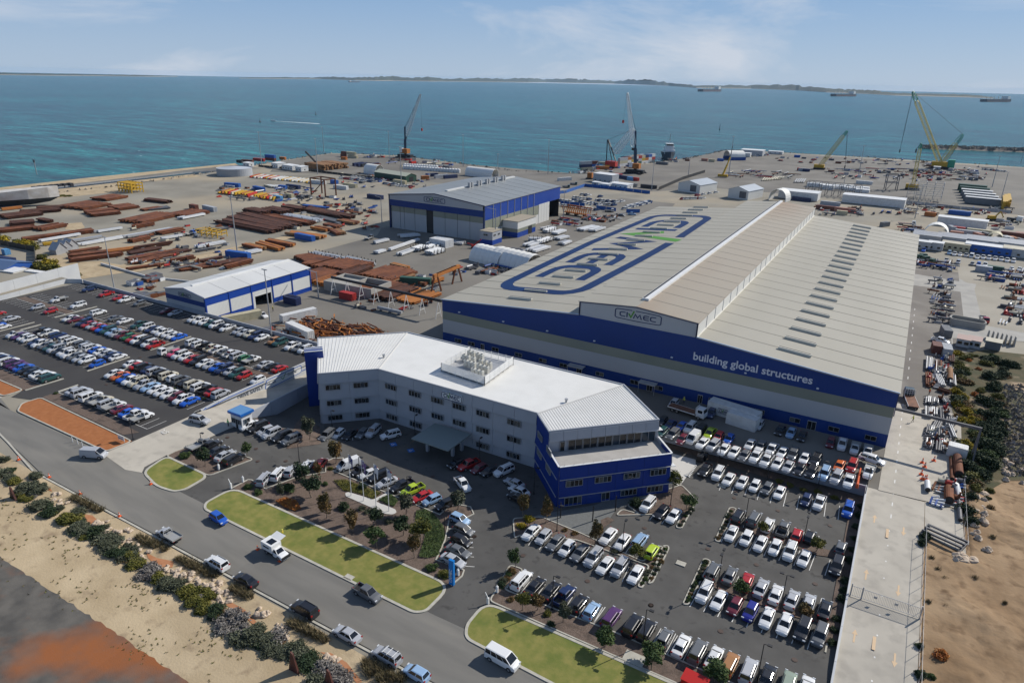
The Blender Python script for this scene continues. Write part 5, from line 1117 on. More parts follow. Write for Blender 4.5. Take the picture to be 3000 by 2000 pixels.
vb='30,290,2.4,grey 15,375,3.2,grey 85,415,2.6,olive 215,390,2.4,grey 150,455,3.2,grey 205,480,3,grey 255,550,3,grey 165,520,1.8,olive 295,600,2.6,dark 365,640,3.2,olive 430,610,2.6,grey 450,680,3,grey 500,700,2.6,grey 545,720,2.8,dark 600,740,3,grey 650,775,3,grey 615,805,2.8,grey 700,830,2.6,dark 745,850,2.6,olive 700,855,2.2,grey 800,890,2.6,olive 860,915,3.2,purple 830,950,2.6,purple 905,965,2.6,olive 950,1000,2.6,grey 1000,1020,2.6,grey 1060,1055,3,olive 1110,1060,2.8,olive 1120,1110,2.6,olive 1200,1080,2.6,olive 1165,1130,2.4,olive 1235,1180,2.6,dark 1310,1200,3.2,purple 1345,1240,3,purple 1390,1270,2.8,purple 1440,1300,3,grey 1410,1330,2.6,grey 1490,1330,3,grey 1540,1330,2.8,grey 1600,1300,3,purple 1560,1375,2.8,grey 1620,1390,2.8,grey 1690,1400,3,grey 1750,1410,2.8,grey 1800,1430,2.6,dark 1770,1480,2.6,dark 1850,1490,3.2,purple 1900,1530,3.2,purple 1820,1550,2.8,grey 1960,1560,3,purple 60,350,1.8,dark 120,500,1.4,olive 340,570,1.6,grey 480,640,1.6,dark 580,700,1.8,grey 680,745,1.8,grey 770,800,2,grey'
for t in vb.split():
 x,y,r_,k=t.split(',');x,y=float(x),float(y);rr=float(r_)*1.0
 for dd_ in(0,1):bush((c5(x,y)[0].x+dd_*R.uniform(-1.6,1.6),c5(x,y)[0].y+dd_*R.uniform(-1,1)),rr*R.uniform(.65,.95),k,{'grey':'grey-green coastal shrub','olive':'olive green wattle shrub','dark':'dark green coastal shrub','purple':'silvery purple-grey coastal shrub'}[k]+' in the belt between road verge and sand',VG+' '+k,h=rr*R.uniform(.42,.62))
cl_=[(20,380),(150,490),(330,610),(480,690),(650,800),(830,930),(1050,1040),(1200,1140),(1350,1250),(1520,1340),(1700,1400),(1850,1500),(1960,1570)]
for i in range(84):
 u=i/84*(len(cl_)-1);j=int(u);x,y=[cl_[j][k]*(1-u+j)+cl_[j+1][k]*(u-j)for k in(0,1)];k=R.choice(('grey','grey','grey','dark','olive','purple','bronze'));r_=R.uniform(1.1,2.0)
 bush(bx(c5(x+R.uniform(-28,28),y+R.uniform(-30,30))[0]),r_,k,{'grey':'low grey-green scrub','dark':'low dark scrub','olive':'low olive scrub','purple':'low purple-grey scrub','bronze':'low brown dead scrub'}[k]+' filling the verge shrub belt','low scrub in the verge belt '+k,h=r_*.5)
for t in '430,510 465,525 490,545 520,555 550,570 575,580 800,735 825,750 850,765 880,775 905,780 950,800 1030,860 1060,870 1085,885 1110,900 1135,910 1165,925 1190,940 1225,950 1340,1030 1365,1045 1400,1060 1430,1070 1680,1225 1705,1240 1735,1255 1765,1275 1800,1290 1830,1305 1865,1320'.split():
 x,y=map(float,t.split(','));bush(bx(c5(x,y)[0]),R.uniform(1.3,1.9),'tuft','brown-green grass tussock on the kerb side of the sandy verge','grass tussocks on the road verge',name='grass_tussock',h=R.uniform(.9,1.4),cat='grass tussock')
for t in '1240,1430 1290,1450 1340,1480 1390,1510 1440,1530 1500,1540 1270,1490 1360,1545'.split():
 x,y=map(float,t.split(','));bush(bx(c7(x,y)[0]),1.7,'tuft','grass tussock below the silver wagon with roof racks','grass tussocks at the bottom verge',name='grass_tussock',h=1.3,cat='grass tussock')
sm=MB(LM['olive'],LM['tuft'])
for i in range(900):
 x,y=R.uniform(-100,1900),0;y=560+x*.63+(R.random()**1.6)*460-60
 p=c5(x,y)[0];p=G(p.x,p.y,0)
 if math.sin(p.x*.35)*math.sin(p.y*.5+1)<R.uniform(-.5,.9):continue
 for j in range(7):
  a=R.uniform(0,6.3);s=R.uniform(.05,.2)*R.choice((1,1,1.8));sm.add([p,p+Vector((math.cos(a)*s,math.sin(a)*s,R.uniform(.05,.22))),p+Vector((math.cos(a+.7)*s,math.sin(a+.7)*s,.03))],[(0,1,2)],R.randint(0,1))
sm.build('sand_weeds',label='sparse weeds dotting the bare sand beside the dark ground',cat='weeds',kind='stuff')
def rock_mesh(seed):
 r=random.Random(seed);bm=bmesh.new();bmesh.ops.create_icosphere(bm,subdivisions=2,radius=1)
 ph=[r.uniform(0,6)for _ in range(6)]
 for v in bm.verts:
  c=v.co;k=1+.22*math.sin(3*c.x+ph[0])+.18*math.sin(4*c.y+ph[1])+.15*math.sin(5*c.z+ph[2])+r.uniform(-.06,.06);v.co=Vector((c.x*k*1.15,c.y*k*.9,c.z*k*.7))
 me=bpy.data.meshes.new('rock');bm.to_mesh(me);bm.free();me.materials.append(mat('limestone',(.42,.32,.23),.9,c2=(.56,.46,.35),scale=2,obj=True,bump=.5));return me
ROCK=[rock_mesh(i)for i in range(5)]
def rocks(f,a,b_,n_,r_,lab,g_,spread=1.0,z=None,lift=.25):
 A_=f(*a)[0];B_=f(*b_)[0]
 for i in range(n_):
  p=A_.lerp(B_,(i+R.random())/n_)+Vector((R.uniform(-1,1),R.uniform(-1,1),0))*spread;q=G(p.x,p.y,0)if z is None else Vector((p.x,p.y,z(p.x,p.y)if callable(z)else z));s=r_*.46*R.uniform(.6,1.4)
  inst('boulder',R.choice(ROCK),None,(q.x,q.y,q.z+s*lift),R.uniform(0,6),s,label=lab,cat='boulder',group=g_)
RG='pale boulders among the verge shrubs';RL='pale limestone boulder edging the shrub belt by the road verge'
for a,b_,n_,r_ in(((315,480),(345,565),9,.8),((395,495),(405,540),5,.6),((450,625),(480,630),3,1),((540,670),(600,655),4,1.1),((610,690),(720,705),10,.8),((700,745),(860,840),18,.75),((950,905),(1250,1010),30,.8),((1230,1020),(1300,1100),16,.8),((1240,1100),(1270,1120),4,.8),((1480,1150),(1545,1195),4,1.2),((1600,1230),(1640,1310),10,.8),((1850,1420),(1960,1480),8,.8)):
 rocks(c5,a,b_,n_,r_,RL,RG,.9)
for x,y,h in((78,510,2.4),(1690,1500,3.4),(1895,1590,3.0)):
 p=G(*bx(c5(x,y)[0]));q=MB(mat('corten_dark',(.05,.018,.014),.7,c2=(.09,.03,.02),scale=1));q.hexa([(-.9,-.15,0),(.9,-.15,0),(.9,.15,0),(-.9,.15,0)],[(-.25,-.12,h),(.15,-.12,h*.93),(.15,.12,h*.93),(-.25,.12,h)]);q.build('sculpture',loc=p,label={78:'dark rusty wedge sculpture at the left end of the shrub belt',1690:'tall dark rusty wedge sculpture low in the shrub belt',1895:'rusty wedge sculpture cut by the bottom frame edge'}[x],cat='sculpture')
c9=crop(2500,1000,1.568,0);c10=crop(2540,950,2.239,0);c11=crop(2560,1280,2.489,0)
def zb_(x,y):return zr(y)if y<YS else .03
SG='scrub on the bank right of the works'
for t in '480,60,3,yellow 470,235,3,yellow 500,265,3,yellow 480,300,3,yellow 520,330,3.2,yellow 550,370,3,yellow 500,370,3,yellow 510,480,3,yellow 540,500,2.6,yellow 480,130,2,green 530,90,1.8,orange 560,70,1.5,olive 600,75,1.5,olive 575,130,1.5,orange 610,100,3,dark 650,100,3.5,dark 700,110,3.5,dark 740,120,3,dark 620,170,3.5,dark 680,160,3.5,dark 640,220,4,dark 600,280,4,dark 640,300,4,dark 660,260,3,olive 620,350,4,dark 650,390,4,dark 600,420,3.5,dark 560,440,3,olive 640,450,4,dark 620,500,4,dark 570,540,4,dark 620,570,4,dark 660,520,3,dark 540,590,3.5,dark 590,620,3.5,dark 520,640,3,dark 560,680,2.6,olive 530,720,2.6,dark 520,780,3,dark 540,830,2.4,dark 630,690,1.6,olive 615,725,1.4,dark 630,770,1.6,bronze 540,200,1.6,olive 560,250,2,orange 520,150,2,green 325,900,2,dark 315,930,1.6,dark 410,1415,2,orange 370,1505,1.2,green 320,1500,1.6,dark 310,1370,1.2,dark 590,340,3,dark 580,400,3,dark 570,480,3.4,dark 670,330,3.4,dark 680,430,3,dark 560,330,2.4,yellow 585,230,2.5,olive'.split():
 x,y,r_,k=t.split(',');p=c9(float(x),float(y))[0];r_=float(r_)
 nm={'yellow':'bright yellow wattle bush','dark':'dark green scrub bush','olive':'olive scrub bush','orange':'orange flowering bush','green':'green scrub bush','bronze':'brown scrub bush'}[k]
 bush((p.x,p.y),r_*.85,k,nm+' on the bank right of the pipe storage',SG+' '+k,z=zb_(p.x,p.y),h=r_*.8)
rocks(c9,(575,680),(585,960),22,1.3,'weathered boulder in the line along the dirt bank','boulders along the dirt bank',1.2,zb_);rocks(c9,(470,985),(530,1020),4,1.6,'large flat boulder below the storage slab','flat boulders below the slab',1.2,zb_)
rocks(c9,(690,640),(784,560),14,1.2,'grey boulder on the right rock slope','boulders on the right rock slope',3,zb_)
rf_=MB(mat('rock_rubble',(.13,.115,.10),.9,c2=(.28,.25,.22),scale=.8,bump=.5))
for i in range(2600):
 x,y=R.uniform(690,900),R.uniform(200,620);p=c9(x,y)[0];s=R.uniform(.25,.8);q=[Vector((R.uniform(-1,1)*s+p.x,R.uniform(-1,1)*s+p.y,zb_(p.x,p.y)))for _ in range(3)];tp_=Vector((p.x,p.y,zb_(p.x,p.y)+s*R.uniform(.5,1)))
 rf_.add(q+[tp_],[(0,1,3),(1,2,3),(2,0,3)])
rf_.build('rock_rubble',label='broken rock rubble covering the slope at the right',cat='rubble',kind='stuff')
for t in '600,740 640,900 560,1080 480,1140 700,1190 420,1080 360,990 390,1040 430,1200 350,1180'.split():
 x,y=map(float,t.split(','));p=c9(x,y)[0];bush((p.x,p.y),R.uniform(.6,1.0),'tuft','dry tuft on the bare dirt bank','dry tufts on the dirt',z=zb_(p.x,p.y),name='dry_tuft',h=.6,cat='grass tuft')
sheet('scrub_ground',c9(455,60,600,40,784,60,900,100,900,640,700,640,600,700,560,760,520,860,500,640,490,480,450,300),.10,mat('scrub_floor',(.10,.075,.035),.95,c2=(.045,.05,.018),scale=.25,c3=(.30,.22,.14),s3=.11,m3=(.56,.66),bump=.6,bscale=2,det=8))
for i in range(90):
 x,y=R.uniform(470,700),R.uniform(60,700)
 if x>690-(y-60)*.05 and y>300:continue
 if 520<x<600 and 100<y<300:continue
 if x>700-max(0,y-420)*.55:continue
 p=c9(x,y)[0];k=R.choice(('dark','dark','green','olive','dark','bronze'));r_=R.uniform(1.6,3.4);bush((p.x,p.y),r_,k,{'dark':'dark green filler shrub','green':'mid green filler shrub','olive':'olive filler shrub','bronze':'brown filler shrub'}[k]+' in the dense scrub strip at right','dense scrub strip '+k,z=zb_(p.x,p.y),h=r_*.7)
nx_,ny_=110,130;q=MB(M_dirt);import mathutils
for j in range(ny_):
 for i in range(nx_):
  x=128.3+(i/(nx_-1))**1.3*75;y=-8-j/(ny_-1)*88;v_=Vector((x,y,0));cx_=150+math.sin((y+30)*.045)*7;d_=abs(x-cx_)
  h=.06+max(0,min(1,(x-129)/4))*(.9*mathutils.noise.noise(v_*.11)+.45*abs(mathutils.noise.noise(v_*.37))+.16*mathutils.noise.noise(v_*1.1));h *= min(1,.25+d_/9);h+=.12*math.sin(d_*3.2)*(1 if d_<4 else 0)
  if x<134.8 and y>-34.8:h=-.6
  q.v.append((x,y,zr(y)+h+.03))
for j in range(ny_-1):
 for i in range(nx_-1):a=j*nx_+i;q.f.append((a,a+nx_,a+nx_+1,a+1));q.m.append(0)
q.build('dirt_bank',smooth=True,kind='structure')
# ------------------------------------------------------------------ street furniture of the lower level
def lamp(q,h,lab,twin=False,z=None,hd=0):
 p=G(*q)if z is None else Vector((*q,z));t=thing('light_pole',lab,'light pole',p,hd);m=MB(M_black);m.tube((0,0,0),(0,0,h),.085,8,0,.06);m.box(-.2,.2,-.2,.2,0,.12);m.build('pole',t)
 for s in((-1,1)if twin else(1,)):
  a=MB(M_black);a.bar((0,0,h),(s*.55,0,h+.12),.07);a.build('arm',t);a=MB(M_black);a.box(s*.75-.32,s*.75+.32,-.2,.2,h+.06,h+.22);a.build('lamp_head',t)
for f,x,y,h,lab,tw_ in((c2,1008,1005,6.6,'black lamp post in the lower tree strip right of the white sedan',1),(c2,525,850,7.2,'black lamp post at the left of the lower tree strip',1),(c2,1182,500,6.0,'black lamp post behind the red hatchback in the upper tree strip',1),(c2,728,392,6.8,'black lamp post at the left of the upper tree strip',1),
 (c2,830,1550,6.5,'black lamp post at the bottom edge by the silver wagon',0),(c2,1640,200,7.5,'black lamp post at the right end of the forecourt wall',0),(c3,1305,1322,6.6,'black lamp post in the lower bed by the grey wagon',0),(c3,710,1085,6.4,'black lamp post in the lower bed by the navy ute',0),
 (c3,1168,715,6.2,'black lamp post behind the short row with the lime hatchback',0),(c3,1487,405,6.3,'black lamp post beside the blue wing round tree',0),(c3,742,572,5.6,'black lamp post left of the grey paving',0),(c4,725,400,4.2,'black lamp post at the row above the corner bed',0),(c4,1190,560,6.0,'black lamp post beside the second flagpole',0),(c4,1553,650,4.2,'black lamp post beside the lime ute',0),
 (c4,1838,975,6.6,'black lamp post beside the green ground cover',0),(c4,978,160,5.2,'black lamp post in front of the office left wing',0),(c4,1610,190,4.6,'black lamp post in front of the office middle windows',0),(c6 if False else crop(900,950,2.138,ZL),1078,850,5.0,'black lamp post right of the entry canopy',0),(crop(900,950,2.138,ZL),1420,1060,6.0,'black lamp post at the blue wing corner',0),
 (c5,765,170,5.0,'black lamp post in the mulch at the end of the red gravel',0),(c5,1158,195,2.6,'short black lamp post behind the small lawn',0)):
 lamp(bx(f(x,y)[0]),h,lab,tw_,hd=R.choice((0,1.57)))
for x,y,h,lab in((750,615,6.2,'first'),(1165,760,6.0,'second'),(1598,850,6.0,'third')):
 lamp(bx(crop(1850,1150,2.94,ZL)(x,y)[0]),h+1,'black lamp post standing %s from the left along the forecourt retaining wall'%lab)
for x,y in((765,485),(976,508),(1125,440)):
 p=G(*bx(c3(x,y)[0]));q=MB(M_black);q.tube((0,0,0),(0,0,3.4),.12,8);q.build('bollard_post',loc=p,label='black square post on the grey paving, %s'%{765:'leftmost of three',976:'middle of three',1125:'rightmost of three'}[x],cat='post')
lsheet('paving',c3(600,470,1000,400,1200,300,1480,280,1460,380,1140,420,1040,560,1000,600,905,590,640,480),.075,mat('grey_pavers',(.12,.125,.12),.85,c2=(.15,.155,.15),scale=2.5))
lsheet('pale_apron',crop(1750,1150,4.48,ZL)(945,790,1290,880,1290,940,1075,1240,900,1100,910,1000),.075,mat('pale_concrete',(.52,.50,.46),.8))
hz=MB(M_white);c12=crop(1750,1150,4.48,ZL)
for i in range(9):
 a=c12(1285-i*11,945+i*18)[0];b_=c12(1310-i*11,962+i*18)[0];hz.add([G(a.x,a.y,.09),G(b_.x,b_.y,.09),G(b_.x-.15,b_.y-.3,.09),G(a.x-.15,a.y-.3,.09)],[(0,1,2,3)])
hz.build('hatched_marking',kind='structure')
yh=MB(mat('yellow_marking',(.42,.25,.03),.7));c13=crop(900,950,2.138,ZL)
for i in range(10):
 a=c13(560+i*12,775-i*6)[0];b_=c13(600+i*9,793-i*8)[0];e_=Vector((.16,.0,0));yh.add([G(a.x,a.y,.05),G(a.x+.22,a.y,.05),G(b_.x+.22,b_.y,.05),G(b_.x,b_.y,.05)],[(0,1,2,3)])
yh.build('yellow_hatching',kind='structure')
for x,y in((540,752),(650,790)):
 p=c13(x,y)[0];q=G(p.x,p.y,.055);M=Matrix.Translation(q)@ Matrix.Rotation(R.choice((-.6,)),4,'Z')
 mb_=MB(mat('bay_blue',(.02,.13,.42),.7));mb_.add([M @ Vector(v)for v in((-.8,-.7,0),(.8,-.7,0),(.8,.7,0),(-.8,.7,0))],[(0,1,2,3)]).build('accessible_symbol',kind='structure')
 w_=MB(M_white);f_=lambda u,v,h:M @ Vector((u,v,.02+h));stroke2(w_,[(math.cos(a*.52)*.32,math.sin(a*.52)*.32-.1)for a in range(5,14)],.1,f_,0,.01);stroke2(w_,[(-.02,.45),(-.02,-.02),(.28,-.02),(.36,-.4)],.1,f_,0,.01);w_.build('accessible_symbol_print',kind='structure')
p=c5(950,118)[0];q=G(p.x,p.y,.11)
stp=thing('stop_marking','white STOP lettering painted on the concrete apron','road marking',q);text_mesh('lettering','STOP',1.3,M_white,Matrix.Rotation(math.radians(178),4,'Z')@ Matrix.Scale(1.3,4,(0,1,0))@ Matrix.Scale(-1,4,(1,0,0))@ Matrix.Scale(-1,4,(1,0,0)),stp,ext=.004,align='CENTER')
M_arr=mat('faded_orange_paint',(.62,.45,.28),.8)
def arrow(x,y,dy,nm='lane_arrow'):
 s=1 if dy>0 else-1;q=MB(M_arr);P_=[(-.13,-1.4),(.13,-1.4),(.13,.3),(.4,.3),(0,1.4),(-.4,.3),(-.13,.3)]
 q.add([(x+a*s,y+b_*s,zr(y+b_*s)+.05)for a,b_ in P_],[tuple(range(7))]).build(nm,kind='structure')
for(x,y,d)in((119.9,-31,1),(124.7,-32.5,-1),(119.6,-63,1),(125,-65,-1),(119.9,-48,1),(124.7,-49.5,-1)):arrow(x,y,d)
dl=MB(M_white)
for i in range(24):
 y=26-i*4.6
 if y>-75:dl.box(122.4,122.6,y,y+1.4,zr(y)+.04+(.07 if y>YS else .0),zr(y)+.045+(.07 if y>YS else 0))
for i in range(12):dl.box(122.9,123.1,30+i*8,32+i*8,.08,.085)
dl.box(134.0,134.15,30,150,.08,.09);dl.build('lane_dashes',kind='structure')
for x,y in((122.2,-33.5),(122.2,-62)):MB(M_arr).box(x-.22,x+.22,y-2.6,y+2.6,zr(y)+.0,zr(y)+.045).build('median_marking',kind='structure')
def fence(name,lab,pts,h,step,fz,col=M_galv,rails=2,mesh_=False):
 t=thing(name,lab,'fence')
 for i in range(len(pts)-1):
  a,b_=Vector((*pts[i],0)),Vector((*pts[i+1],0));n_=max(1,round((b_-a).length/step));pm=MB(col)
  for j in range(n_+1):
   p=a.lerp(b_,j/n_);z=fz(p.x,p.y);m=MB(col);m.tube((p.x,p.y,z),(p.x,p.y,z+h),.035,5);m.build('fence_post',t)
  for k in range(rails):
   rm=MB(col)
   for j in range(n_):
    p,q=a.lerp(b_,j/n_),a.lerp(b_,(j+1)/n_);zz=.12+(h-.2)*k/(rails-1);rm.bar((p.x,p.y,fz(p.x,p.y)+zz),(q.x,q.y,fz(q.x,q.y)+zz),.04)
   rm.build('fence_rail',t)
 return t
fence('chain_fence','tall galvanised post fence along the right edge of the driveway',[(127.9,-31.5),(128.1,-80)],2.4,3.0,lambda x,y:zr(y))
fence('chain_fence','galvanised fence round the corner of the storage slab',[(127.9,-31.5),(134.2,-34.3),(134.3,-10)],2.2,3.0,lambda x,y:zr(y))
gt=thing('sliding_gate','wide grey barred sliding gate across the right driveway','gate');gy=-54.5
for(xa,xb)in((118.2,119.6),(119.8,127.6)):
 m=MB(M_galv);zz=zr(gy)
 for z in(.25,2.0):m.bar((xa,gy,zz+z),(xb,gy,zz+z),.07)
 m.build('gate_frame',gt);n_=int((xb-xa)/.22)
 for i in range(n_+1):b_=MB(M_galv);x=xa+(xb-xa)*i/n_;b_.bar((x,gy,zz+.2),(x,gy,zz+2.05),.035);b_.build('bar',gt)
for x in(118.1,119.7,127.8):m=MB(M_galv);m.box(x-.09,x+.09,gy-.09,gy+.09,zr(gy)-.1,zr(gy)+2.4);m.build('gate_post',gt)
m=MB(M_galv);m.box(121.3,121.8,gy-.03,gy+.03,zr(gy)+1,zr(gy)+1.4);m.box(124.2,124.7,gy-.03,gy+.03,zr(gy)+1,zr(gy)+1.4);m.build('gate_plate',gt)
gh=thing('guard_hut','small white guard hut with blue fascia at the entrance driveway','guard hut',G(-10.2,-65.7,.05),0)
q=MB(mat('hut_white',(.62,.62,.62),.5));q.box(-1.75,1.75,-1.4,1.4,-1.2,3.3);q.build('walls',gh);q=MB(mat('fascia_blue',(.012,.12,.42),.4),mat('hut_roof',(.10,.24,.45),.6));q.box(-2.15,2.15,-1.8,1.8,3.3,3.85,0);q.box(-2.0,2.0,-1.65,1.65,3.85,3.87,1);q.build('roof',gh)
window(gh,(-1.5,-1.42,1.1),(1,0,0),1.2,1.2,2);window(gh,(.4,-1.42,1.1),(1,0,0),1.2,1.2,2);window(gh,(1.77,-.9,1.1),(0,1,0),1.6,1.2,2)
q=MB(M_glass);q.box(-.25,.35,-1.46,-1.38,0,2.2);q.build('door',gh)
sgn=thing('kerb_sign','white and blue notice board at the driveway end of the red gravel','sign',G(*bx(c5(700,185)[0])))
q=MB(M_lt);q.box(-1.1,1.1,-.03,.03,.5,1.5);q.build('board',sgn);q=MB(M_navy);q.box(-1.0,1.0,-.045,-.03,1.32,1.42);q.build('stripe',sgn);text_mesh('lettering','ENTRANCE',.32,mat('lettering_dark',(.10,.11,.13),.6),face_M((-.98,-.045,.72),(1,0,0),(0,0,1)),sgn,ext=.01)
for s in(-.9,.9):q=MB(M_galv);q.tube((s,0,0),(s,0,.5),.04,5);q.build('leg',sgn)
for i,(x,y)in enumerate(((418,185),(448,198),(475,212))):
 p=G(*bx(c5(x,y)[0]));q=MB(M_lt);q.tube((0,0,0),(0,0,1.2),.07,6);q.build('marker_post',loc=p,label='white marker post at the red gravel kerb, %s of three'%ORD[i],cat='post')
M_cone=mat('cone_orange',(.72,.12,.03),.5)
cm_=MB(M_cone,M_lt);cm_.tube((0,0,0),(0,0,.7),.17,8,0,.04);cm_.box(-.24,.24,-.24,.24,0,.05,0);cm_.tube((0,0,.33),(0,0,.46),.112,8,1,.09);conem=cm_.mesh('traffic_cone')
for f,x,y,lab in((c5,107,288,'traffic cone leftmost along the road edge'),(c5,283,388,'traffic cone second along the road edge'),(c5,460,485,'traffic cone by the first tussocks on the verge'),(c5,687,612,'traffic cone on the verge edge before the silver ute'),(c5,866,428,'traffic cone at the kerb of the small lawn'),(c4,575,1160,'traffic cone in front of the camper ute'),(c4,405,1070,'traffic cone behind the camper ute')):
 inst('traffic_cone',conem,None,G(*bx(f(x,y)[0]),.06),0,1.2,label='orange '+lab,cat='traffic cone')
bar_=MB(M_cone);
for i in range(7):bar_.hexa([(-.25,i*1.05,0),(.25,i*1.05,0),(.25,i*1.05+.95,0),(-.25,i*1.05+.95,0)],[(-.1,i*1.05,1),(.1,i*1.05,1),(.1,i*1.05+.95,1),(-.1,i*1.05+.95,1)])
p=f0(1945,800)[0]
for i in range(7):
 q=MB(M_cone);q.hexa([(-.28,0,0),(.28,0,0),(.28,.98,0),(-.28,.98,0)],[(-.12,0,1),(.12,0,1),(.12,.98,1),(-.12,.98,1)]);q.build('plastic_barrier',loc=(p.x,p.y+i*1.02,.1),label='orange plastic barrier block on the forecourt, %s of seven from the car park side'%ORD[i],cat='barrier',group='orange barriers on the forecourt')
c14=crop(2560,1280,2.489,0)
for x,y in((352,190),(370,220),(345,275),(352,310),(368,315),(380,312),(437,175)):
 p=c14(x,y)[0];inst('traffic_cone',conem,None,(p.x,p.y,.1),0,1.7,label='orange work-zone cone on the slab beside the pipe storage',cat='traffic cone',group='cones beside the pipe storage')
lsheet('flagpole_slab',rounded(c4(1075,640,1100,632,1290,690,1395,635,1410,650,1310,705,1460,765,1470,790,1440,805,1385,800,1080,665),.3,2),.14,mat('pale_concrete',(.52,.50,.46),.8))
for i,(x,y,c_)in enumerate(((1122,660,(.03,.03,.16)),(1218,700,(.22,.12,.30)),(1312,738,(.72,.72,.74)),(1411,778,(.70,.70,.74)))):
 t=thing('flagpole',['white flagpole with dark blue flag, leftmost of four','white flagpole with purple and white flag, second of four','white flagpole with white flag, third of four','white flagpole with white flag, rightmost of four'][i],'flagpole',G(*bx(c4(x,y)[0]),.12));q=MB(M_lt);q.tube((0,0,0),(0,0,9.2),.08,8,0,.05);q.build('pole',t)
 fm=mat('flag_cloth_%d'%i,c_,.8,c2=(.6,.6,.62),scale=1.2,mix=(.55,.6),obj=True)if i<2 else mat('flag_white',(.72,.72,.74),.8,c2=(.30,.32,.5),scale=1.0,mix=(.6,.62),obj=True)
 q=MB(fm);n_=6
 pts=[(.06+.22*j+.0,.18*math.sin(j*1.1),9.1-j*.12)for j in range(n_)]
 vs=[(a,b_,z)for a,b_,z in pts]+[(a*.75,b_*1.3+.1,z-1.9-.1*j)for j,(a,b_,z)in enumerate(pts)]
 vs2=[(a,b_+.02,z)for a,b_,z in vs]
 q.add(vs+vs2,[(j,j+1,n_+j+1,n_+j)for j in range(n_-1)]+[(2*n_+j+1,2*n_+j,3*n_+j,3*n_+j+1)for j in range(n_-1)]);q.build('flag',t)
t=thing('pylon_sign','tall narrow bright blue pylon sign at the lawn corner','sign',G(*bx(c4(1893,1338)[0]),.1));q=MB(mat('pylon_blue',(.01,.19,.55),.35));q.box(-.45,.45,-.22,.22,0,4.8);q.build('panel',t);text_mesh('lettering','CIVMEC',.72,M_lt,Matrix.Translation((.17,-.235,.5))@ Matrix.Rotation(PI/2,4,'X')@ Matrix.Rotation(PI/2,4,'Z'),t,ext=.01)
for f,x,y,lab in((c4,203,605,'white boom gate post left of the long lawn'),(c4,295,555,'white intercom post above the long lawn corner'),(c3,290,1050,'white boom gate post at the lower lawn corner'),(c3,350,975,'white intercom post above the lower lawn'),(c4,1940,1270,'white intercom post beside the pylon sign'),(c5,1258,345,'white intercom post at the small lawn kerb')):
 t=thing('gate_post',lab,'gate post',G(*bx(f(x,y)[0]),.1));q=MB(M_lt);q.box(-.18,.18,-.15,.15,0,1.15);q.build('cabinet',t);q=MB(M_lt);q.bar((0,0,1.1),(-.5,0,2.0)if 'boom' in lab else(0,0,1.4),.1);q.build('arm',t)
t=thing('hydrant_cabinet','bright red fire hydrant cabinet in the bottom mulch bed','cabinet',G(*bx(c2(345,1615)[0]),.05),-.1);q=MB(mat('hydrant_red',(.5,.02,.015),.4));q.box(-1.6,1.6,-.9,.9,0,1.6);q.hexa([(-1.7,-1,1.6),(1.7,-1,1.6),(1.7,1,1.6),(-1.7,1,1.6)],[(-1.7,-1,1.66),(1.7,-1,1.66),(1.7,1,2.0),(-1.7,1,2.0)]);q.build('cabinet',t);q=MB(M_lt);q.box(-.3,.3,-.93,-.9,.6,.9);q.build('notice',t)
mh=MB(mat('manhole_iron',(.07,.045,.035),.7))
mm=MB(mat('manhole_iron',(.07,.045,.035),.7));mm.tube((0,0,0),(0,0,.02),.42,14);mm.tube((0,0,.02),(0,0,.035),.3,10);mme=mm.mesh('manhole_cover')
for f,s in((c2,'655,152 990,250 1390,365 455,542 825,663 1275,810 18,973 552,1172 1118,1390 670,103'),(c3,'520,733 943,900 1360,1058 200,608 1318,553'),(c4,'175,212 392,298 620,393 2065,970 405,395 1405,395 1745,510'),(crop(0,600,2.24,ZL),'1320,1452 815,940 1250,695 920,1000 700,1180'),(c5,'1155,95 1305,158 1470,224 1640,295')):
 for a in s.split():
  x,y=map(float,a.split(','));inst('manhole_cover',mme,None,G(*bx(f(x,y)[0]),.045),0,label='round dark manhole cover set in the asphalt',cat='manhole cover',group='manhole covers in the car parks')
for f,x,y,lab in((c2,248,655,'pale square pit lid in the middle of the right car park'),(c4,1105,1285,'pale concrete pit lid at the lawn kerb'),(c3,1250,1410,'large pale concrete pad in the lower bed'),(c2,562,62,'pale concrete pad below the top row')):
 p=G(*bx(f(x,y)[0]),.06);s=1.5 if 'large' in lab else .8;MB(M_kerb).box(-s,s,-s*.7,s*.7,-.05,.1).build('pit_lid',loc=p,label=lab,cat='pit lid')
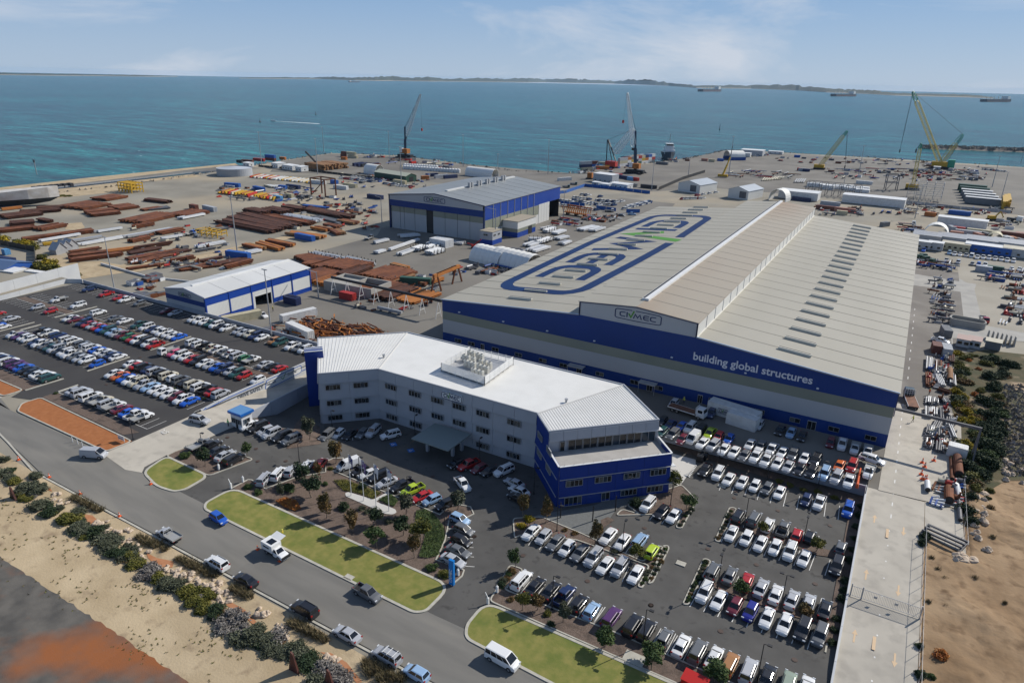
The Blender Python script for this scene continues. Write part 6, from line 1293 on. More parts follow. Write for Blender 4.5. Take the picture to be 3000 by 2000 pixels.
def person(p,hd,lab,shirt,pants=(.02,.022,.03),walk=.0,hat=(.7,.68,.1),arm=.15):
 t=thing('person',lab,'person',p,math.radians(hd));me=bpy.data.meshes.new('body')
 V_={'pel':(0,0,.95),'ch':(0.02,0,1.32),'nk':(.02,0,1.50),'hd':(.04,0,1.62),'ht':(.04,0,1.76)};Rr={'pel':.15,'ch':.17,'nk':.065,'hd':.10,'ht':.07}
 for s,n_ in((1,'l'),(-1,'r')):
  V_.update({'hip'+n_:(0,s*.10,.88),'kn'+n_:(s*walk*.5+.03,s*.11,.49),'an'+n_:(s*walk-.02,s*.12,.08),'to'+n_:(s*walk+.16,s*.13,.05),'sh'+n_:(0,s*.2,1.42),'el'+n_:(-s*walk*.3+arm*.3,s*.27,1.14),'wr'+n_:(-s*walk*.6+arm,s*.26,.90),'ha'+n_:(-s*walk*.7+arm+.04,s*.25,.80)})
  Rr.update({'hip'+n_:.10,'kn'+n_:.062,'an'+n_:.045,'to'+n_:.04,'sh'+n_:.065,'el'+n_:.046,'wr'+n_:.034,'ha'+n_:.042})
 ks=list(V_);E_=[('pel','ch'),('ch','nk'),('nk','hd'),('hd','ht')]
 for n_ in 'lr':E_+=[('pel','hip'+n_),('hip'+n_,'kn'+n_),('kn'+n_,'an'+n_),('an'+n_,'to'+n_),('ch','sh'+n_),('sh'+n_,'el'+n_),('el'+n_,'wr'+n_),('wr'+n_,'ha'+n_)]
 me.from_pydata([V_[k]for k in ks],[(ks.index(a),ks.index(b_))for a,b_ in E_],[])
 o=bpy.data.objects.new('body',me);COL.objects.link(o);m=o.modifiers.new('s','SKIN');o.modifiers.new('u','SUBSURF').levels=1
 for i,k in enumerate(ks):me.skin_vertices[0].data[i].radius=(Rr[k],Rr[k])
 me.skin_vertices[0].data[0].use_root=True
 dg=bpy.context.evaluated_depsgraph_get();m2=bpy.data.meshes.new_from_object(o.evaluated_get(dg));bpy.data.objects.remove(o)
 for mm_ in(mat('cloth_%.2f_%.2f'%(shirt[0],shirt[1]),shirt,.8),mat('trousers_dark',pants,.8),mat('skin',(.42,.24,.16),.6),mat('boots',(.03,.02,.015),.7)):m2.materials.append(mm_)
 m2.polygons.foreach_set('use_smooth',[True]*len(m2.polygons))
 for f_ in m2.polygons:
  c=f_.center;f_.material_index=3 if c.z<.12 else(1 if c.z<.95 and abs(c.y)<.22 else(2 if c.z>1.5 or(c.z<.93 and abs(c.y)>.2)else 0))
 b=bpy.data.objects.new('body',m2);COL.objects.link(b);b.parent=t
 q=MB(mat('hard_hat',hat,.4));q.tube((.04,0,1.72),(.04,0,1.76),.16,12);q.tube((.04,0,1.76),(.04,0,1.88),.125,12,0,.05);q.build('hard_hat',t);return t
HV=(.42,.62,.06)
person(G(*bx(c5(1313,96)[0]),.07),-90,'person in a green high-visibility vest standing by the guard hut',(.12,.55,.16))
person(G(*bx(c4(600,985)[0]),.12),180,'person in a yellow high-visibility top on the lawn behind the camper ute',(.60,.48,.05),arm=.3)
person((*bx(crop(2500,1100,6.27,.1)(1085,855)[0]),.12),200,'person in a yellow-green vest walking across the side road',(.45,.50,.06),walk=.28,hat=(.8,.8,.78))
person((*bx(crop(1850,1150,2.94,.1)(450,90)[0]),.05),-90,'person in a yellow vest near the workshop door',(.5,.52,.08))
person((*bx(crop(2500,1000,1.568,.1)(347,245)[0]),.12),-60,'person in orange overalls at the pipe storage racks',(.70,.14,.03),pants=(.5,.10,.03))
person((*bx(crop(0,600,2.24,0)(1793,700)[0]),.07),-90,'person in a dark vest at the blue shed doorway',(.3,.25,.05))
person((*bx(crop(1850,1150,2.94,.1)(2085,612)[0]),.1),-40,'person in a yellow top beside the white ute leaving the forecourt',(.62,.5,.05))
# ------------------------------------------------------------------ steel yard, port and far ground
def onray(px_,py_,base):
 d=FWD+RGT*((px_-1500)/FPX)-UPV*((py_-1000)/FPX);return CAM+d*((base-CAM).dot(FWD))
def hgt(base,py_):
 lo,hi=0,120
 for _ in range(40):
  m_=(lo+hi)/2;d=base+Vector((0,0,m_))-CAM;y=1000-FPX*d.dot(UPV)/d.dot(FWD)
  if y>py_:lo=m_
  else:hi=m_
 return lo
M_rust=mat('rust_steel',(.13,.043,.018),.85,c2=(.21,.072,.028),scale=.35,c3=(.09,.03,.015),s3=.2)
M_rusd=mat('rust_dark',(.055,.022,.014),.85,c2=(.11,.04,.02),scale=.4)
M_oran=mat('rust_orange',(.40,.15,.03),.8,c2=(.32,.11,.025),scale=.4)
M_brn=mat('rust_brown_plate',(.28,.15,.065),.85,c2=(.22,.11,.05),scale=.4)
M_prim=mat('primer_grey',(.13,.13,.135),.6,c2=(.09,.09,.1),scale=.4);M_wst=mat('painted_white_steel',(.66,.67,.67),.5,c2=(.56,.57,.58),scale=.4)
M_yel=mat('yellow_steel',(.50,.30,.02),.5);M_bst=mat('blue_steel',(.015,.07,.28),.5);M_rst=mat('red_steel',(.42,.03,.02),.5)
BM={}
def beam_unit(m,kind='I'):
 k=(m.name,kind)
 if k in BM:return BM[k]
 q=MB(m)
 if kind=='I':
  pr=[(-.5,0),(.5,0),(.5,.16),(.12,.16),(.12,.84),(.5,.84),(.5,1),(-.5,1),(-.5,.84),(-.12,.84),(-.12,.16),(-.5,.16)]
  n_=len(pr);q.add([(-.5,a,b_)for a,b_ in pr]+[(.5,a,b_)for a,b_ in pr],[tuple(range(n_))[::-1],tuple(range(n_,2*n_))]+[(i,(i+1)%n_,n_+(i+1)%n_,n_+i)for i in range(n_)])
 elif kind=='O':q.tube((-.5,0,.5),(.5,0,.5),.5,8)
 else:q.box(-.5,.5,-.5,.5,0,1)
 BM[k]=q.mesh('beam' if kind!='O' else 'pipe');return BM[k]
nstk=0
def stack(f,x0,y0,x1,y1,w,lay,m,lab,kind='I',s=.75,z=.0,cat='steel stack',jit=.6,fill=.93,ms=None,rise=.3):
 a,b_=f(x0,y0)[0],f(x1,y1)[0];a.z=b_.z=z;d=b_-a;Ln=d.length;ang=math.atan2(d.y,d.x);c=(a+b_)/2
 t=thing('steel_stack' if kind!='O' else 'pipe_stack',lab,cat,(c.x,c.y,z),ang);nw=max(1,int(w/s));mm_=ms or[m]
 for l in range(lay):
  for i in range(nw):
   if R.random()>fill:continue
   sx=Ln*R.uniform(1-jit*.25,1.0);o=inst('pipe' if kind=='O' else 'beam',beam_unit(R.choice(mm_),kind),t,((Ln-sx)*R.uniform(-.5,.5),(i-(nw-1)/2)*s+R.uniform(-.05,.05),rise+l*s*.92),R.uniform(-.008,.008));o.scale=(sx,s*.9,s*.88)
 bm_=MB(M_prim)
 for u in(-.35,0,.35):bm_.box(u*Ln-.2,u*Ln+.2,-w/2-.2,w/2+.2,0,rise)
 bm_.build('bearers',t);return t
fQ=crop(0,560,5.227);fM=crop(380,560,1.723);fP=crop(820,720,2.688);fS=crop(1100,500,3.92);fA=crop(0,600,2.24);fPq=crop(1000,400,5.88);fPl=crop(640,400,5.88);fPm=crop(1640,380,5.88);fPr=crop(2150,400,4.704);fR4=crop(2640,560,6.533);fR7=crop(2660,780,5.6);fR3=crop(2000,200,2.352);fC=crop(1600,540,6.533)
for a in(
 (fQ,1500,150,1850,90,10,2,M_rust,'rusty beam stack farthest back at the left of the yard'),(fQ,1080,280,1540,200,15,2,M_rust,'wide rusty beam stack left of the bent row of stacks'),(fQ,1330,370,1800,320,13,2,M_rust,'wide rusty beam stack nearest the sand road'),(fQ,1720,285,2060,240,10,2,M_rust,'rusty beam stack beside the pale timber racks'),
 (fQ,20,420,620,350,9,2,M_rusd,'blackened beam stack at the left edge below the boat'),(fQ,300,350,940,300,7,2,M_rusd,'black-brown beam stack joining the rusty row'),(fQ,560,285,1000,262,5,2,M_rusd,'dark rust stack behind the black one'),(fQ,150,520,540,490,7,2,M_rusd,'dark rusty stack on the bare concrete at left'),
 (fQ,-100,640,560,570,6,2,M_rust,'long rusty stack crossing the left frame edge'),(fQ,560,610,990,530,6,2,M_rust,'rusty stack ending beside the sandy patch'),(fQ,600,455,780,490,3,2,M_rusd,'short dark stack lying the other way at left'),(fQ,340,770,950,690,4,2,M_rust,'long thin rusty stack behind the white girders'),(fQ,880,700,1440,620,5,2,M_rust,'rusty stack right behind the white girders'),
 (fQ,1060,950,1540,880,3.5,1,M_rust,'rusty sections behind the small grey gables'),(fQ,1040,1030,1660,960,3.5,2,M_rust,'rusty box sections in front of the gables'),(fQ,1060,1095,1900,985,3.5,2,M_rust,'long rusty box sections at the sand pit edge'),(fQ,1560,950,2200,870,4,1,M_oran,'orange-rust sections right of the gables'),
 (fM,0,165,200,120,12,2,M_rust,'broad rusty stack left of the white beams'),(fM,235,132,365,106,11,2,M_rust,'rusty stack behind the white beams and grey container'),(fM,80,48,205,62,4,2,M_rusd,'black steel sections near the far left racks'),(fM,90,95,200,85,6,1,M_prim,'flat dark grey panels near the far left racks'),
 (fM,460,155,740,212,7,2,M_rusd,'front dark rust stack of the central group'),(fM,515,135,800,197,6,2,M_rusd,'second dark rust stack of the central group'),(fM,565,118,850,185,6,2,M_rusd,'third dark rust stack of the central group'),(fM,595,102,690,122,6,3,M_rusd,'fourth stack at the back left of the central group'),
 (fM,690,98,800,118,7,3,M_rusd,'back stack of the central group beside white tubes'),(fM,690,128,930,172,5,2,M_rust,'brown stack with an orange top in the central group'),(fM,785,88,880,104,5,3,M_rusd,'dark stack behind the central group'),(fM,885,95,1100,135,7,2,M_rusd,'dark mixed steel left of the hangar'),
 (fM,140,222,275,197,3.5,2,M_rust,'single rusty trough left of the blue forklift'),(fM,0,262,100,240,3,2,M_rust,'rusty trough at the left of the yard front'),(fM,-10,320,160,290,4,1,M_rusd,'dark sections in the lower left rows'),(fM,-20,350,200,310,4,1,M_rust,'mixed rusty lengths in the lower left rows'),(fM,0,370,240,318,4,1,M_rust,'thin rusty angles in the lower left rows'),(fM,170,325,310,300,3,1,M_rusd,'thin dark angles beside the white rails'),
 (fM,370,385,600,345,4,1,M_rusd,'dark beams on racks behind the blue shed'),(fM,240,400,460,372,5,1,M_rust,'rust and grey lengths left of the blue shed'),
 (fP,150,125,330,98,9,2,M_rust,'rusty stack tucked against the blue shed rear corner'),(fP,265,185,490,122,12,2,M_rust,'rusty stack behind the large front stack'),(fP,190,290,450,215,12,2,M_rust,'large rusty stack right beside the blue shed'),(fP,300,318,460,265,6,2,M_oran,'bright rust front stack near the conveyor trestle'),(fP,440,215,640,150,11,3,M_rust,'tall rusty stack in front of the white tube racks'),(fP,490,265,690,190,5,3,M_rusd,'dark beams at the right of the tall rusty stack'),
 (fP,750,275,970,195,12,2,M_rust,'rusty stack behind the open green container'),(fP,850,300,1040,232,4,1,M_brn,'brown plates beside the green container'),(fP,680,385,930,310,9,2,M_rust,'rusty stack right of the concrete tank'),(fP,760,430,1020,340,8,2,M_rusd,'dark rust stack above the conveyor'),(fP,930,440,1170,360,11,1,M_oran,'orange-rust beams beside the conveyor end'),(fP,900,400,1050,350,2.5,1,M_prim,'grey tubes between two rusty stacks')):
 stack(a[0],a[1],a[2],a[3],a[4],a[5]*1.35,a[6],a[7],a[8])
for a in((fM,582,278,680,302,4.5,'brown plate stack leftmost of the plate rows'),(fM,645,268,770,303,4.5,'brown plate stack second of the plate rows'),(fM,690,256,830,282,5,'orange plate stack beside the blue skip row'),(fM,800,218,980,242,6,'plate stack behind the long blue container'),(fM,930,190,1010,205,6,'plate stack up the yard from the blue container'),(fM,1030,205,1070,225,6,'tilted orange plate near the blue container'),(fM,985,175,1060,190,5,'far plate stack before the white units'),(fM,1060,155,1150,170,6,'plate stack nearest the white site units'),(fP,1110,320,1190,290,4,'orange plates behind the gantry crane'),(fP,1180,300,1270,268,4,'orange plates second behind the gantry crane'),(fP,890,160,1035,195,4.5,'brown plate bin on stands beside the road')):
 stack(a[0],a[1],a[2],a[3],a[4],a[5],1,M_brn,a[6],kind='B',s=1.3,rise=.5,cat='plate stack',ms=[M_brn,M_oran,M_rust])
for a in((fQ,600,790,1240,680,2.4,'long white girder nearest the yellow rack'),(fQ,980,810,1580,720,3.5,'white girders second row at left'),(fQ,1180,850,1900,720,3.2,'white girders third row at left'),(fQ,1450,650,1870,585,2.4,'white girder beside the timber trestle'),(fM,-30,240,220,195,3.5,'long white girder in front of the bare ground'),(fM,250,145,380,120,4,'white beams in front of the rusty stack'),(fM,325,292,490,262,3,'white rails on low stands in the middle of the yard'),(fM,585,320,660,305,4,'white bundles beside the blue skips'),(fM,160,248,275,228,2,'pale thin beams below the rusty trough'),
  (fS,-20,845,150,805,3,'white girder left in front of the hangar doors'),(fS,150,925,490,805,3,'long white girder in front of the hangar'),(fS,270,980,440,920,3,'short white girders near the crossing'),(fS,270,770,500,750,5,'white girders in the hangar shadow'),(fS,590,870,760,800,3,'white girders left of the stacked block'),(fS,850,830,1020,850,4,'white box girders beside the red lift'),(fS,0,960,100,930,3,'grey ribbed plates by the yard road'),(fP,770,505,970,548,1.6,'white painted beam on trestles left in the open'),(fP,845,497,980,530,1.6,'second white painted beam on trestles'),
  (fS,1730,880,1860,840,5,'white plates nearest the big roof edge'),(fS,1780,940,1960,885,6,'white panels beside the arch tents'),(fS,2080,800,2200,770,4,'white tubes beyond the racks'),(fS,2130,860,2220,825,4,'white tube rack on a trailer'),(fS,1930,690,2040,665,5,'white bundle at the far rack'),(fS,2050,740,2160,700,4,'white bundle behind the tan crate'),(fC,640,900,950,830,5,'white tubes near the roof edge behind the dark wall'),(fC,860,920,1090,850,4,'second white tube bundle near the roof edge')):
 stack(a[0],a[1],a[2],a[3],a[4],a[5],1,M_wst,a[6],kind='B',s=1.0,rise=.5,ms=[M_wst,M_wst,M_galv])
def rack(f,x0,y0,x1,y1,w,lab,m=M_wst,lay=3,n_up=4):
 t=stack(f,x0,y0,x1,y1,w,lay,m,lab,kind='O',s=.55,cat='tube rack',rise=.4,fill=.8);a,b_=f(x0,y0)[0],f(x1,y1)[0];Ln=(b_-a).length
 for i in range(n_up):
  for s in(-1,1):q=MB(M_black);u=-Ln*.42+Ln*.84*i/(n_up-1);q.box(u-.12,u+.12,s*w/2-.1+s*.15,s*w/2+.1+s*.15,0,2.6);q.build('upright',t)
 return t
for a in((fP,250,75,340,95,4,'rack of white tubes leftmost behind the rusty stacks'),(fP,350,95,470,118,4,'rack of grey tubes second behind the rusty stacks'),(fP,505,115,625,142,4,'rack of white tubes third behind the rusty stacks'),(fP,630,145,735,168,4,'rack of dark tubes at the road end'),(fS,450,930,560,890,5,'rack of white tubes left in the group before the hangar'),(fS,600,920,740,870,5,'rack of white tubes middle in the group before the hangar'),(fS,610,970,760,925,5,'rack of white tubes front in the group before the hangar'),(fS,1750,810,1920,815,4,'tube rack with dark uprights beside the annex road'),(fS,1870,850,2010,800,4,'rack of white tubes by the annex road'),(fS,1950,720,2050,690,4,'far rack of white sections by the annex road'),(fM,780,130,960,160,6,'grey and white tubes on the central group')):
 rack(*a)
rp_=random.Random(5)
scr=thing('scrap_pile','tangled pile of rusty offcuts behind the office roof','scrap pile')
A_,B_=fP(180,640)[0],fP(700,720)[0]
q=MB(M_rust,M_rusd,M_oran)
for i in range(420):
 p=A_.lerp(B_,rp_.random())+Vector((rp_.gauss(0,3),rp_.gauss(0,3.2),0));p.z=0;a=rp_.gauss(-.2,.5);l=rp_.uniform(2,6);zz=rp_.uniform(.1,1.8);q.bar(p+Vector((-math.cos(a)*l/2,-math.sin(a)*l/2,zz)),p+Vector((math.cos(a)*l/2,math.sin(a)*l/2,zz+rp_.uniform(-.4,.4))),rp_.uniform(.15,.4),None,rp_.randint(0,2))
o=q.build('offcuts',scr);o['kind']='stuff'
CM={}
def cont_mesh(L_,h=2.6,w=2.44,rib=True):
 k=(L_,h,w)
 if k in CM:return CM[k]
 q=MB(M_cont);q.box(-L_/2,L_/2,-w/2+.04,w/2-.04,.1,h-.05);q.box(-L_/2,L_/2,-w/2,w/2,h-.14,h);q.box(-L_/2,L_/2,-w/2,w/2,0,.14)
 for x in(-L_/2,L_/2-.14):
  for y in(-w/2,w/2-.14):q.box(x-.01,x+.15,y,y+.14,0,h)
 n_=int(L_/.5)
 for i in range(n_):
  x=-L_/2+.2+(L_-.4)*i/n_
  for s in(-1,1):q.box(x,x+.22,s*(w/2-.04)-.02,s*(w/2-.04)+.02,.15,h-.15)
  q.box(x,x+.22,-w/2+.1,w/2-.1,h-.01,h+.02)
 d=MB(M_cont)
 for s in(-1,1):d.box(L_/2+.01,L_/2+.05,s*.6-.57,s*.6+.57,.16,h-.16);d.tube((L_/2+.08,s*.3,.2),(L_/2+.08,s*.3,h-.2),.03,4);d.tube((L_/2+.08,s*.9,.2),(L_/2+.08,s*.9,h-.2),.03,4)
 CM[k]=(q.mesh('body'),d.mesh('door'));return CM[k]
M_cont=bpy.data.materials.new('container_paint');M_cont.use_nodes=True;_nt=M_cont.node_tree;_o=N(_nt,'ShaderNodeObjectInfo');_b=_nt.nodes['Principled BSDF']
_g=N(_nt,'ShaderNodeNewGeometry');_n=N(_nt,'ShaderNodeTexNoise',i_Scale=.9,i_Detail=6);_nt.links.new(_g.outputs['Position'],_n.inputs['Vector']);_r2=N(_nt,'ShaderNodeValToRGB');_r2.color_ramp.elements[0].position=.35;_r2.color_ramp.elements[0].color=(.86,.85,.84,1);_r2.color_ramp.elements[1].position=.6
_nt.links.new(_n.outputs[0],_r2.inputs[0]);_m=N(_nt,'ShaderNodeMixRGB',blend_type='MULTIPLY');_m.inputs[0].default_value=1;_nt.links.new(_o.outputs['Color'],_m.inputs[1]);_nt.links.new(_r2.outputs[0],_m.inputs[2]);_nt.links.new(_m.outputs[0],_b.inputs['Base Color']);_b.inputs['Roughness'].default_value=.55
CC=dict(w=(.66,.66,.64),b=(.015,.10,.38),n=(.012,.025,.09),r=(.40,.03,.025),o=(.45,.15,.03),c=(.50,.45,.30),g=(.16,.17,.18),k=(.03,.03,.035),G=(.03,.09,.06),R=(.16,.05,.03),s=(.40,.42,.44),y=(.50,.35,.04),t=(.05,.30,.30),L=(.10,.30,.55),p=(.42,.20,.14))
CWD=dict(w='white',b='blue',n='navy',r='red',o='orange',c='cream',g='grey',k='black',G='dark green',R='rust red',s='silver grey',y='yellow',t='teal',L='light blue',p='salmon')
def cont(f,x,y,L_,hd,c,lab,z=0,h=2.6,w=2.44,cat='container',name='shipping_container'):
 p=f(x,y)[0];t=thing(name,lab,cat,(p.x,p.y,z),math.radians(hd));b_,d=cont_mesh(L_,h,w)
 for nm,me in(('body',b_),('door',d)):o=inst(nm,me,t);o.color=(*CC[c],1)
 return t
def unit(f,x,y,L_,w,h,hd,lab,col='w',cat='site office',nwin=3,z=.0,roof=None,legs=False):
 p=f(x,y)[0];t=thing('site_building',lab,cat,(p.x,p.y,z),math.radians(hd));o=MB(M_cont).box(-L_/2,L_/2,-w/2,w/2,.3,h).build('walls',t);o.color=(*CC[col],1)
 q=MB(roof or M_lt);q.hexa([(-L_/2-.2,-w/2-.2,h),(L_/2+.2,-w/2-.2,h),(L_/2+.2,w/2+.2,h),(-L_/2-.2,w/2+.2,h)],[(-L_/2-.2,-w/2-.2,h+.1),(L_/2+.2,-w/2-.2,h+.1),(L_/2+.2,w/2+.2,h+.35),(-L_/2-.2,w/2+.2,h+.35)]);q.build('roof',t)
 for i in range(nwin):q=MB(M_glass);u=-L_/2+L_*(i+.5)/nwin;q.box(u-.6,u+.6,-w/2-.03,-w/2+.02,1.2,2.1);q.build('window',t)
 if nwin:q=MB(M_glass);q.box(L_/2-.02,L_/2+.03,-.5,.5,1.2,2.1);q.build('window',t)
 return t
for a in((fP,97,450,6.06,0,'n','dark blue container beside the blue shed doorway'),(fP,535,420,6.06,0,'r','red container under the conveyor'),(fP,150,575,12.2,75,'w','long white container behind the car park wall'),(fA,1590,760,12.2,70,'c','cream container against the blue shed side'),(fM,885,245,12.2,-4,'b','long blue container on the yard road'),(fM,405,98,12.2,-8,'s','silver grey container left of the central group'),(fM,325,90,6.06,-5,'R','dark rusty box beside the silver grey container'),
 (fM,1240,38,12.2,0,'n','dark blue container against the hangar left side'),(fP,1070,300,12.2,20,'G','green container with open bays behind the conveyor'),(fPl,245,865,12.2,12,'b','blue container left in the coloured steel laydown'),(fPl,700,930,12.2,-10,'b','blue container middle of the coloured steel laydown'),(fPl,1035,1090,6.06,0,'L','bright blue container in front of a white one'),(fPl,960,1060,6.06,70,'w','white container behind the bright blue one'),(fPl,1225,1050,6.06,0,'c','cream container right of the bright blue one'),(fPl,1110,905,6.06,5,'b','small blue skip container in the laydown middle'),(fPl,1290,895,12.2,0,'n','navy open container beside the blue skip'),(fPl,1998,812,6.06,0,'b','blue container near the far parked cars'),(fPl,2110,905,12.2,0,'w','white container behind the dark portal frame'),(fPl,2270,870,12.2,0,'c','cream container behind the dark portal frame'),(fPl,1720,815,12.2,10,'w','white container beside the long pale sections'),
 (fPl,900,415,12.2,0,'R','rust red flat container at the shore edge'),(fPl,700,425,12.2,8,'r','red container left at the shore edge'),(fPl,500,450,12.2,10,'R','rust brown container left at the shore edge'),(fPl,370,455,6.06,0,'k','black container leftmost at the shore edge'),(fPl,1110,400,6.06,10,'o','pale orange container at the shore edge'),
 (fPq,200,370,12.2,-4,'c','cream container low in the double stack by the quay'),(fPq,40,350,6.06,0,'R','rust red crate stack left of the cream containers'),(fPq,50,400,6.06,0,'o','orange frame box left of the cream containers'),(fPq,290,500,12.2,-90,'n','navy container first in the dark row on the quay'),(fPq,360,510,12.2,-90,'n','navy container second in the dark row on the quay'),(fPq,430,515,12.2,-90,'k','dark container third in the dark row on the quay'),(fPq,560,510,12.2,-90,'n','navy container last in the dark row on the quay'),(fPq,620,515,6.06,0,'R','rust red box at the end of the dark row'),(fPq,1010,810,12.2,-5,'c','cream container in front of the green building'),(fPq,1440,735,6.06,60,'o','orange container right of the green building'),(fPq,1600,690,6.06,60,'n','navy container in the blue and white cluster'),(fPq,1720,715,12.2,70,'s','silver grey container in the blue and white cluster'),(fPq,1880,720,12.2,70,'n','navy container right in the blue and white cluster'),
 (fPm,80,880,12.2,60,'w','white container beside the white tanks'),(fPm,460,700,12.2,60,'c','cream container under the tall blue pair'),(fPm,690,600,12.2,10,'c','cream container left of the red crane'),(fPm,730,680,12.2,20,'o','orange container left of the red crane base'),(fPm,830,660,6.06,20,'y','yellow container touching the red crane'),(fPm,1760,600,12.2,-8,'g','grey container with white end along the quay'),(fPm,1130,850,12.2,-15,'n','navy container on the quay beside the tower crane feet'),(fPm,1220,870,6.06,-15,'L','light blue box beside the navy quay container'),(fPm,1300,880,6.06,-15,'r','red box beside the light blue quay box'),(fPm,1010,810,6.06,-10,'r','red container beside the parked car on the quay'),(fPm,1260,985,6.06,0,'g','grey container right of the white site cabins'),(fPm,1530,1010,12.2,0,'k','dark container beside the light mast on the apron'),
 (fR3,150,640,6.06,0,'p','salmon container near the blue arch shelter'),(fR3,200,645,6.06,0,'c','cream container near the blue arch shelter'),(fR3,260,640,6.06,0,'b','blue container touching the blue arch shelter'),(fR3,788,615,6.06,0,'b','small blue container in the far pipe yard'),(fR3,820,708,6.06,0,'s','silver container beside the yellow crane'),(fR3,850,712,6.06,0,'n','navy container beside the yellow crane'),(fR3,800,705,3.0,0,'r','little red container beside the yellow crane'),(fR3,1250,798,12.2,-5,'w','white container alone on the apron'),(fR3,815,915,12.2,-6,'n','navy container in front of the white twin shed'),(fR3,985,975,12.2,-3,'R','rust red container behind the big roof, left'),(fR3,1115,990,12.2,-3,'p','salmon container behind the big roof, right'),(fR3,1095,1010,6.06,0,'c','tan container between the rusty ones'),(fR3,1390,1090,6.06,60,'g','grey container alone on the dusty ground'),(fR3,1015,945,12.2,-3,'s','silver grey container behind the rusty ones'),
 (fR4,1050,860,6.06,-8,'p','salmon container right of the white arch shelter'),(fR4,1090,770,6.06,-8,'r','red container behind the salmon one'),(fR4,960,755,6.06,-70,'s','silver grey container beside the white arch shelter'),(fR4,1270,840,12.2,-6,'s','long silver grey container in the right row'),(fR4,1490,820,12.2,-6,'c','cream container second in the right row'),(fR4,1470,895,6.06,-60,'p','salmon container in front of the cream one'),(fR4,1600,880,6.06,-60,'g','grey container left of the tan arch shelter'),(fR4,1950,950,6.06,-60,'s','silver container right of the tan arch shelter'),(fR4,2040,960,6.06,-60,'w','white container second right of the tan arch shelter'),(fR4,2140,970,6.06,-60,'o','orange container third right of the tan arch shelter'),(fR4,2150,880,12.2,-6,'R','rust red container far right'),(fR4,2300,880,6.06,-6,'p','salmon container at the right frame edge'),(fR4,2260,1000,6.06,-60,'g','grey container near the right frame edge'),(fR4,1110,455,12.2,-4,'b','blue container behind the long white hut'),(fR4,550,480,6.06,-10,'o','orange bin behind the white arch shelter'),
 (fR7,1420,90,6.06,-5,'G','dark green container in the works ground'),(fR7,1230,90,6.06,-5,'s','open grey container in the works ground'),(fR7,610,1130,6.06,-80,'g','grey-green roofed container by the side road'),(fR7,450,1400,4.5,-85,'R','rust red container at the side road edge'),(fR7,615,1440,6.06,-85,'s','grey container at the side road edge'),
 (fA,1920,650,6.06,0,'n','ribbed navy container at the blue shed corner'),(fA,1565,345,12.2,8,'b','bright blue rubbish skips in a row behind the blue shed'),(crop(2500,1000,1.568),470,525,3.6,-5,'w','white site box at the scrub edge')):
 cont(*a)
cont(fPl,900,415,12.2,0,'b','blue container stacked on the rust red one at the shore',z=2.62);cont(fPq,170,360,12.2,-4,'c','cream container on top of the double stack by the quay',z=2.62);cont(fPq,50,350,6.06,0,'R','second rust red crate on the stack by the quay',z=2.62)
cont(fPm,440,700,12.2,60,'n','tall navy container left of the upper pair',z=2.62);cont(fPm,560,640,12.2,60,'b','blue container right of the upper pair');cont(fPm,560,640,12.2,60,'R','rust container on the right of the upper pair',z=2.62);cont(fPm,440,700,12.2,60,'s','grey container topping the left upper pair',z=5.24)
cols='wcsnworygcnwGsrwycwonswbgrwc';k=0
pb=fPm(1080,630)[0];pe=fPm(1560,560)[0]
for i in range(9):
 for l in range(3):
  p=pb.lerp(pe,i/8);c_=cols[k%len(cols)];k+=1
  t=thing('shipping_container','%s container, %s from the left, %s tier of the wharf block'%(CWD[c_],ORD[i],('bottom','middle','top')[l]),'container',(p.x,p.y,l*2.62),math.radians(75),'container block on the wharf');b_,d_=cont_mesh(12.2)
  for nm,me in(('body',b_),('door',d_)):o=inst(nm,me,t);o.color=(*CC[c_],1)
 if i<5:
  p=pb.lerp(pe,i/8)+Vector((-3,14,0));c_=cols[(k+7)%len(cols)];t=thing('shipping_container','%s container, %s from the left in the wharf block rear row'%(CWD[c_],ORD[i]),'container',(p.x,p.y,0),math.radians(75),'container block on the wharf')
  for l in range(1):
   for nm,me in zip(('body','door'),cont_mesh(12.2,7.8)):o=inst(nm,me,t);o.color=(*CC[c_],1)
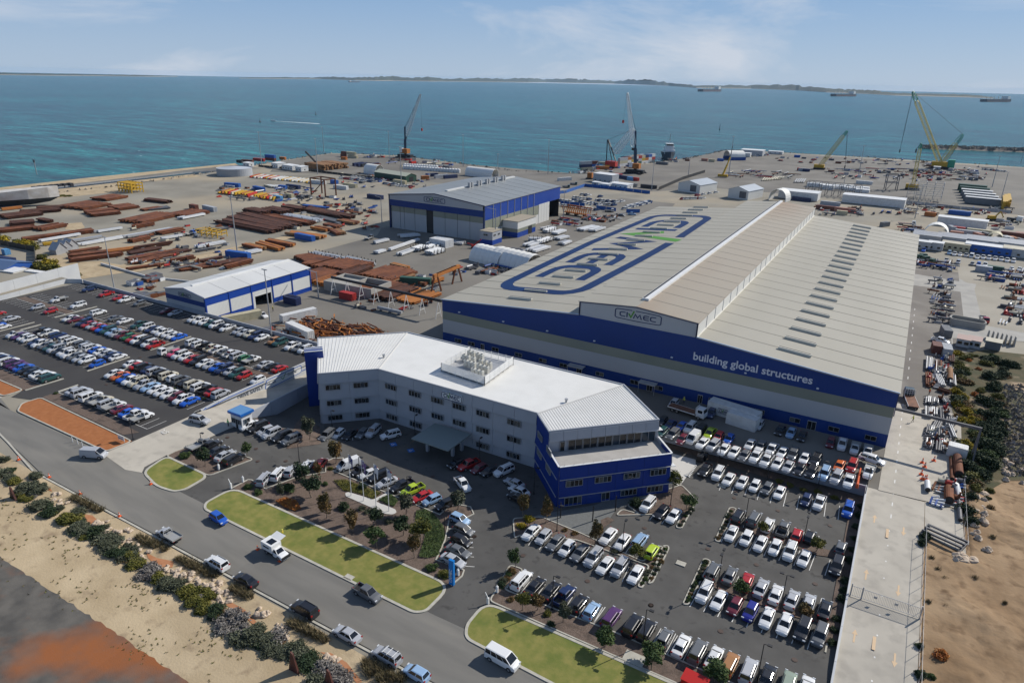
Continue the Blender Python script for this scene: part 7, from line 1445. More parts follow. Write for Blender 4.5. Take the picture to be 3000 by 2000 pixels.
for a in((fPl,520,520,9,5,3.4,-6,'low white cabin beside the water tank','w','cabin',2),(fPl,1040,540,9,8,4.2,-8,'white canteen cabin left of three','w','cabin',3),(fPl,1250,575,14,7,4.0,-8,'white canteen cabin middle of three','w','cabin',4),(fPl,1440,600,8,7,4,-8,'white canteen cabin right of three','w','cabin',2),
  (fPm,790,905,18,9,6.5,-12,'grey two-level site office by the quay','s','site office',4),(fPm,630,970,6,4,3,-10,'small grey cabin behind the blue fence','s','cabin',1),(fPm,790,1000,9,5,3,-10,'white cabin behind the blue fence','w','cabin',2),(fPm,1050,1010,16,8,3.6,-10,'pale long cabin at the blue fence corner','w','cabin',4),
  (fR3,480,600,24,14,6,0,'grey flat shed at the far point','s','shed',0),(fR3,640,592,16,6,3.2,-2,'white cabins on the far shore','w','cabin',3),(fR3,435,610,10,6,4,0,'white cabin beside the blue arch shelter','w','cabin',1),
  (fR3,800,900,26,12,5.5,-2,'left half of the long white modular shed','w','shed',0),(fR3,1310,940,38,10,5.5,-3,'right half of the long white modular shed','w','shed',0),(fR4,1150,680,24.5,6,4.8,-6,'long white hut on stilts with outside stairs','w','shed',0),
  (fR3,1750,0+700,6,4,3,0,'tiny cabin in the far pipe yard','s','cabin',1),(fR4,410,1110,6.5,4,4,-6,'blue and grey office strip touching the big roof','s','site office',2),(fR4,640,1130,6.5,4,4,-6,'second blue and grey office strip','s','site office',2),(fR4,1030,1130,12,5,3.6,-6,'cream-roofed office strip behind the utes','c','site office',5),(fR4,1640,1190,19,6,4,-6,'white-roofed crib hut behind the utes','b','crib hut',6),(fR4,2230,1260,13,7,4.2,-6,'tan-roofed office hut at the right frame edge','s','site office',3)):
 unit(a[0],a[1],a[2],a[3],a[4],a[5],a[6],a[7],a[8],a[9],a[10],roof=(M_cream if 'cream-roofed' in a[7]or 'tan-roofed' in a[7]else M_lt))
for i,(x,y,L_)in enumerate(((480,890,13),(950,930,13),(1520,985,14),(2050,1040,14))):
 for j in range(3):
  unit(fR4,x+j*8,y-j*30+45,L_,2.6,2.6,-6,'long low grey-roofed accommodation unit, %s block, %s from the front'%(ORD[i],ORD[j]),'s','site hut',0,roof=M_galv)
def gable(f,x,y,L_,w,he,hp,hd,lab,wall,roofm,cat='shed',z=0):
 p=f(x,y)[0];t=thing('gable_shed',lab,cat,(p.x,p.y,z),math.radians(hd));q=MB(wall);q.add([(s*L_/2,a,b_)for s in(-1,1)for a,b_ in((-w/2,0),(w/2,0),(w/2,he),(0,hp),(-w/2,he))],[(0,4,3,2,1),(5,6,7,8,9),(0,1,6,5),(1,2,7,6),(4,0,5,9)]);q.build('walls',t)
 for s in(-1,1):q=MB(roofm);q.hexa([(-L_/2-.3,s*(w/2+.3),he-.1),(L_/2+.3,s*(w/2+.3),he-.1),(L_/2+.3,0,hp-.02),(-L_/2-.3,0,hp-.02)],[(-L_/2-.3,s*(w/2+.3),he+.08),(L_/2+.3,s*(w/2+.3),he+.08),(L_/2+.3,0,hp+.14),(-L_/2-.3,0,hp+.14)]);q.build('roof_sheet',t)
 return t
M_grn=mat('dark_green_cladding',(.022,.065,.045),.5);M_palr=mat('pale_green_roof',(.46,.47,.36),.6)
g1=gable(fPq,930,740,36,11,4.6,6.4,-9,'long dark green shed with pale roof on the port land',M_grn,M_palr);q=MB(M_black);q.box(18.02,18.1,-2,2,0,3.8);q.build('doorway',g1)
g2=gable(fR3,100,845,24,18,6,8.5,75,'grey-roofed white shed left behind the big roof',M_whtS,ribbed('roof_pale_blue',(.42,.46,.50),'x',.6));g3=gable(fR3,430,890,22,15,6,8.5,75,'grey-roofed white shed right behind the big roof',M_whtS,ribbed('roof_pale_blue',(.42,.46,.50),'x',.6))
for g_,w_ in((g2,24),(g3,22)):q=MB(M_prim);q.box(-w_/2-.06,-w_/2,-6,-1,1,5.5);q.build('dark_door',g_)
def arch(f,x,y,L_,w,hd,lab,m,seg=12,ribs_=0,dark=True,z=0,base=0,hh=None):
 p=f(x,y)[0];t=thing('arch_shelter',lab,'arch shelter',(p.x,p.y,z),math.radians(hd));r_=w/2;hh=hh or r_;q=MB(m);n_=seg;nb=max(1,ribs_)
 for b_ in range(nb):
  x0_=-L_/2+L_*b_/nb;x1_=x0_+L_/nb*.97;vs=[]
  for xx,k_ in((x0_,1.0),((x0_+x1_)/2,1.025),(x1_,1.0)):
   for rr in(1,.97):vs+=[(xx,math.cos(PI*i/n_)*r_*k_*rr,base+math.sin(PI*i/n_)*hh*k_*rr)for i in range(n_+1)]
  K=n_+1;fs=[]
  for a in range(2):
   for i in range(n_):o_=a*2*K;fs+=[(o_+i,o_+i+1,o_+2*K+i+1,o_+2*K+i),(o_+K+i,o_+3*K+i,o_+3*K+i+1,o_+K+i+1)]
  for o_ in(0,4*K):
   for i in range(n_):fs.append((o_+i,o_+K+i,o_+K+i+1,o_+i+1))
  q.add(vs,fs)
 q.build('cover',t)
 if base:
  for s in(-1,1):q=MB(M_bst if 'blue' in lab else M_lt);q.box(-L_/2,L_/2,s*r_-.2,s*r_+.2,0,base);q.build('side_wall',t)
 return t
M_tent=mat('tent_fabric',(.74,.73,.68),.7);M_tan=mat('tan_fabric',(.46,.42,.28),.7)
fN=crop(900,500,2.352)
arch(fN,1275,625,17,12,-12,'white barrel tent, left of the pair by the roof edge',M_tent,ribs_=6,hh=6.5);arch(fN,1440,660,21,13,-12,'white barrel tent with dark open end by the roof edge',M_tent,ribs_=7,hh=7)
arch(fPq,560,640,14,9,-6,'small white arch tent behind the green shed',M_tent,ribs_=5,base=3,hh=4.5);arch(fPq,2420,690,28,9,-6,'long white segmented arch tent on the port land',M_tent,ribs_=12,base=2.5,hh=4.5)
arch(fR3,355,630,18,15,40,'blue-walled arch shelter with white roof near the point',M_tent,ribs_=1,base=3.2,hh=6);arch(fR4,660,830,9,11.5,-94,'white arch shelter with dark mouth at the right',M_tent,ribs_=1,base=.6,hh=5.6);arch(fR4,1790,930,7,7.5,-94,'tan arch shelter at the right',M_tan,ribs_=1,base=.3,hh=3.8)
arch(crop(1900,540,4.276),1640,200,9,11.5,78,'cream arch shelter rising behind the big roof ridge',M_tent,ribs_=1,base=2.5,hh=5.5)
for x,y,L_ in((1200,600,10),(1400,640,10)):pass
p=fPl(285,660)[0];t=thing('water_tank','large low round grey steel water tank with conical roof','tank',(p.x,p.y,0));q=MB(ribbed('tank_steel',(.33,.35,.37),'z',.6));rT=13.2;q.tube((0,0,0),(0,0,5.6),rT,48,cap=False);q.build('shell',t);q=MB(mat('tank_roof',(.42,.45,.49),.6));n_=48
q.add([(math.cos(2*PI*i/n_)*rT*.99,math.sin(2*PI*i/n_)*rT*.99,5.0)for i in range(n_)]+[(0,0,6.8)],[(i,(i+1)%n_,n_)for i in range(n_)]);q.build('roof',t)
q=MB(M_lt);q.tube((0,0,0),(0,0,2.7),1.5,10);q.tube((0,0,2.7),(0,0,3.2),1.5,10,0,.7);tkm=q.mesh('storage_tank')
for rr,(x0_,y0_,x1_,y1_,n_)in enumerate(((1090,560,2020,625,20),(1100,530,1640,560,14))):
 for i in range(n_):
  p=fPq(x0_,y0_)[0].lerp(fPq(x1_,y1_)[0],i/(n_-1));inst('storage_tank',tkm,None,(p.x,p.y,0),0,1.0,label='white silo tank, %s from the left in the %s quay row'%(ORD[i],('front','rear')[rr]),cat='tank',group='white silo tanks on the quay')
for i,(x,y)in enumerate(((1540,1000),(1600,985),(1660,970),(1720,950),(1480,985),(1420,970))):
 p=crop(1000,400,5.88)(x*1.0+1700-0,y-90)[0]
def mast(x,y,yt,lab,arm=0):
 b_=at(x,y,0);h=min(45,hgt(b_,yt));t=thing('light_mast',lab,'light mast',b_);r_=.16+h*.004;q=MB(M_galv);q.tube((0,0,0),(0,0,h),r_*1.3,6,0,r_*.6);q.build('pole',t);q=MB(M_galv)
 if arm:q.bar((0,0,h-.3),(-arm,0,h+.2),.2)
 else:q.box(-1.1,1.1,-.15,.15,h-.2,h+.05);q.box(-.15,.15,-1.1,1.1,h-.2,h+.05)
 q.build('lamp_frame',t)
for a in((767,485,387,'light mast on the shore left of the blue stacked container'),(931,511,406,'light mast in the sandy island of the port road'),(949,447,372,'light mast at the far shore left of the mobile harbour crane'),(1141,468,385,'light mast just left of the first harbour crane'),(1176,543,430,'light mast in front of the green shed'),(1357,488,395,'light mast at the rock edge right of the white tanks'),(1458,519,451,'light mast before the long segmented tent'),(1605,510,410,'light mast at the rock edge left of the wharf'),(1909,558,478,'light mast on the apron before the wharf'),(2016,516,461,'light mast on the apron right of the wharf'),(1650,640,559,'light mast behind the hangar right side'),(2906,549,457,'light mast right of the dark modules, left of two'),(2927,604,504,'light mast right of the dark modules, right of two'),(2515,515,427,'light mast in the far pipe yard'),(2469,557,505,'slim light mast by the wrapped cargo'),(2135,510,400,'light mast near the blue arch shelter'),(695,736,574,'tall light mast in the middle of the steel yard'),(2990,480,430,'light mast at the far right shore'),(1068,470,375,'light mast behind the quay containers')if False else(2680,640,560,'light mast behind the dusty works ground')):
 mast(*a)
mast(1451,710,612,'light pole with a side arm at the hangar front corner',8);mast(1119,653,577,'light pole with a side arm at the hangar left',4);mast(933,872,796,'light pole with a side arm beside the blue shed',5)
for q_,yt,lab in(((-139,-18.9),695,'tall light mast beyond the car park wall at the left'),((-51,-22.0),790,'tall light mast at the car park wall right of the blue shed')):
 b_=Gz(q_[0],q_[1],0)if 0 else G(*q_);b_.z=0;b_.y+=1.2;
 t=thing('light_mast',lab,'light mast',b_);h=hgt(b_,yt);q=MB(M_galv);q.tube((0,0,0),(0,0,h),.24,8,0,.12);q.build('pole',t);q=MB(M_galv);q.box(-1,1,-.15,.15,h-.1,h+.15);q.build('lamp_frame',t)
def lattice(mb,a,b_,w0,w1,n_,t_,m=0,ends=None):
 a=Vector(a);b_=Vector(b_);d=(b_-a).normalized();s=d.cross(Vector((0,0,1)));s=s.normalized()if s.length>.01 else Vector((1,0,0));u=s.cross(d).normalized()
 C_=[]
 for i in range(n_+1):
  k_=i/n_;w=(w0+(w1-w0)*k_)*(1 if 0<i<n_ else .6)/2;p=a.lerp(b_,k_);C_.append([p+s*w+u*w,p-s*w+u*w,p-s*w-u*w,p+s*w-u*w])
 for i in range(n_):
  for j in range(4):mb.bar(C_[i][j],C_[i+1][j],t_,None,m);mb.bar(C_[i][j],C_[i+1][(j+1)%4],t_*.6,None,m)
def cable(mb,a,b_,r_=.08,m=0):mb.tube(a,b_,r_,4,m)
M_cry=mat('crane_yellow',(.52,.42,.10),.5);M_crg=mat('crane_green',(.04,.28,.18),.5);M_crd=mat('crane_dark_blue',(.03,.045,.07),.5)
def harbour(bx_,lab,tower_px,top_px,boomfoot_px,hook_px,boomcol,towcol):
 b_=at(*bx_,0);t=thing('harbour_crane',lab,'crane',b_);tow=onray(*tower_px,b_)-b_;top=onray(*top_px,b_)-b_;ft=onray(*boomfoot_px,b_)-b_;hk=onray(*hook_px,b_)-b_
 q=MB(M_black,M_galv)
 for a in range(4):
  an_=PI/4+a*PI/2;q.bar((0,0,1.5),(math.cos(an_)*10,math.sin(an_)*10,.8),1.0)
  q.box(math.cos(an_)*10-1.2,math.cos(an_)*10+1.2,math.sin(an_)*10-1.2,math.sin(an_)*10+1.2,0,.5)
 q.box(-8,8,-2.6,2.6,1.0,3.2);
 for i in range(8):q.tube((-7+i*2,-2.9,.8),(-7+i*2,2.9,.8),.8,8)
 q.build('undercarriage',t);q=MB(M_oran,M_lt);q.box(-5,4,-2.6,2.6,4.2,8.5,0);q.box(-5,-2,-2.7,2.7,5,9,1);q.build('machinery_house',t)
 q=MB(towcol);k_=tow;q.bar((0,0,3),k_*.55+Vector((0,0,1)),2.4);q.bar(k_*.5+Vector((0,0,1)),k_,1.5);q.build('tower',t)
 q=MB(boomcol);lattice(q,ft,top,3.4,1.4,22,.26);q.build('boom',t);q=MB(M_black);cable(q,k_,top,.12);cable(q,k_+Vector((.8,0,0)),ft.lerp(top,.75),.1);cable(q,top,hk,.08);q.build('cables',t);q=MB(M_rst);q.box(hk.x-.8,hk.x+.8,hk.y-.4,hk.y+.4,hk.z-2.5,hk.z);q.build('hook_block',t)
 q=MB(M_glass);q.box(ft.x-1,ft.x+1,ft.y-1.6,ft.y-.2,ft.z-3,ft.z-.8);q.build('cab',t);return t
harbour((1188,462),'mobile harbour crane with pale lattice boom, left of the two',(1186,372),(1232,276),(1190,398),(1236,376),M_galv,M_crd)
harbour((1860,508),'mobile harbour crane with a dark tower on the wharf',(1862,384),(1838,272),(1856,430),(1826,352),M_lt,M_crd)
cr2=at(1790,492,0);t=thing('crawler_crane','red crawler crane with white lattice boom and black mast on the wharf','crane',cr2);q=MB(M_rst,M_black);q.box(-5,5,-3,3,1.5,6,0);q.box(-5,5,-4,-2.4,0,1.6,1);q.box(-5,5,2.4,4,0,1.6,1);q.build('machine_body',t)
ap=onray(1781,410,cr2)-cr2;q=MB(M_black)
for s in(-1,1):q.bar((s*5,0,5),ap+Vector((s*.5,0,0)),.8);
q.bar((0,2,5),ap,.5);q.build('gantry_mast',t);q=MB(M_lt,M_rst);tb=onray(1858,378,cr2)-cr2;lattice(q,onray(1800,448,cr2)-cr2,tb,5.5,4,12,.4);q.build('boom',t);q=MB(M_black);cable(q,ap,tb,.1);q.build('cables',t)
def crawler(bx_,lab,top,mast_=None,hook=None,w=2.4,hot=12,tipg=True,size=1.0):
 b_=at(*bx_,0);t=thing('crawler_crane',lab,'crane',b_);q=MB(M_yel,M_black,M_crg);s=size;q.box(-5*s,4*s,-2.4*s,2.4*s,1.6*s,4.4*s,0);q.box(-5*s,5*s,-3.6*s,-2.2*s,0,1.5*s,1);q.box(-5*s,5*s,2.2*s,3.6*s,0,1.5*s,1);q.build('machine_body',t)
 tp_=onray(*top,b_)-b_;ft=Vector((0,0,3*s));q=MB(M_cry,M_crg);k_=.87
 lattice(q,ft,ft.lerp(tp_,k_),w,w,hot*2,.26*s+.04,0);lattice(q,ft.lerp(tp_,k_),tp_,w,w*.5,5,.28*s+.04,1);q.build('boom',t);c_=MB(M_black)
 if mast_:
  mt=onray(*mast_,b_)-b_;q=MB(M_cry,M_crg);lattice(q,ft,ft.lerp(mt,.7),w,w,hot,.3,0);lattice(q,ft.lerp(mt,.7),mt,w,w*.6,5,.32,1);q.build('back_mast',t);cable(c_,tp_,mt,.13);cable(c_,mt,(5,0,4),.15)
  q=MB(M_crg);q.box(6,12,-3,3,.5,9);q.build('counterweight',t)
 if hook:hk=onray(*hook,b_)-b_;cable(c_,tp_,hk,.13);cable(c_,tp_+Vector((.8,0,0)),hk,.1)
 c_.build('cables',t)
 if hook:q=MB(M_black);q.box(hk.x-.5,hk.x+.5,hk.y-.5,hk.y+.5,hk.z-3,hk.z);q.build('hook_block',t)
crawler((2752,494),'very tall yellow and green lattice crawler crane at the right',(2674,268),(2821,394),(2637,438),w=3.6,hot=16,size=1.5)
crawler((2400,496),'yellow crawler crane with a leaning green-tipped boom',(2482,384),None,(2476,485),w=2.4)
crawler((2672,556),'yellow crawler crane with a steep boom beside the scaffold frames',(2698,420),None,(2685,436),w=2.2)
b_=at(2117,520,0);t=thing('mobile_crane','yellow telescopic mobile crane near the blue arch shelter','crane',b_);q=MB(M_yel,M_black);q.box(-4,4,-1.4,1.4,1,2.6);q.box(-4.2,4.2,-1.3,1.3,.5,1,1);q.build('carrier',t);tp_=onray(2139,460,b_)-b_;q=MB(M_yel);q.bar((0,0,2.5),tp_*.6,1.2);q.bar(tp_*.55,tp_,.8);q.build('boom',t);q=MB(M_black);q.bar(tp_,tp_+Vector((1.0,0,9)),.35);q.build('jib',t)
b_=fPm(520,850)[0];t=thing('mobile_crane','small orange grab crane on the quay before the containers','crane',b_);q=MB(M_oran);q.box(-2,2,-1.5,1.5,1,5);q.build('machine_body',t);q=MB(M_black);q.box(-3,3,-2,2,0,1);q.build('track',t);q=MB(M_galv);q.bar((0,0,4),(5,4,14),.6);q.build('arm',t)
b_=fPl(1640,540)[0];t=thing('reach_stacker','dark red reach stacker with raised boom beside the brown piles','reach stacker',b_);q=MB(M_rusd);q.box(-4,4,-2,2,1.2,4);q.build('machine_body',t);q=MB(M_black);q.bar((3,0,5),(-8,0,13),1.2);q.build('boom',t)
for x in(-2.5,2.5):q=MB(M_black);q.tube((x,-2.3,1),(x,2.3,1),1,10);q.build('wheel',t)
p0,p1=fP(1225,370)[0],fP(1400,290)[0];t=thing('gantry_crane','orange gantry crane beside the workshop corner','gantry crane',p0);dd=p1-p0;q=MB(M_oran)
for o_ in(-1,1):q.bar(Vector((0,o_,6.5)),dd+Vector((0,o_,6.5)),.9,1.3)
q.build('girder',t)
for k_ in(0.03,.97):
 for s in(-1,1):q=MB(M_rust);q.bar(dd*k_+Vector((0,s,6)),dd*k_+Vector((s*.5,s*2.6,0)),.5);q.build('leg',t)
p0,p1=fP(415,375)[0],fP(1275,575)[0];t=thing('conveyor','long dark overhead conveyor beam on white trestles','conveyor',p0);dd=p1-p0;dd.z=0;q=MB(M_black);q.bar(Vector((0,0,6.2)),dd*1.0+Vector((0,0,6.2)),.7,.8);q.build('beam',t)
for i in range(8):
 o_=dd*((i+.1)/7.3);q=MB(M_lt);sd_=Vector((-dd.y,dd.x,0)).normalized()*1.6
 for s in(-1,1):q.bar(o_+sd_*s,o_+Vector((0,0,5.8)),.14)
 q.bar(o_+sd_*.7+Vector((0,0,1.8)),o_-sd_*.7+Vector((0,0,1.8)),.1);q.build('trestle',t)
p=fP(615,350)[0];t=thing('concrete_tank','pale open rectangular concrete pit walls beside the red container','concrete structure',(p.x,p.y,0),.05);q=MB(M_concg);q.box(-11,11,-6,-5.4,0,3.6);q.box(-11,11,5.4,6,0,3.6);q.box(-11,-10.4,-5.4,5.4,0,3.6);q.box(10.4,11,-5.4,5.4,0,3.6);q.box(0,.5,-5.4,5.4,0,3.6);q.box(-10.4,0,-5.4,5.4,0,2.6);q.build('walls',t)
t=thing('overhead_crane','dark steel crane girder reaching across the side road from the workshop','gantry crane',(120.5,4,0));q=MB(M_prim);q.bar((-.3,0,8),(16,-1.0,8),.45,.6);q.build('girder',t)
for y in(-3,1.5):q=MB(M_prim);q.bar((15.8,y,0),(15.8,-1,7.8),.3);q.build('leg',t)
p=crop(1600,540,6.533)(580,600)[0];t=thing('hopper_frame','orange ribbed hopper frame on dark legs near the fenced cars','steel frame',(p.x,p.y,0),-.15);q=MB(M_oran)
for i in range(12):u=-8+16*i/11;q.bar((u,-2,1.5),(u,-3.4,5),.3);q.bar((u,2,1.5),(u,3.4,5),.3)
q.bar((-9,-3.4,5),(9,-3.4,5),.5);q.bar((-9,3.4,5),(9,3.4,5),.5);q.bar((-8,0,1.5),(8,0,1.5),3.5,.4);q.build('ribs',t);q=MB(M_black);
for x in(-6,0,6):q.box(x-.3,x+.3,-2,2,0,1.4)
q.build('legs',t)
def frame(f,x,y,L_,w,h,hd,lab,m,nx=3,lv=2,t_=.35,cat='steel frame'):
 p=f(x,y)[0];t=thing('steelwork_module',lab,cat,(p.x,p.y,0),math.radians(hd));q=MB(m)
 for i in range(nx+1):
  for s in(-1,1):u=-L_/2+L_*i/nx;q.bar((u,s*w/2,0),(u,s*w/2,h),t_)
  for l in range(1,lv+1):q.bar((u,-w/2,h*l/lv),(u,w/2,h*l/lv),t_)
 for l in range(1,lv+1):
  for s in(-1,1):q.bar((-L_/2,s*w/2,h*l/lv),(L_/2,s*w/2,h*l/lv),t_)
 for i in range(nx):u=-L_/2+L_*i/nx;q.bar((u,-w/2,0),(u+L_/nx,-w/2,h),t_*.6)
 q.build('frame',t);return t
frame(fPl,1815,1010,14,9,11,-5,'dark red portal frame near the white containers',M_rusd,1,1,.7)
frame(fR3,1690,900,16,12,12,0,'grey scaffold tower right of the steep crane, right one',M_galv,3,4,.22);frame(fR3,1590,890,9,9,9,0,'grey scaffold tower right of the steep crane, left one',M_galv,2,3,.22);frame(fR3,1430,840,8,8,12,10,'dark module support frame on the apron',M_prim,1,2,.5)
frame(fR3,1030,880,36,10,9,-3,'pipe-filled module frame between the white sheds',M_prim,8,2,.3)
for i in range(6):
 unit(fR3,1990+i*14+(0),845+i*19,19+i*.3,3.2,4.6,-6,'long dark module with white roof, %s from the back at the right'%ORD[i],'g' if i>1 else 'G','module',0,roof=M_lt if i>1 else M_grn)
p=fR3(2225,960)[0]
for i in range(4):stack(fR3,2205+i*13,975-i*4,2200+i*12,920-i*3,2.2,3,M_yel,'orange-yellow crate column, %s from the left at the right masts'%ORD[i],kind='B',s=1.8,cat='crates')
for i in range(22):
 x=900+i*17+R.uniform(-4,4);p=fR3(x,815+i*1.7+R.uniform(-8,8))[0];w_=R.uniform(3,5);h=R.uniform(2,3.2);MB(M_lt).box(-w_,w_,-3,3,0,h).build('wrapped_cargo',loc=(p.x,p.y,0),label='white plastic-wrapped cargo block in the row behind the long white shed',cat='cargo',group='wrapped cargo blocks')
PG='pipes and fittings scattered over the far pipe yard'
rr_=random.Random(12)
ORD2=ORD+['twenty-seventh','twenty-eighth','twenty-ninth','thirtieth']
mats_=[M_wst,M_galv,M_prim,M_rust,M_cream,M_rust,M_bst,M_prim,M_galv,M_prim,M_rst]
def scatter(f,x0,y0,x1,y1,n_,sl,kinds,smin,smax,lab,grp,sk=0):
 for i in range(n_):
  u=rr_.random();x=x0+(x1-x0)*u;y=y0+(y1-y0)*rr_.random()+sk*u;p=f(x,y)[0];s=rr_.uniform(smin,smax);m=rr_.choice(mats_);k_=rr_.choice(kinds);q=MB(m,M_prim)
  if k_=='pipe':
   l=s*2.2;q.tube((-l,0,1.4),(l,0,1.4),.35,6)
   for v in(-.6,.6):q.box(v*l-.1,v*l+.1,-.6,.6,0,1.1,1)
  elif k_=='crate':q.box(-s,s,-s*.6,s*.6,0,s*.7);q.box(-s*.9,s*.9,-s*.5,s*.5,s*.7,s*.75,1)
  elif k_=='skid':q.box(-s,s,-s*.4,s*.4,.2,.5,1);q.tube((-s*.7,0,1.0),(s*.5,0,1.0),.5,8);q.bar((s*.7,0,.4),(s*.7,0,2.2),.3)
  else:
   for v in range(3):q.bar((-s,v*.9-.9,.4),(s,v*.9-.9,.4+.3*v),.35)
  q.build({'pipe':'pipe_spool','crate':'crate','skid':'equipment_skid'}.get(k_,'steel_bundle'),loc=(p.x,p.y,0),label='%s %s %s lying in the %s area'%(lab,CN_[m.name],{'pipe':'pipe spool on trestles','crate':'crate','skid':'equipment skid'}.get(k_,'steel bundle'),grp),cat={'pipe':'pipe','crate':'crate','skid':'equipment'}.get(k_,'steel'),group=grp+' '+k_+' '+CN_[m.name]).rotation_euler.z=rr_.choice((0,.1,-.1,1.5,1.4))
CN_={'painted_white_steel':'white','galvanised_steel':'silver','primer_grey':'dark grey','red_steel':'red','cream_steel':'cream','rust_steel':'rusty','blue_steel':'blue'}
K4=['pipe','crate','skid','bundle']
scatter(fR3,640,610,1750,650,60,0,K4+['pipe'],1.2,3,'small far-yard','far pipe yard',30);scatter(fR3,1000,690,2050,760,110,0,K4+['pipe','pipe'],1.2,3,'small middle-yard','middle pipe yard',20);scatter(fR3,1600,680,2100,780,50,0,K4,1.5,3.5,'small right-yard','right pipe yard');scatter(fR3,300,700,760,760,26,0,['pipe'],2,4,'long apron','apron pipes',20)
scatter(fR3,900,960,1250,1020,26,0,K4,.8,1.8,'small dusty-ground','dusty ground');scatter(fR4,0,700,460,820,26,0,K4,.8,2,'small roof-edge','roof edge');scatter(fR4,0,250,700,480,22,0,K4,.8,2,'small works-fence','works fence');scatter(fR4,1600,550,2300,740,26,0,K4,.8,2.2,'small right-works','right works')
scatter(fR4,280,1300,1000,1480,36,0,K4,.8,1.8,'small scrap-yard','scrap yard',70);scatter(fR7,380,200,700,940,60,0,K4,.5,1.2,'small','roadside racks');scatter(fR7,1550,330,1900,960,34,0,['bundle','skid'],1,2.5,'red-brown','right scrap');scatter(fR7,1300,100,1900,250,24,0,K4,.8,2,'dark','works equipment')
scatter(fPl,1300,1040,2300,1100,20,0,K4,.8,2.2,'small laydown','laydown');scatter(fPq,850,380,1900,520,44,0,['bundle','crate','pipe'],1.5,4,'flat quay','quay cargo',90);scatter(fPq,400,330,900,370,14,0,['crate'],1,2,'red and white quay','quay barriers');scatter(fPm,330,620,1250,770,30,0,K4,1,2.6,'wharf','wharf gear',-60);scatter(fPm,1900,500,2200,560,12,0,K4,1.2,2.5,'quay-end','quay end gear')
scatter(fS,2050,560,2350,640,20,0,K4,1,2.2,'small hangar-side','hangar side');scatter(fC,700,600,1480,720,26,0,K4,1,2.2,'small fence-side','fence side');scatter(fM,1000,60,1250,130,30,0,['crate','bundle','skid'],1,2.4,'blue and rust','hangar left clutter');scatter(fM,130,350,520,400,24,0,K4,.8,1.6,'small shed-side','shed side');scatter(fA,860,470,1060,620,26,0,['bundle','crate'],1,2.2,'pale wall-side','wall side');scatter(fA,1760,770,2080,900,26,0,['crate','skid','crate'],.8,2,'white wall-end','wall end');scatter(fN,960,660,1400,720,34,0,K4,.8,2,'small tent-side','tent side');scatter(fN,1330,540,1500,580,20,0,['crate'],.8,1.4,'brown timber','timber crates')
for i in range(30):
 x=600+i*36+R.uniform(-8,8);y=690+i*3.4;c_=[M_rst,M_yel,M_wst,M_rst,M_cream,M_wst][i%6]if i<12 else[M_wst,M_cream,M_wst,M_yel][i%4]
 stack(fPl,x-60,y+24,x+120,y-22,1.4,1,c_,'%s long section, %s from the left in the far laydown row'%({'red_steel':'red','yellow_steel':'yellow','painted_white_steel':'white','cream_steel':'cream'}[c_.name],ORD2[i]),kind='B',s=1.1,cat='steel section')
for i in range(18):
 x=20+i*55;y=960+i*7;c_=[M_yel,M_oran,M_yel,M_rst,M_cream,M_yel][i%6]
 stack(fPl,x-20,y+30,x+150,y-20,1.6,2,c_,'%s frame bundle, %s from the left in the near laydown row'%({'yellow_steel':'yellow','rust_orange':'orange','red_steel':'red','cream_steel':'cream'}[c_.name],ORD[i]),kind='B',s=1.1,cat='steel frames')
for i in range(9):stack(fPl,780+i*46,850+i*2,930+i*46,890+i*2,1.6,1,M_wst if i%3 else M_cream,'pale flat section, %s from the left beside the blue skips'%ORD[i],kind='B',s=1.1,cat='steel section')
for i in range(8):stack(fPr,380+i*34,620-i*3,450+i*34,555+i*2,1.2,1,M_cream,'cream pipe lying on the apron, %s from the left'%ORD[i],kind='O',s=1.0,cat='pipe')
for i in range(5):stack(fPr,830+i*30,645,870+i*30,595,1.2,1,M_galv,'grey pipe lying on the apron, %s from the left by the cargo'%ORD[i],kind='O',s=1.0,cat='pipe')
stack(fPl,1700,520,2040,570,26,3,M_brn,'broad brown timber piles beside the reach stacker',kind='B',s=1.6,cat='timber pile')
stack(fQ,20,300,350,262,4,1,M_oran,'row of orange lifting frames below the boat',kind='B',s=1.2,cat='frames');stack(fQ,660,835,960,800,3,1,M_yel,'row of yellow frames between the white girders',kind='B',s=1.2,cat='frames')
frame(fM,415,225,14,6,3,5,'yellow stacked lifting frames on the bare ground',M_yel,4,2,.3);frame(crop(0,200,2.352),905,850,14,8,6,0,'yellow-orange steel rig at the sand edge',M_yel,4,3,.5)
for i,(x,y)in enumerate(((900,955),(990,925),(1080,900))):
 gable(fQ,x,y,4,5,2,5,10,'small grey steel gable piece, %s of three on the yard edge'%ORD[i],M_galv,M_galv,'steel gable')
vehicle('bK',fM(308,222)[0],100,'blue yard truck beside the yellow lifting frames',None,1);vehicle('gK',fS(-70,790)[0],100,'dark cabbed yard truck in front of the hangar left',None,1);vehicle('wT',fA(1720,735)[0],-10,'white tray ute parked at the blue shed doorway',None,1)
for x,y,tk,hd,lab in((110,1000,'tK',20,'teal and white truck behind the blue fence, left'),(240,950,'tK',20,'teal and white truck behind the blue fence, right'),(900,820,'wV',0,'white wagon on the quay beside the crane feet')):vehicle(tk,fPm(x,y)[0],hd,lab,None,1)
for x,y,tk,hd,lab in((800,640,'bU',-10,'blue ute with trailer beside the orange hopper'),(890,670,'sV',-10,'silver car beside the blue ute in the yard'),(1440,610,'gS',-5,'grey car driving past the blue fence end'),(1640,590,'LU',30,'pale blue ute at the roof edge'),(1210,530,'wK',30,'white truck before the blue fence panels'),(210,225,'LS',-20,'pale blue car right behind the hangar')):vehicle(tk,fC(x,y)[0],hd,lab,None,1)
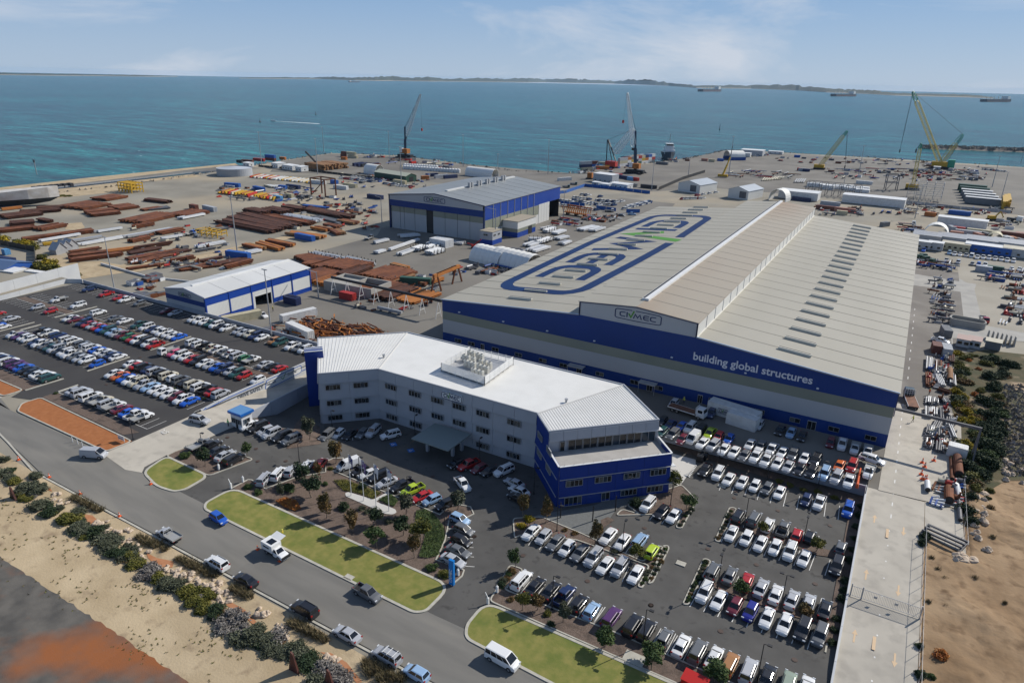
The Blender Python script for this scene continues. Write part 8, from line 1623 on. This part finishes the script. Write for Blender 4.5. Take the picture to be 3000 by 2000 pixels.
t=thing('boom_lift','red boom lift parked in front of the hangar','boom lift',fS(1130,890)[0],.6);q=MB(M_rst);q.box(-1.2,1.2,-.9,.9,.6,1.6);q.bar((0,0,1.6),(3.5,0,4.2),.35);q.bar((0,0,1.6),(-3.2,0,2.4),.35);q.build('machine_body',t)
for x in(-.9,.9):q=MB(M_black);q.tube((x,-1,.4),(x,1,.4),.4,8);q.build('wheel',t)
blk=thing('tube_block','dense stacked block of white tubes before the hangar','tube stack',fS(760,865)[0],-.1);q=MB(M_wst)
for i in range(6):
 for j in range(5):q2=MB(M_wst);q2.box(-5,5,-3+i*1.0,-3+i*1.0+.85,j*.75,j*.75+.66);q2.build('tube',blk)
row([(t_,(f_.x,f_.y))for t_,f_ in((tk,fR4(x,y)[0])for tk,x,y in(('bU',430,1150),('LV',915,1205),('wU',1015,1225),('wS',1120,1235),('sU',1235,1250),('wC',1340,1265),('wU',1450,1290),('wU',1560,1290),('wV',1670,1305),('wU',1790,1315),('wU',1905,1325),('wU',2020,1345),('wV',2140,1360)))],-95,'row before the office strips at right',1,z=.02,group='vehicles before the office strips')
row([(t_,(f_.x,f_.y))for t_,f_ in((tk,fR4(x,y)[0])for tk,x,y in(('wT',860,1345),('sV',1085,1385),('gS',1355,1415),('bV',1475,1430),('wU',1600,1435),('wS',2110,1505),('wS',2260,1520)))],-95,'loose row across from the office strips',1,z=.02,group='vehicles before the office strips')
fc=MB(M_lt,M_cg,mat('far_car_blue',(.02,.05,.15),.4),mat('far_car_red',(.3,.03,.03),.4),mat('far_car_silver',(.38,.39,.4),.4))
def farcar(p,a,m):
 M=Matrix.Translation(p)@ Matrix.Rotation(a,4,'Z')
 fc.box(-2.3,2.3,-.85,.85,.25,.95,m,M)
 fc.hexa([M @ Vector(v)for v in((-1.9,-.8,.95),(1.0,-.8,.95),(1.0,.8,.95),(-1.9,.8,.95))],[M @ Vector(v)for v in((-1.4,-.62,1.5),(.3,-.62,1.5),(.3,.62,1.5),(-1.4,.62,1.5))],1)
 fc.box(-1.4,.3,-.6,.6,1.5,1.56,m,M)
for(x0_,y0_,x1_,y1_,n_,sk_)in((200,405,960,500,13,0),(180,315,470,345,7,0),(540,320,900,395,6,0),(540,265,820,300,5,0),(860,375,1020,410,4,0),(980,320,1350,350,8,0),(1050,390,1300,410,6,0),(700,210,820,225,3,0),(1030,245,1060,250,1,0),(1450,340,1480,345,1,0),(1500,480,1960,370,17,0),(1560,440,1980,345,14,0)):
 a_,b2_=fC(x0_,y0_)[0],fC(x1_,y1_)[0]
 for i in range(n_):farcar(a_.lerp(b2_,(i+R.uniform(-.15,.15))/max(1,n_-1)),R.choice((1.2,1.3,1.25)),R.choice((0,0,0,0,2,4)))
for(x0_,y0_,x1_,y1_,n_)in((10,725,570,790,16),(210,700,460,740,5),(560,745,740,765,4),(760,820,950,840,8),(1000,860,1210,875,5)):
 a_,b2_=fPq(x0_,y0_)[0],fPq(x1_,y1_)[0]
 for i in range(n_):farcar(a_.lerp(b2_,i/max(1,n_-1)),1.2,R.choice((0,0,4,2,3)))
for(x0_,y0_,x1_,y1_,n_)in((490,610,590,600,10),(2070,700,2220,715,9),(0,905,140,900,14),(100,880,230,860,4)):
 a_,b2_=fR3(x0_,y0_)[0],fR3(x1_,y1_)[0]
 for i in range(n_):farcar(a_.lerp(b2_,i/max(1,n_-1)),1.2,R.choice((0,0,4,2,3)))
fc.build('parked_cars',label='small far-off parked cars massed on the port land and beyond the hangar',cat='cars',kind='stuff')
def panelfence(f,pts,h,m,lab):
 P_=f(*pts);t=thing('mesh_fence',lab,'fence')
 for i in range(len(P_)-1):
  n_=max(1,int((P_[i+1]-P_[i]).length/6))
  for j in range(n_):a,b_=P_[i].lerp(P_[i+1],j/n_),P_[i].lerp(P_[i+1],(j+.97)/n_);q=MB(m);q.bar(Vector((a.x,a.y,h/2)),Vector((b_.x,b_.y,h/2)),.06,h);q.build('panel',t)
panelfence(fC,(170,200,390,165,740,45,1200,90,1990,185),2.2,mat('fence_blue',(.02,.10,.34),.7),'long blue mesh fence round the far fenced car area');panelfence(fC,(960,470,1340,520),2.2,mat('fence_blue',(.02,.10,.34),.7),'short blue mesh fence panels between parked cars');panelfence(fC,(1530,545,1800,545),2.2,mat('fence_blue',(.02,.10,.34),.7),'blue mesh fence at the big roof edge');panelfence(fC,(270,370,640,410,740,420),2.0,mat('fence_blue',(.02,.10,.34),.7),'blue mesh fence inside the parked cars')
panelfence(fPl,(690,520,1500,590,2352,690,3000,760),1.6,M_black,'long dark low barrier along the port road');panelfence(fPm,(1700,1045,2120,860,2500,740),2.4,M_black,'dark fence between apron and works ground');panelfence(fR4,(0,215,1140,345,2100,420),1.8,M_galv,'grey wire fence below the dark modules')
panelfence(fQ,(0,820,540,930,545,1200),2.4,M_black,'dark screen fence round the neighbouring plot');panelfence(crop(0,200,2.352),(0,870,1330,720,1640,700),.9,M_galv,'thin grey rail along the shore road')
for i,x in enumerate((245,283,328,365,403,441,484)):cont(crop(0,200,2.352),x,837-i*4,4.0,10,'k','black bin, %s in the row on the shore road'%ORD[i],h=2.2,cat='bin',name='waste_bin')
g4=gable(fQ,60,1250,16,12,3.5,5,15,'blue-roofed small building at the left frame edge',M_bst,ribbed('roof_dull_blue',(.08,.13,.24),'x',.6),'building');cont(fQ,60,1100,12.2,10,'n','navy building block behind the blue roof');unit(fQ,150,1320,12,5,3.2,12,'white ribbed-roof unit with a forklift sign','w','unit',0);cont(fQ,90,1450,12.2,12,'n','navy container pair at the left frame edge');cont(fQ,590,1350,10,12,'w','white container behind the tall wall',h=3.2);cont(fQ,100,970,3,0,'L','light blue portable toilet',h=2.4,w=2,cat='toilet',name='portable_toilet')
for x,y,r_,k in((30,770,5,'yellow'),(430,850,5,'yellow'),(340,830,4,'yellow'),(520,890,4,'olive'),(700,1180,5,'yellow'),(620,1200,5,'olive'),(820,1230,5,'olive'),(900,1280,4,'yellow'),(1130,1330,3.5,'olive'),(640,1040,3,'olive'),(760,1130,4,'yellow'),(250,800,3,'olive')):
 p=fQ(x,y)[0];bush((p.x,p.y),r_*1.2,k,'large yellow-green wattle bush at the left yard corner','wattle bushes at the left yard corner '+k,z=0)
for x,y in((520,95),(600,100),(700,90),(880,85),(950,75),(1050,80),(780,85)):p=fQ(x,y)[0];bush((p.x,p.y),4,'olive','low scrub patch on the sand near the boat','scrub patches on the far sand',z=0,h=1.5)
sheet('sand_patch',fQ(760,960,1020,1010,1060,1100,1520,1070,1850,1130,2300,1000,2500,1030,1900,1250,1220,1350,1050,1300,900,1200,760,1100),.05,M_sand);sheet('sand_patch',fQ(1000,500,1250,480,1300,560,1180,600,1000,590),.055,M_sand);sheet('sand_bank',fM(0,395,300,330,620,262,1150,150,1200,130,1160,160,640,280,320,350,0,415),.06,M_sand)
pt=fQ(-40,260)[0];t=thing('ship','white and dark hull of a boat on the hard at the left frame edge','boat',(pt.x,pt.y,0),math.radians(62));st_=[(-34,4.5,3),(-20,5.5,1.2),(0,5.8,.8),(16,4.8,1.0),(26,2.6,2.2),(31,.3,4.5)];vs=[];
for x,w,zb2 in st_:vs+=[(x,-w,9+max(0,x)*.06),(x,-w*.9,4.6),(x,-w*.25,zb2),(x,w*.25,zb2),(x,w*.9,4.6),(x,w,9+max(0,x)*.06)]
fs=[];ms_=[]
hb=MB(mat('hull_white',(.62,.60,.56),.6,c2=(.5,.46,.4),scale=.3),mat('hull_dark',(.03,.035,.04),.7))
for i in range(len(st_)-1):
 for j in range(5):
  hb.add([vs[i*6+j],vs[i*6+j+1],vs[(i+1)*6+j+1],vs[(i+1)*6+j]],[(0,1,2,3)],0 if j in(0,4)else 1)
 hb.add([vs[i*6],vs[(i+1)*6],vs[(i+1)*6+5],vs[i*6+5]],[(0,1,2,3)],0)
hb.build('hull',t);MB(M_lt).box(-24,-4,-3.5,3.5,9,12.5).build('deckhouse',t)
qr=MB(mat('shore_rock',(.16,.14,.115),.9,c2=(.34,.30,.25),scale=.5))
def rockline(P0,P1,n_,w,z0=-2.6,z1=.6,s0=.8,s1=1.8):
 for i in range(n_):
  p=P0.lerp(P1,rr_.random())+Vector((rr_.uniform(-w,w),rr_.uniform(-w,w),0));s=rr_.uniform(s0,s1);z=rr_.uniform(z0,z1);v=[Vector((p.x+rr_.uniform(-s,s),p.y+rr_.uniform(-s,s),z-s*.3))for _ in range(4)]+[Vector((p.x,p.y,z+s*.7))];qr.add(v,[(0,1,4),(1,2,4),(2,3,4),(3,0,4)])
for a,b_ in zip(shore[:-1],shore[1:]):
 rockline(a,b_,int((b_-a).length*1.5),2.2)
wa,wb=crop(2000,200,2.352,-3.2)(1680,552,3100,600);
for i in range(3):rockline(wa,wb,1500,9,-3.4,.8-i*0,1.2,3)
qr.build('shore_rocks',label='rock armour along the shoreline and breakwater',cat='rocks',kind='stuff')
bw=MB(mat('breakwater_core',(.14,.12,.10),.9,c2=(.24,.21,.18),scale=.3,bump=.8));dd=(wb-wa).normalized();sd_=Vector((-dd.y,dd.x,0));bw.hexa([wa-sd_*14,wb-sd_*14,wb+sd_*14,wa+sd_*14],[wa-sd_*4+Vector((6,0,3.6)),wb-sd_*4+Vector((0,0,3.6)),wb+sd_*4+Vector((0,0,3.6)),wa+sd_*4+Vector((6,0,3.6))]);bw.build('breakwater',kind='structure')
M_hull=mat('tug_hull',(.05,.06,.08),.6)
pt=crop(1640,380,5.88,-3)(1815,500)[0];t=thing('tug_boat','grey and white offshore supply boat moored behind the wharf','boat',(pt.x,pt.y+8,-3),math.radians(-65));q=MB(M_hull);q.add([(x,s*w,z)for x,w in((-17,6),(10,6.5),(19,3),(23,.3))for s in(-1,1)for z in(0,5.5+max(0,x)*.12)],[]);
hv=[]
for x,w in((-17,6),(10,6.5),(19,3.4),(24,.3)):hv+=[(x,-w*.7,0),(x,w*.7,0),(x,w,5.5+max(0,x)*.14),(x,-w,5.5+max(0,x)*.14)]
q=MB(M_hull);q.add(hv,[(0,3,2,1),(12,13,14,15)]+[(i*4+j,i*4+(j+1)%4,i*4+4+(j+1)%4,i*4+4+j)for i in range(3)for j in range(4)]);q.build('hull',t)
q=MB(M_lt,M_glass);q.box(-2,14,-5.5,5.5,5.5,9.5);q.box(0,12,-4.8,4.8,9.5,13);q.box(2,11,-4,4,13,16);q.box(11.02,11.1,-3.6,3.6,14,15.4,1);q.box(1.9,2,-3.6,3.6,14,15.4,1);q.box(3,10.5,-4.04,-4,14,15.4,1);q.box(3,10.5,4,4.04,14,15.4,1);q.build('wheelhouse',t);q=MB(M_galv);q.tube((6,0,16),(6,0,26),.3,6);q.bar((6,-2.5,20),(6,2.5,20),.3);q.build('mast',t);q=MB(M_oran);q.box(-3,-1,-2,2,9.5,12);q.build('funnel',t)
def farship(x0_,x1_,y,lab,hc=(.05,.06,.08),bulk=True):
 a,b_=at(x0_,y,-3.2),at(x1_,y+.3,-3.2);d=b_-a;L_=d.length;c=(a+b_)/2;t=thing('cargo_ship',lab,'ship',(c.x,c.y,-3.2),math.atan2(d.y,d.x));h=L_*.030;w=L_*.05
 q=MB(mat('far_hull_%.2f'%hc[0],hc,.7),mat('far_hull_red',(.16,.04,.03),.7));q.prism([(-L_/2,-w),(L_/2*.86,-w),(L_/2,0),(L_/2*.86,w),(-L_/2,w)],h*.35,h*1.25,0);q.prism([(-L_/2*.98,-w),(L_/2*.84,-w),(L_/2*.97,0),(L_/2*.84,w),(-L_/2*.98,w)],0,h*.35,1);q.build('hull',t)
 q=MB(M_lt);q.box(-L_*.46,-L_*.36,-w*.9,w*.9,h*1.25,h*2.7);q.build('bridge',t);
 for i in range(5):q=MB(M_cream);u=-L_*.26+i*L_*.15;q.box(u-L_*.006,u+L_*.006,-.8,.8,h*1.25,h*2.6);q.build('deck_crane',t)
farship(1022,1055,241,'small cargo ship at anchor far left before the island');farship(2105,2047,268,'dark bulk carrier at anchor, left of the three at right');farship(2500,2436,282,'dark bulk carrier at anchor, middle of the three at right');farship(2951,2875,298,'dark bulk carrier at anchor nearest the right edge')
p=at(800,355,-3.2);t=thing('speedboat','small white speedboat leaving a wake on the bay','boat',p,.3);q=MB(M_lt);q.prism([(-4,-1.2),(2,-1.2),(5,0),(2,1.2),(-4,1.2)],0,1.4);q.build('hull',t)
wk=MB(mat('foam',(.75,.8,.8),.8));b_=at(935,363,-3.15);a=at(803,355,-3.15);s=Vector((0,1,0));wk.add([a-s*.6,a+s*.6,b_+s*4,b_-s*4],[(0,1,2,3)]);wk.build('boat_wake',kind='structure')
for x,y,h in((762,358,6),(925,336,6),(2108,380,9)):
 b_=at(x,y,-3.2);q=MB(M_prim);q.tube((0,0,0),(0,0,h),.5,6,0,.3);q.box(-1,1,-1,1,0,1.2);q.build('channel_marker',loc=b_,label='dark channel marker in the water, %s'%{762:'leftmost',925:'second from the left',2108:'right of the wharf'}[x],cat='marker')
b_=at(108,512,0);t=thing('shore_beacon','dark-topped beacon post on the left shore','beacon',b_);q=MB(M_galv);q.tube((0,0,0),(0,0,9),.3,6);q.build('pole',t);q=MB(M_prim);q.box(-1.2,1.2,-.2,.2,9,11);q.build('dayboard',t)
M_isl=mat('island_scrub',(.030,.042,.028),.95,c2=(.06,.065,.04),scale=.006);M_shor=mat('island_beach',(.40,.34,.26),.95)
def island(name,ctrl,lab=None,depth=900):
 """ctrl: (px, py of waterline, height in px)"""
 qi=MB(M_isl,M_shor);pts=[];ri=random.Random(len(ctrl))
 for i in range(len(ctrl)-1):
  for j in range(10):
   t=j/10;pts.append(tuple(ctrl[i][k]*(1-t)+ctrl[i+1][k]*t for k in range(3)))
 pts.append(ctrl[-1]);F_=[];B2=[];T_=[];S_=[]
 for i,(x,y,h)in enumerate(pts):
  w=at(x,y,-3.2);d=Vector((w.x-CAM.x,w.y-CAM.y,0));dist=d.length;d.normalize();hh=max(.3,(h+ri.gauss(0,.22)*h*.5)*dist/FPX)
  F_.append(Vector((w.x,w.y,-3.3)));S_.append(Vector((w.x,w.y,-3.3))+d*30+Vector((0,0,3+h*.35)));T_.append(Vector((w.x,w.y,-3.3))+d*depth*.4+Vector((0,0,hh)));B2.append(Vector((w.x,w.y,-3.3))+d*depth)
 n_=len(pts);qi.add(F_+S_+T_+B2,[],0)
 for a,b_,m in((0,1,1),(1,2,0),(2,3,0)):qi.f+=[(a*n_+i,a*n_+i+1,b_*n_+i+1,b_*n_+i)for i in range(n_-1)];qi.m+=[m]*(n_-1)
 qi.build(name,kind='structure')
island('island_hills',[(920,231,3),(960,233,6),(1040,236,7),(1100,237,9),(1150,237,12),(1200,238,8),(1260,239,11),(1300,239,7),(1400,240,9),(1470,241,8),(1550,242,11),(1600,242,8),(1690,244,12),(1740,245,8),(1800,246,7),(1880,249,14),(1960,252,8),(2040,258,6),(2200,260,9),(2330,265,12),(2420,271,9),(2480,273,8),(2545,276,10),(2620,280,5),(2740,283,5),(2850,286,5),(2910,289,1)],depth=1500)
island('island_low',[(700,230,1),(770,231,3),(900,232,4),(940,232,2)]);island('island_far',[(-200,216,4),(0,220,4),(150,222,4),(300,223,3),(430,225,3),(520,225,1)])
PR='pipes in the roadside storage';fO=crop(2540,950,2.239);fO2=crop(2560,1280,2.489)
mt_=[M_prim,M_rusd,M_prim,M_rust,M_galv,M_rusd]
for a in((400,310,405,230),(430,320,435,240),(465,310,468,250),(490,420,455,330),(405,420,400,330),(520,240,515,210),(545,260,550,210),(560,410,555,330),(400,530,405,490),(440,530,445,500),(400,620,400,560),(430,610,430,560),(500,640,495,570),(520,660,560,760),(440,700,470,640),(400,740,415,680),(470,760,475,690),(540,620,535,690),(400,820,410,770),(470,850,475,790),(500,830,490,770),(520,530,500,500),(545,460,460,435)):
 stack(fO,*a,1.8,2,M_galv,'pipe rack',kind='O',s=.42,cat='pipe rack',ms=[mt_[(int(a[0]+a[1]))%6],mt_[(int(a[0]))%6]],fill=.9)['label']='pipe bundle in the roadside storage'
for(x,y,x2,y2,r_,m,lab)in((600,170,612,300,.85,M_rust,'large rust red pipe can at the scrub edge'),(537,400,540,490,.85,M_rust,'short wide rust brown pipe can on the slab'),(598,365,618,450,.5,M_wst,'white pipe can beside the rust brown one'),(612,460,625,620,.4,M_prim,'teal and black pipe at the slab edge'),(384,345,388,405,.55,M_wst,'small white cylinder alone on the slab'),(560,160,568,320,.4,M_rust,'thin rusty and teal pipe beside the large rust can'),(540,310,541,380,.7,M_brn,'tan wrapped pipe')):
 f_=fO if lab=='tan wrapped pipe' else fO2;a,b_=f_(x,y,x2,y2);q=MB(m,M_black);a.z=b_.z=r_+.1;q.tube(a,b_,r_,16);q.tube(b_,b_+(b_-a).normalized()*.08,r_*.86,16,1);q.build('pipe_can',label=lab if lab!='tan wrapped pipe' else 'tan wrapped pipe among the roadside racks',cat='pipe')
a=fO2(385,665)[0];t=thing('storage_rack','dark grey steel rack frame lying on the storage slab corner','steel frame',(a.x,a.y,.1),-.35);q=MB(M_prim)
for y in(0,-1.3,-2.6):q.bar((0,y,.8),(6.5,y,.8),.35)
q.bar((.2,.8,.4),(.2,-3.4,.4),.4);q.bar((6.4,.8,.4),(6.4,-3.4,.4),.4);q.build('frame',t)
scatter(fO2,430,320,640,500,16,0,['skid','bundle'],.5,1.2,'slab-side','slab gear');scatter(fO,395,210,560,420,24,0,['bundle','skid'],.4,.9,'far','roadside far gear');scatter(fO,395,500,560,830,30,0,['bundle','skid'],.4,.9,'near','roadside near gear')
a=fR7(950,980)[0];t=thing('casting_bed','pale concrete bathtub-shaped casting wall on the slab','concrete structure',(a.x,a.y,0),-.08);q=MB(M_concg)
out_=rounded([(-4.8,-2),(4.6,-2),(5.4,0),(4.6,3),(-4.8,3)],1.5,4);ribbon(q,[(p.x,p.y,0)for p in out_],.35,2.4,None,True);q.build('wall',t);q=MB(M_conc)
for i in range(26):q2=MB(M_kerb);q2.box(-4.5+i*.34,-4.35+i*.34,-1.6,2.6,0,1.3);q2.build('rib',t)
for i in range(7):
 a=fR7(1300+i*72,1190+i*18)[0];q=MB(M_concg,M_prim);q.hexa([(-.2,-1.6,0),(.2,-1.6,0),(.2,1.6,0),(-.2,1.6,0)],[(-.12,-.8,3),(.12,-.8,3),(.12,.7,3),(-.12,.7,3)]);q.build('precast_panel',loc=a,label='upright precast concrete fin, %s from the left'%ORD[i],cat='concrete panel',group='precast fins')
u1=unit(fR7,890,1310,3.5,4.2,2.8,-6,'salmon-roofed site hut, left half of the pair','s','hut',2,roof=mat('salmon_roof',(.40,.28,.24),.6));u2=unit(fR7,1065,1330,3.5,4.2,2.8,-6,'salmon-roofed site hut, right half of the pair','s','hut',2,roof=mat('salmon_roof',(.40,.28,.24),.6));unit(fR7,1375,1360,4,3,2.8,-6,'tan-roofed hut below the precast fins','g','hut',0,roof=M_cream)
vehicle('wU',fR7(530,1250)[0],-15,'white ute beside the rust red container on the side road',None,1);a=fR7(1240,910)[0];vehicle('rK',a,-80,'small red truck at the end of the casting slab',None,1);flatbed(fR4(100,650)[0],0,'flatbed truck with white cab on the dusty ground')
for x,y,lab in((1720,560,'yellow excavator right of the long white hut'),):
 t=thing('excavator',lab,'excavator',fR4(x,y)[0],.5);q=MB(M_yel);q.box(-2,2,-1.3,1.3,1.2,3);q.build('machine_body',t);q=MB(M_black);q.box(-2.4,2.4,-1.6,-.9,0,1.1);q.box(-2.4,2.4,.9,1.6,0,1.1);q.build('tracks',t);q=MB(M_yel);q.bar((1.5,0,2),(4.5,0,5.5),.6);q.bar((4.5,0,5.5),(7,0,2),.45);q.build('arm',t)
t=thing('loader','white-cabbed heavy truck at the right frame edge','truck',fR4(2200,590)[0],-.3);q=MB(M_lt,M_black);q.box(0,3,-1.4,1.4,1,3.6);q.box(-5,0,-1.3,1.3,1,2.2,1);q.build('cab',t)
for x in(-4,-2,2):
 for s in(-1,1):q=MB(M_black);q.tube((x,s*1.2,.6),(x,s*1.5,.6),.6,10);q.build('wheel',t)
for i,(x,y)in enumerate(((330,1310),(410,1290),(460,1340),(580,1390))):t=thing('tractor','dark green yard tractor beside the big roof edge, %s from the left'%ORD[i],'tractor',fR4(x,y)[0],.4*i);q=MB(M_grn);q.box(-1.5,1.5,-.9,.9,.8,2.4);q.build('machine_body',t);[MB(M_black).tube((x_,-1,.6),(x_,1,.6),.6,10).build('wheel',t)for x_ in(-1,1)]
ct=cont(fA,1970,860,12.2,-12,'w','white container with a name frame behind the wall end',h=3.2);q=MB(M_navy,M_green);logo(q,lambda u,v,hh:(-3.2+u*.62,-1.26-hh,1.05+v*.8),mv=.42,th=.03);q.build('name_frame',ct)
ct=cont(f0,880,190,12.2,-9,'w','long white container office against the workshop wall',h=3.0,w=3.2,z=.05);ct2=cont(f0,955,262,7.0,-9,'w','shorter white container office in front of the long one',h=2.9,w=2.8,z=.05);q=MB(M_navy,M_green);logo(q,lambda u,v,hh:(-3+u*.45,-1.64-hh,1.15+v*.62),mv=.42,th=.03);q.build('name_frame',ct)
for x,y,lab in((2130,600,'x'),):pass
for i,(x,y)in enumerate(((590,590),(620,575))):p=G(*bx(crop(1850,1150,2.94,ZL)(x,y)[0]),.05);q=MB(M_black);q.box(-.7,.7,-.6,.6,0,1.4);q.hexa([(-.75,-.65,1.4),(.75,-.65,1.4),(.75,.65,1.4),(-.75,.65,1.4)],[(-.7,-.2,1.6),(.7,-.2,1.6),(.7,.6,1.6),(-.7,.6,1.6)]);q.build('wheelie_bin',loc=p,label='large black waste bin by the pale apron, %s'%('left','right')[i],cat='bin')
rl=MB(M_white)
def rline(f,x0_,y0_,x1_,y1_,n_,dx,dy):
 a,b_=f(x0_,y0_)[0],f(x1_,y1_)[0];e=f(x0_+dx,y0_+dy)[0]-a;s=(b_-a).normalized()*.06
 for i in range(n_+1):p=a.lerp(b_,i/n_);q0,q1=p,p+e;rl.add([G(q0.x-s.x,q0.y-s.y,.045),G(q0.x+s.x,q0.y+s.y,.045),G(q1.x+s.x,q1.y+s.y,.045),G(q1.x-s.x,q1.y-s.y,.045)],[(0,1,2,3)])
rline(c2,555,490,1350,745,7,62,-105);rline(c2,620,395,1400,560,7,50,-100)if 0 else None
rline(c2,315,985,1215,1310,8,65,-115);rline(c2,535,835,1290,1040,7,55,-110);rline(c2,720,395,1290,545,5,30,-95);rline(c2,540,95,1450,320,9,40,-95);rline(c2,20,1290,1150,1700,9,75,-140);rline(c3,555,665,1170,905,8,60,-85);rline(c3,415,945,980,1180,6,75,-95);rline(c3,980,1180,1570,1420,6,80,-110);rline(c3,1350,500,1430,525,1,65,-80);rline(c3,1010,655,1190,720,2,60,-80)
rline(c4,1075,240,1250,225,3,-10,-70);rline(c4,1860,910,1860,1190,4,190,10)
rl.build('bay_markings',kind='structure')
for i,(x0,y0,x1,y1,w,m,s_)in enumerate(((20,300,220,268,3,M_rusd,'dark'),(60,335,250,300,3,M_rust,'rusty'),(-20,400,180,372,3,M_rust,'rusty'),(200,365,330,340,3,M_rust,'rusty'),(330,310,440,290,2,M_prim,'grey'),(420,205,500,190,3,M_prim,'grey'),(20,190,120,172,5,M_rust,'rusty'),(60,100,160,85,6,M_rust,'rusty'),(930,130,1080,165,5,M_prim,'grey'),(1010,118,1130,140,5,M_rusd,'dark'),(1060,100,1180,118,4,M_rust,'rusty'),(870,75,1000,90,5,M_bst,'blue'),(480,395,620,360,3,M_rust,'rusty'),(350,360,470,338,2.5,M_rusd,'dark'))):stack(fM,x0,y0,x1,y1,w,1 if i%3 else 2,m,'%s steel lengths, %s of the thin loose rows in the left yard'%(s_,ORD[i]),s=.8)
scatter(fM,0,170,520,400,60,0,['bundle','skid','crate'],.6,1.6,'small','left yard');scatter(fM,700,60,1250,200,50,0,['bundle','crate','skid'],.8,2,'small','central yard');scatter(fPl,0,850,1700,1120,60,0,['bundle','crate','pipe'],1,2.4,'small','north laydown');scatter(fP,560,200,1250,520,40,0,['bundle','skid','crate'],.5,1.4,'small','beam yard');scatter(fR3,1150,960,2250,1010,50,0,K4,.8,2,'small','module yard');scatter(fPq,0,640,1500,900,50,0,['crate','skid','bundle'],.8,2,'small','port land')
ORD2=ORD+['twenty-seventh','twenty-eighth','twenty-ninth','thirtieth','thirty-first','thirty-second','thirty-third','thirty-fourth','thirty-fifth','thirty-sixth','thirty-seventh','thirty-eighth','thirty-ninth','fortieth']
bpy.context.view_layer.update();by={}
for o in SC.objects:
 if o.get('label')and o.parent is None:by.setdefault(o['label'],[]).append(o)
def sx(o):d=o.location-CAM;return d.dot(RGT)/d.dot(FWD)
for i,o in enumerate(sorted(by.pop('pipe bundle in the roadside storage'),key=lambda o:-o.location.y)):o['label']='pipe bundle in the roadside storage, %s counting from the far end'%ORD2[i]
for l_,os_ in by.items():
 if 1<len(os_)<=40 and len(l_.split())<=12:
  for i,o in enumerate(sorted(os_,key=sx)):o['label']=l_+', '+(ORD2[i]+' from the left' if i<len(os_)-1 else 'the rightmost one')
0 and print('LONG',[o['label']for o in SC.objects if o.get('label')and(len(o['label'].split())>16 or len(o['label'].split())<4)])
# ------------------------------------------------------------------ air
hm=bpy.data.materials.new('haze_air');hm.use_nodes=True;nt=hm.node_tree;nt.nodes.clear()
o_=nt.nodes.new('ShaderNodeOutputMaterial');v_=nt.nodes.new('ShaderNodeVolumePrincipled');v_.inputs['Density'].default_value=2.2e-5;v_.inputs['Color'].default_value=(.55,.78,1,1)
nt.links.new(v_.outputs[0],o_.inputs['Volume']);MB(hm).box(-18500,18500,-18500,18500,-32,92).build('haze',kind='stuff')
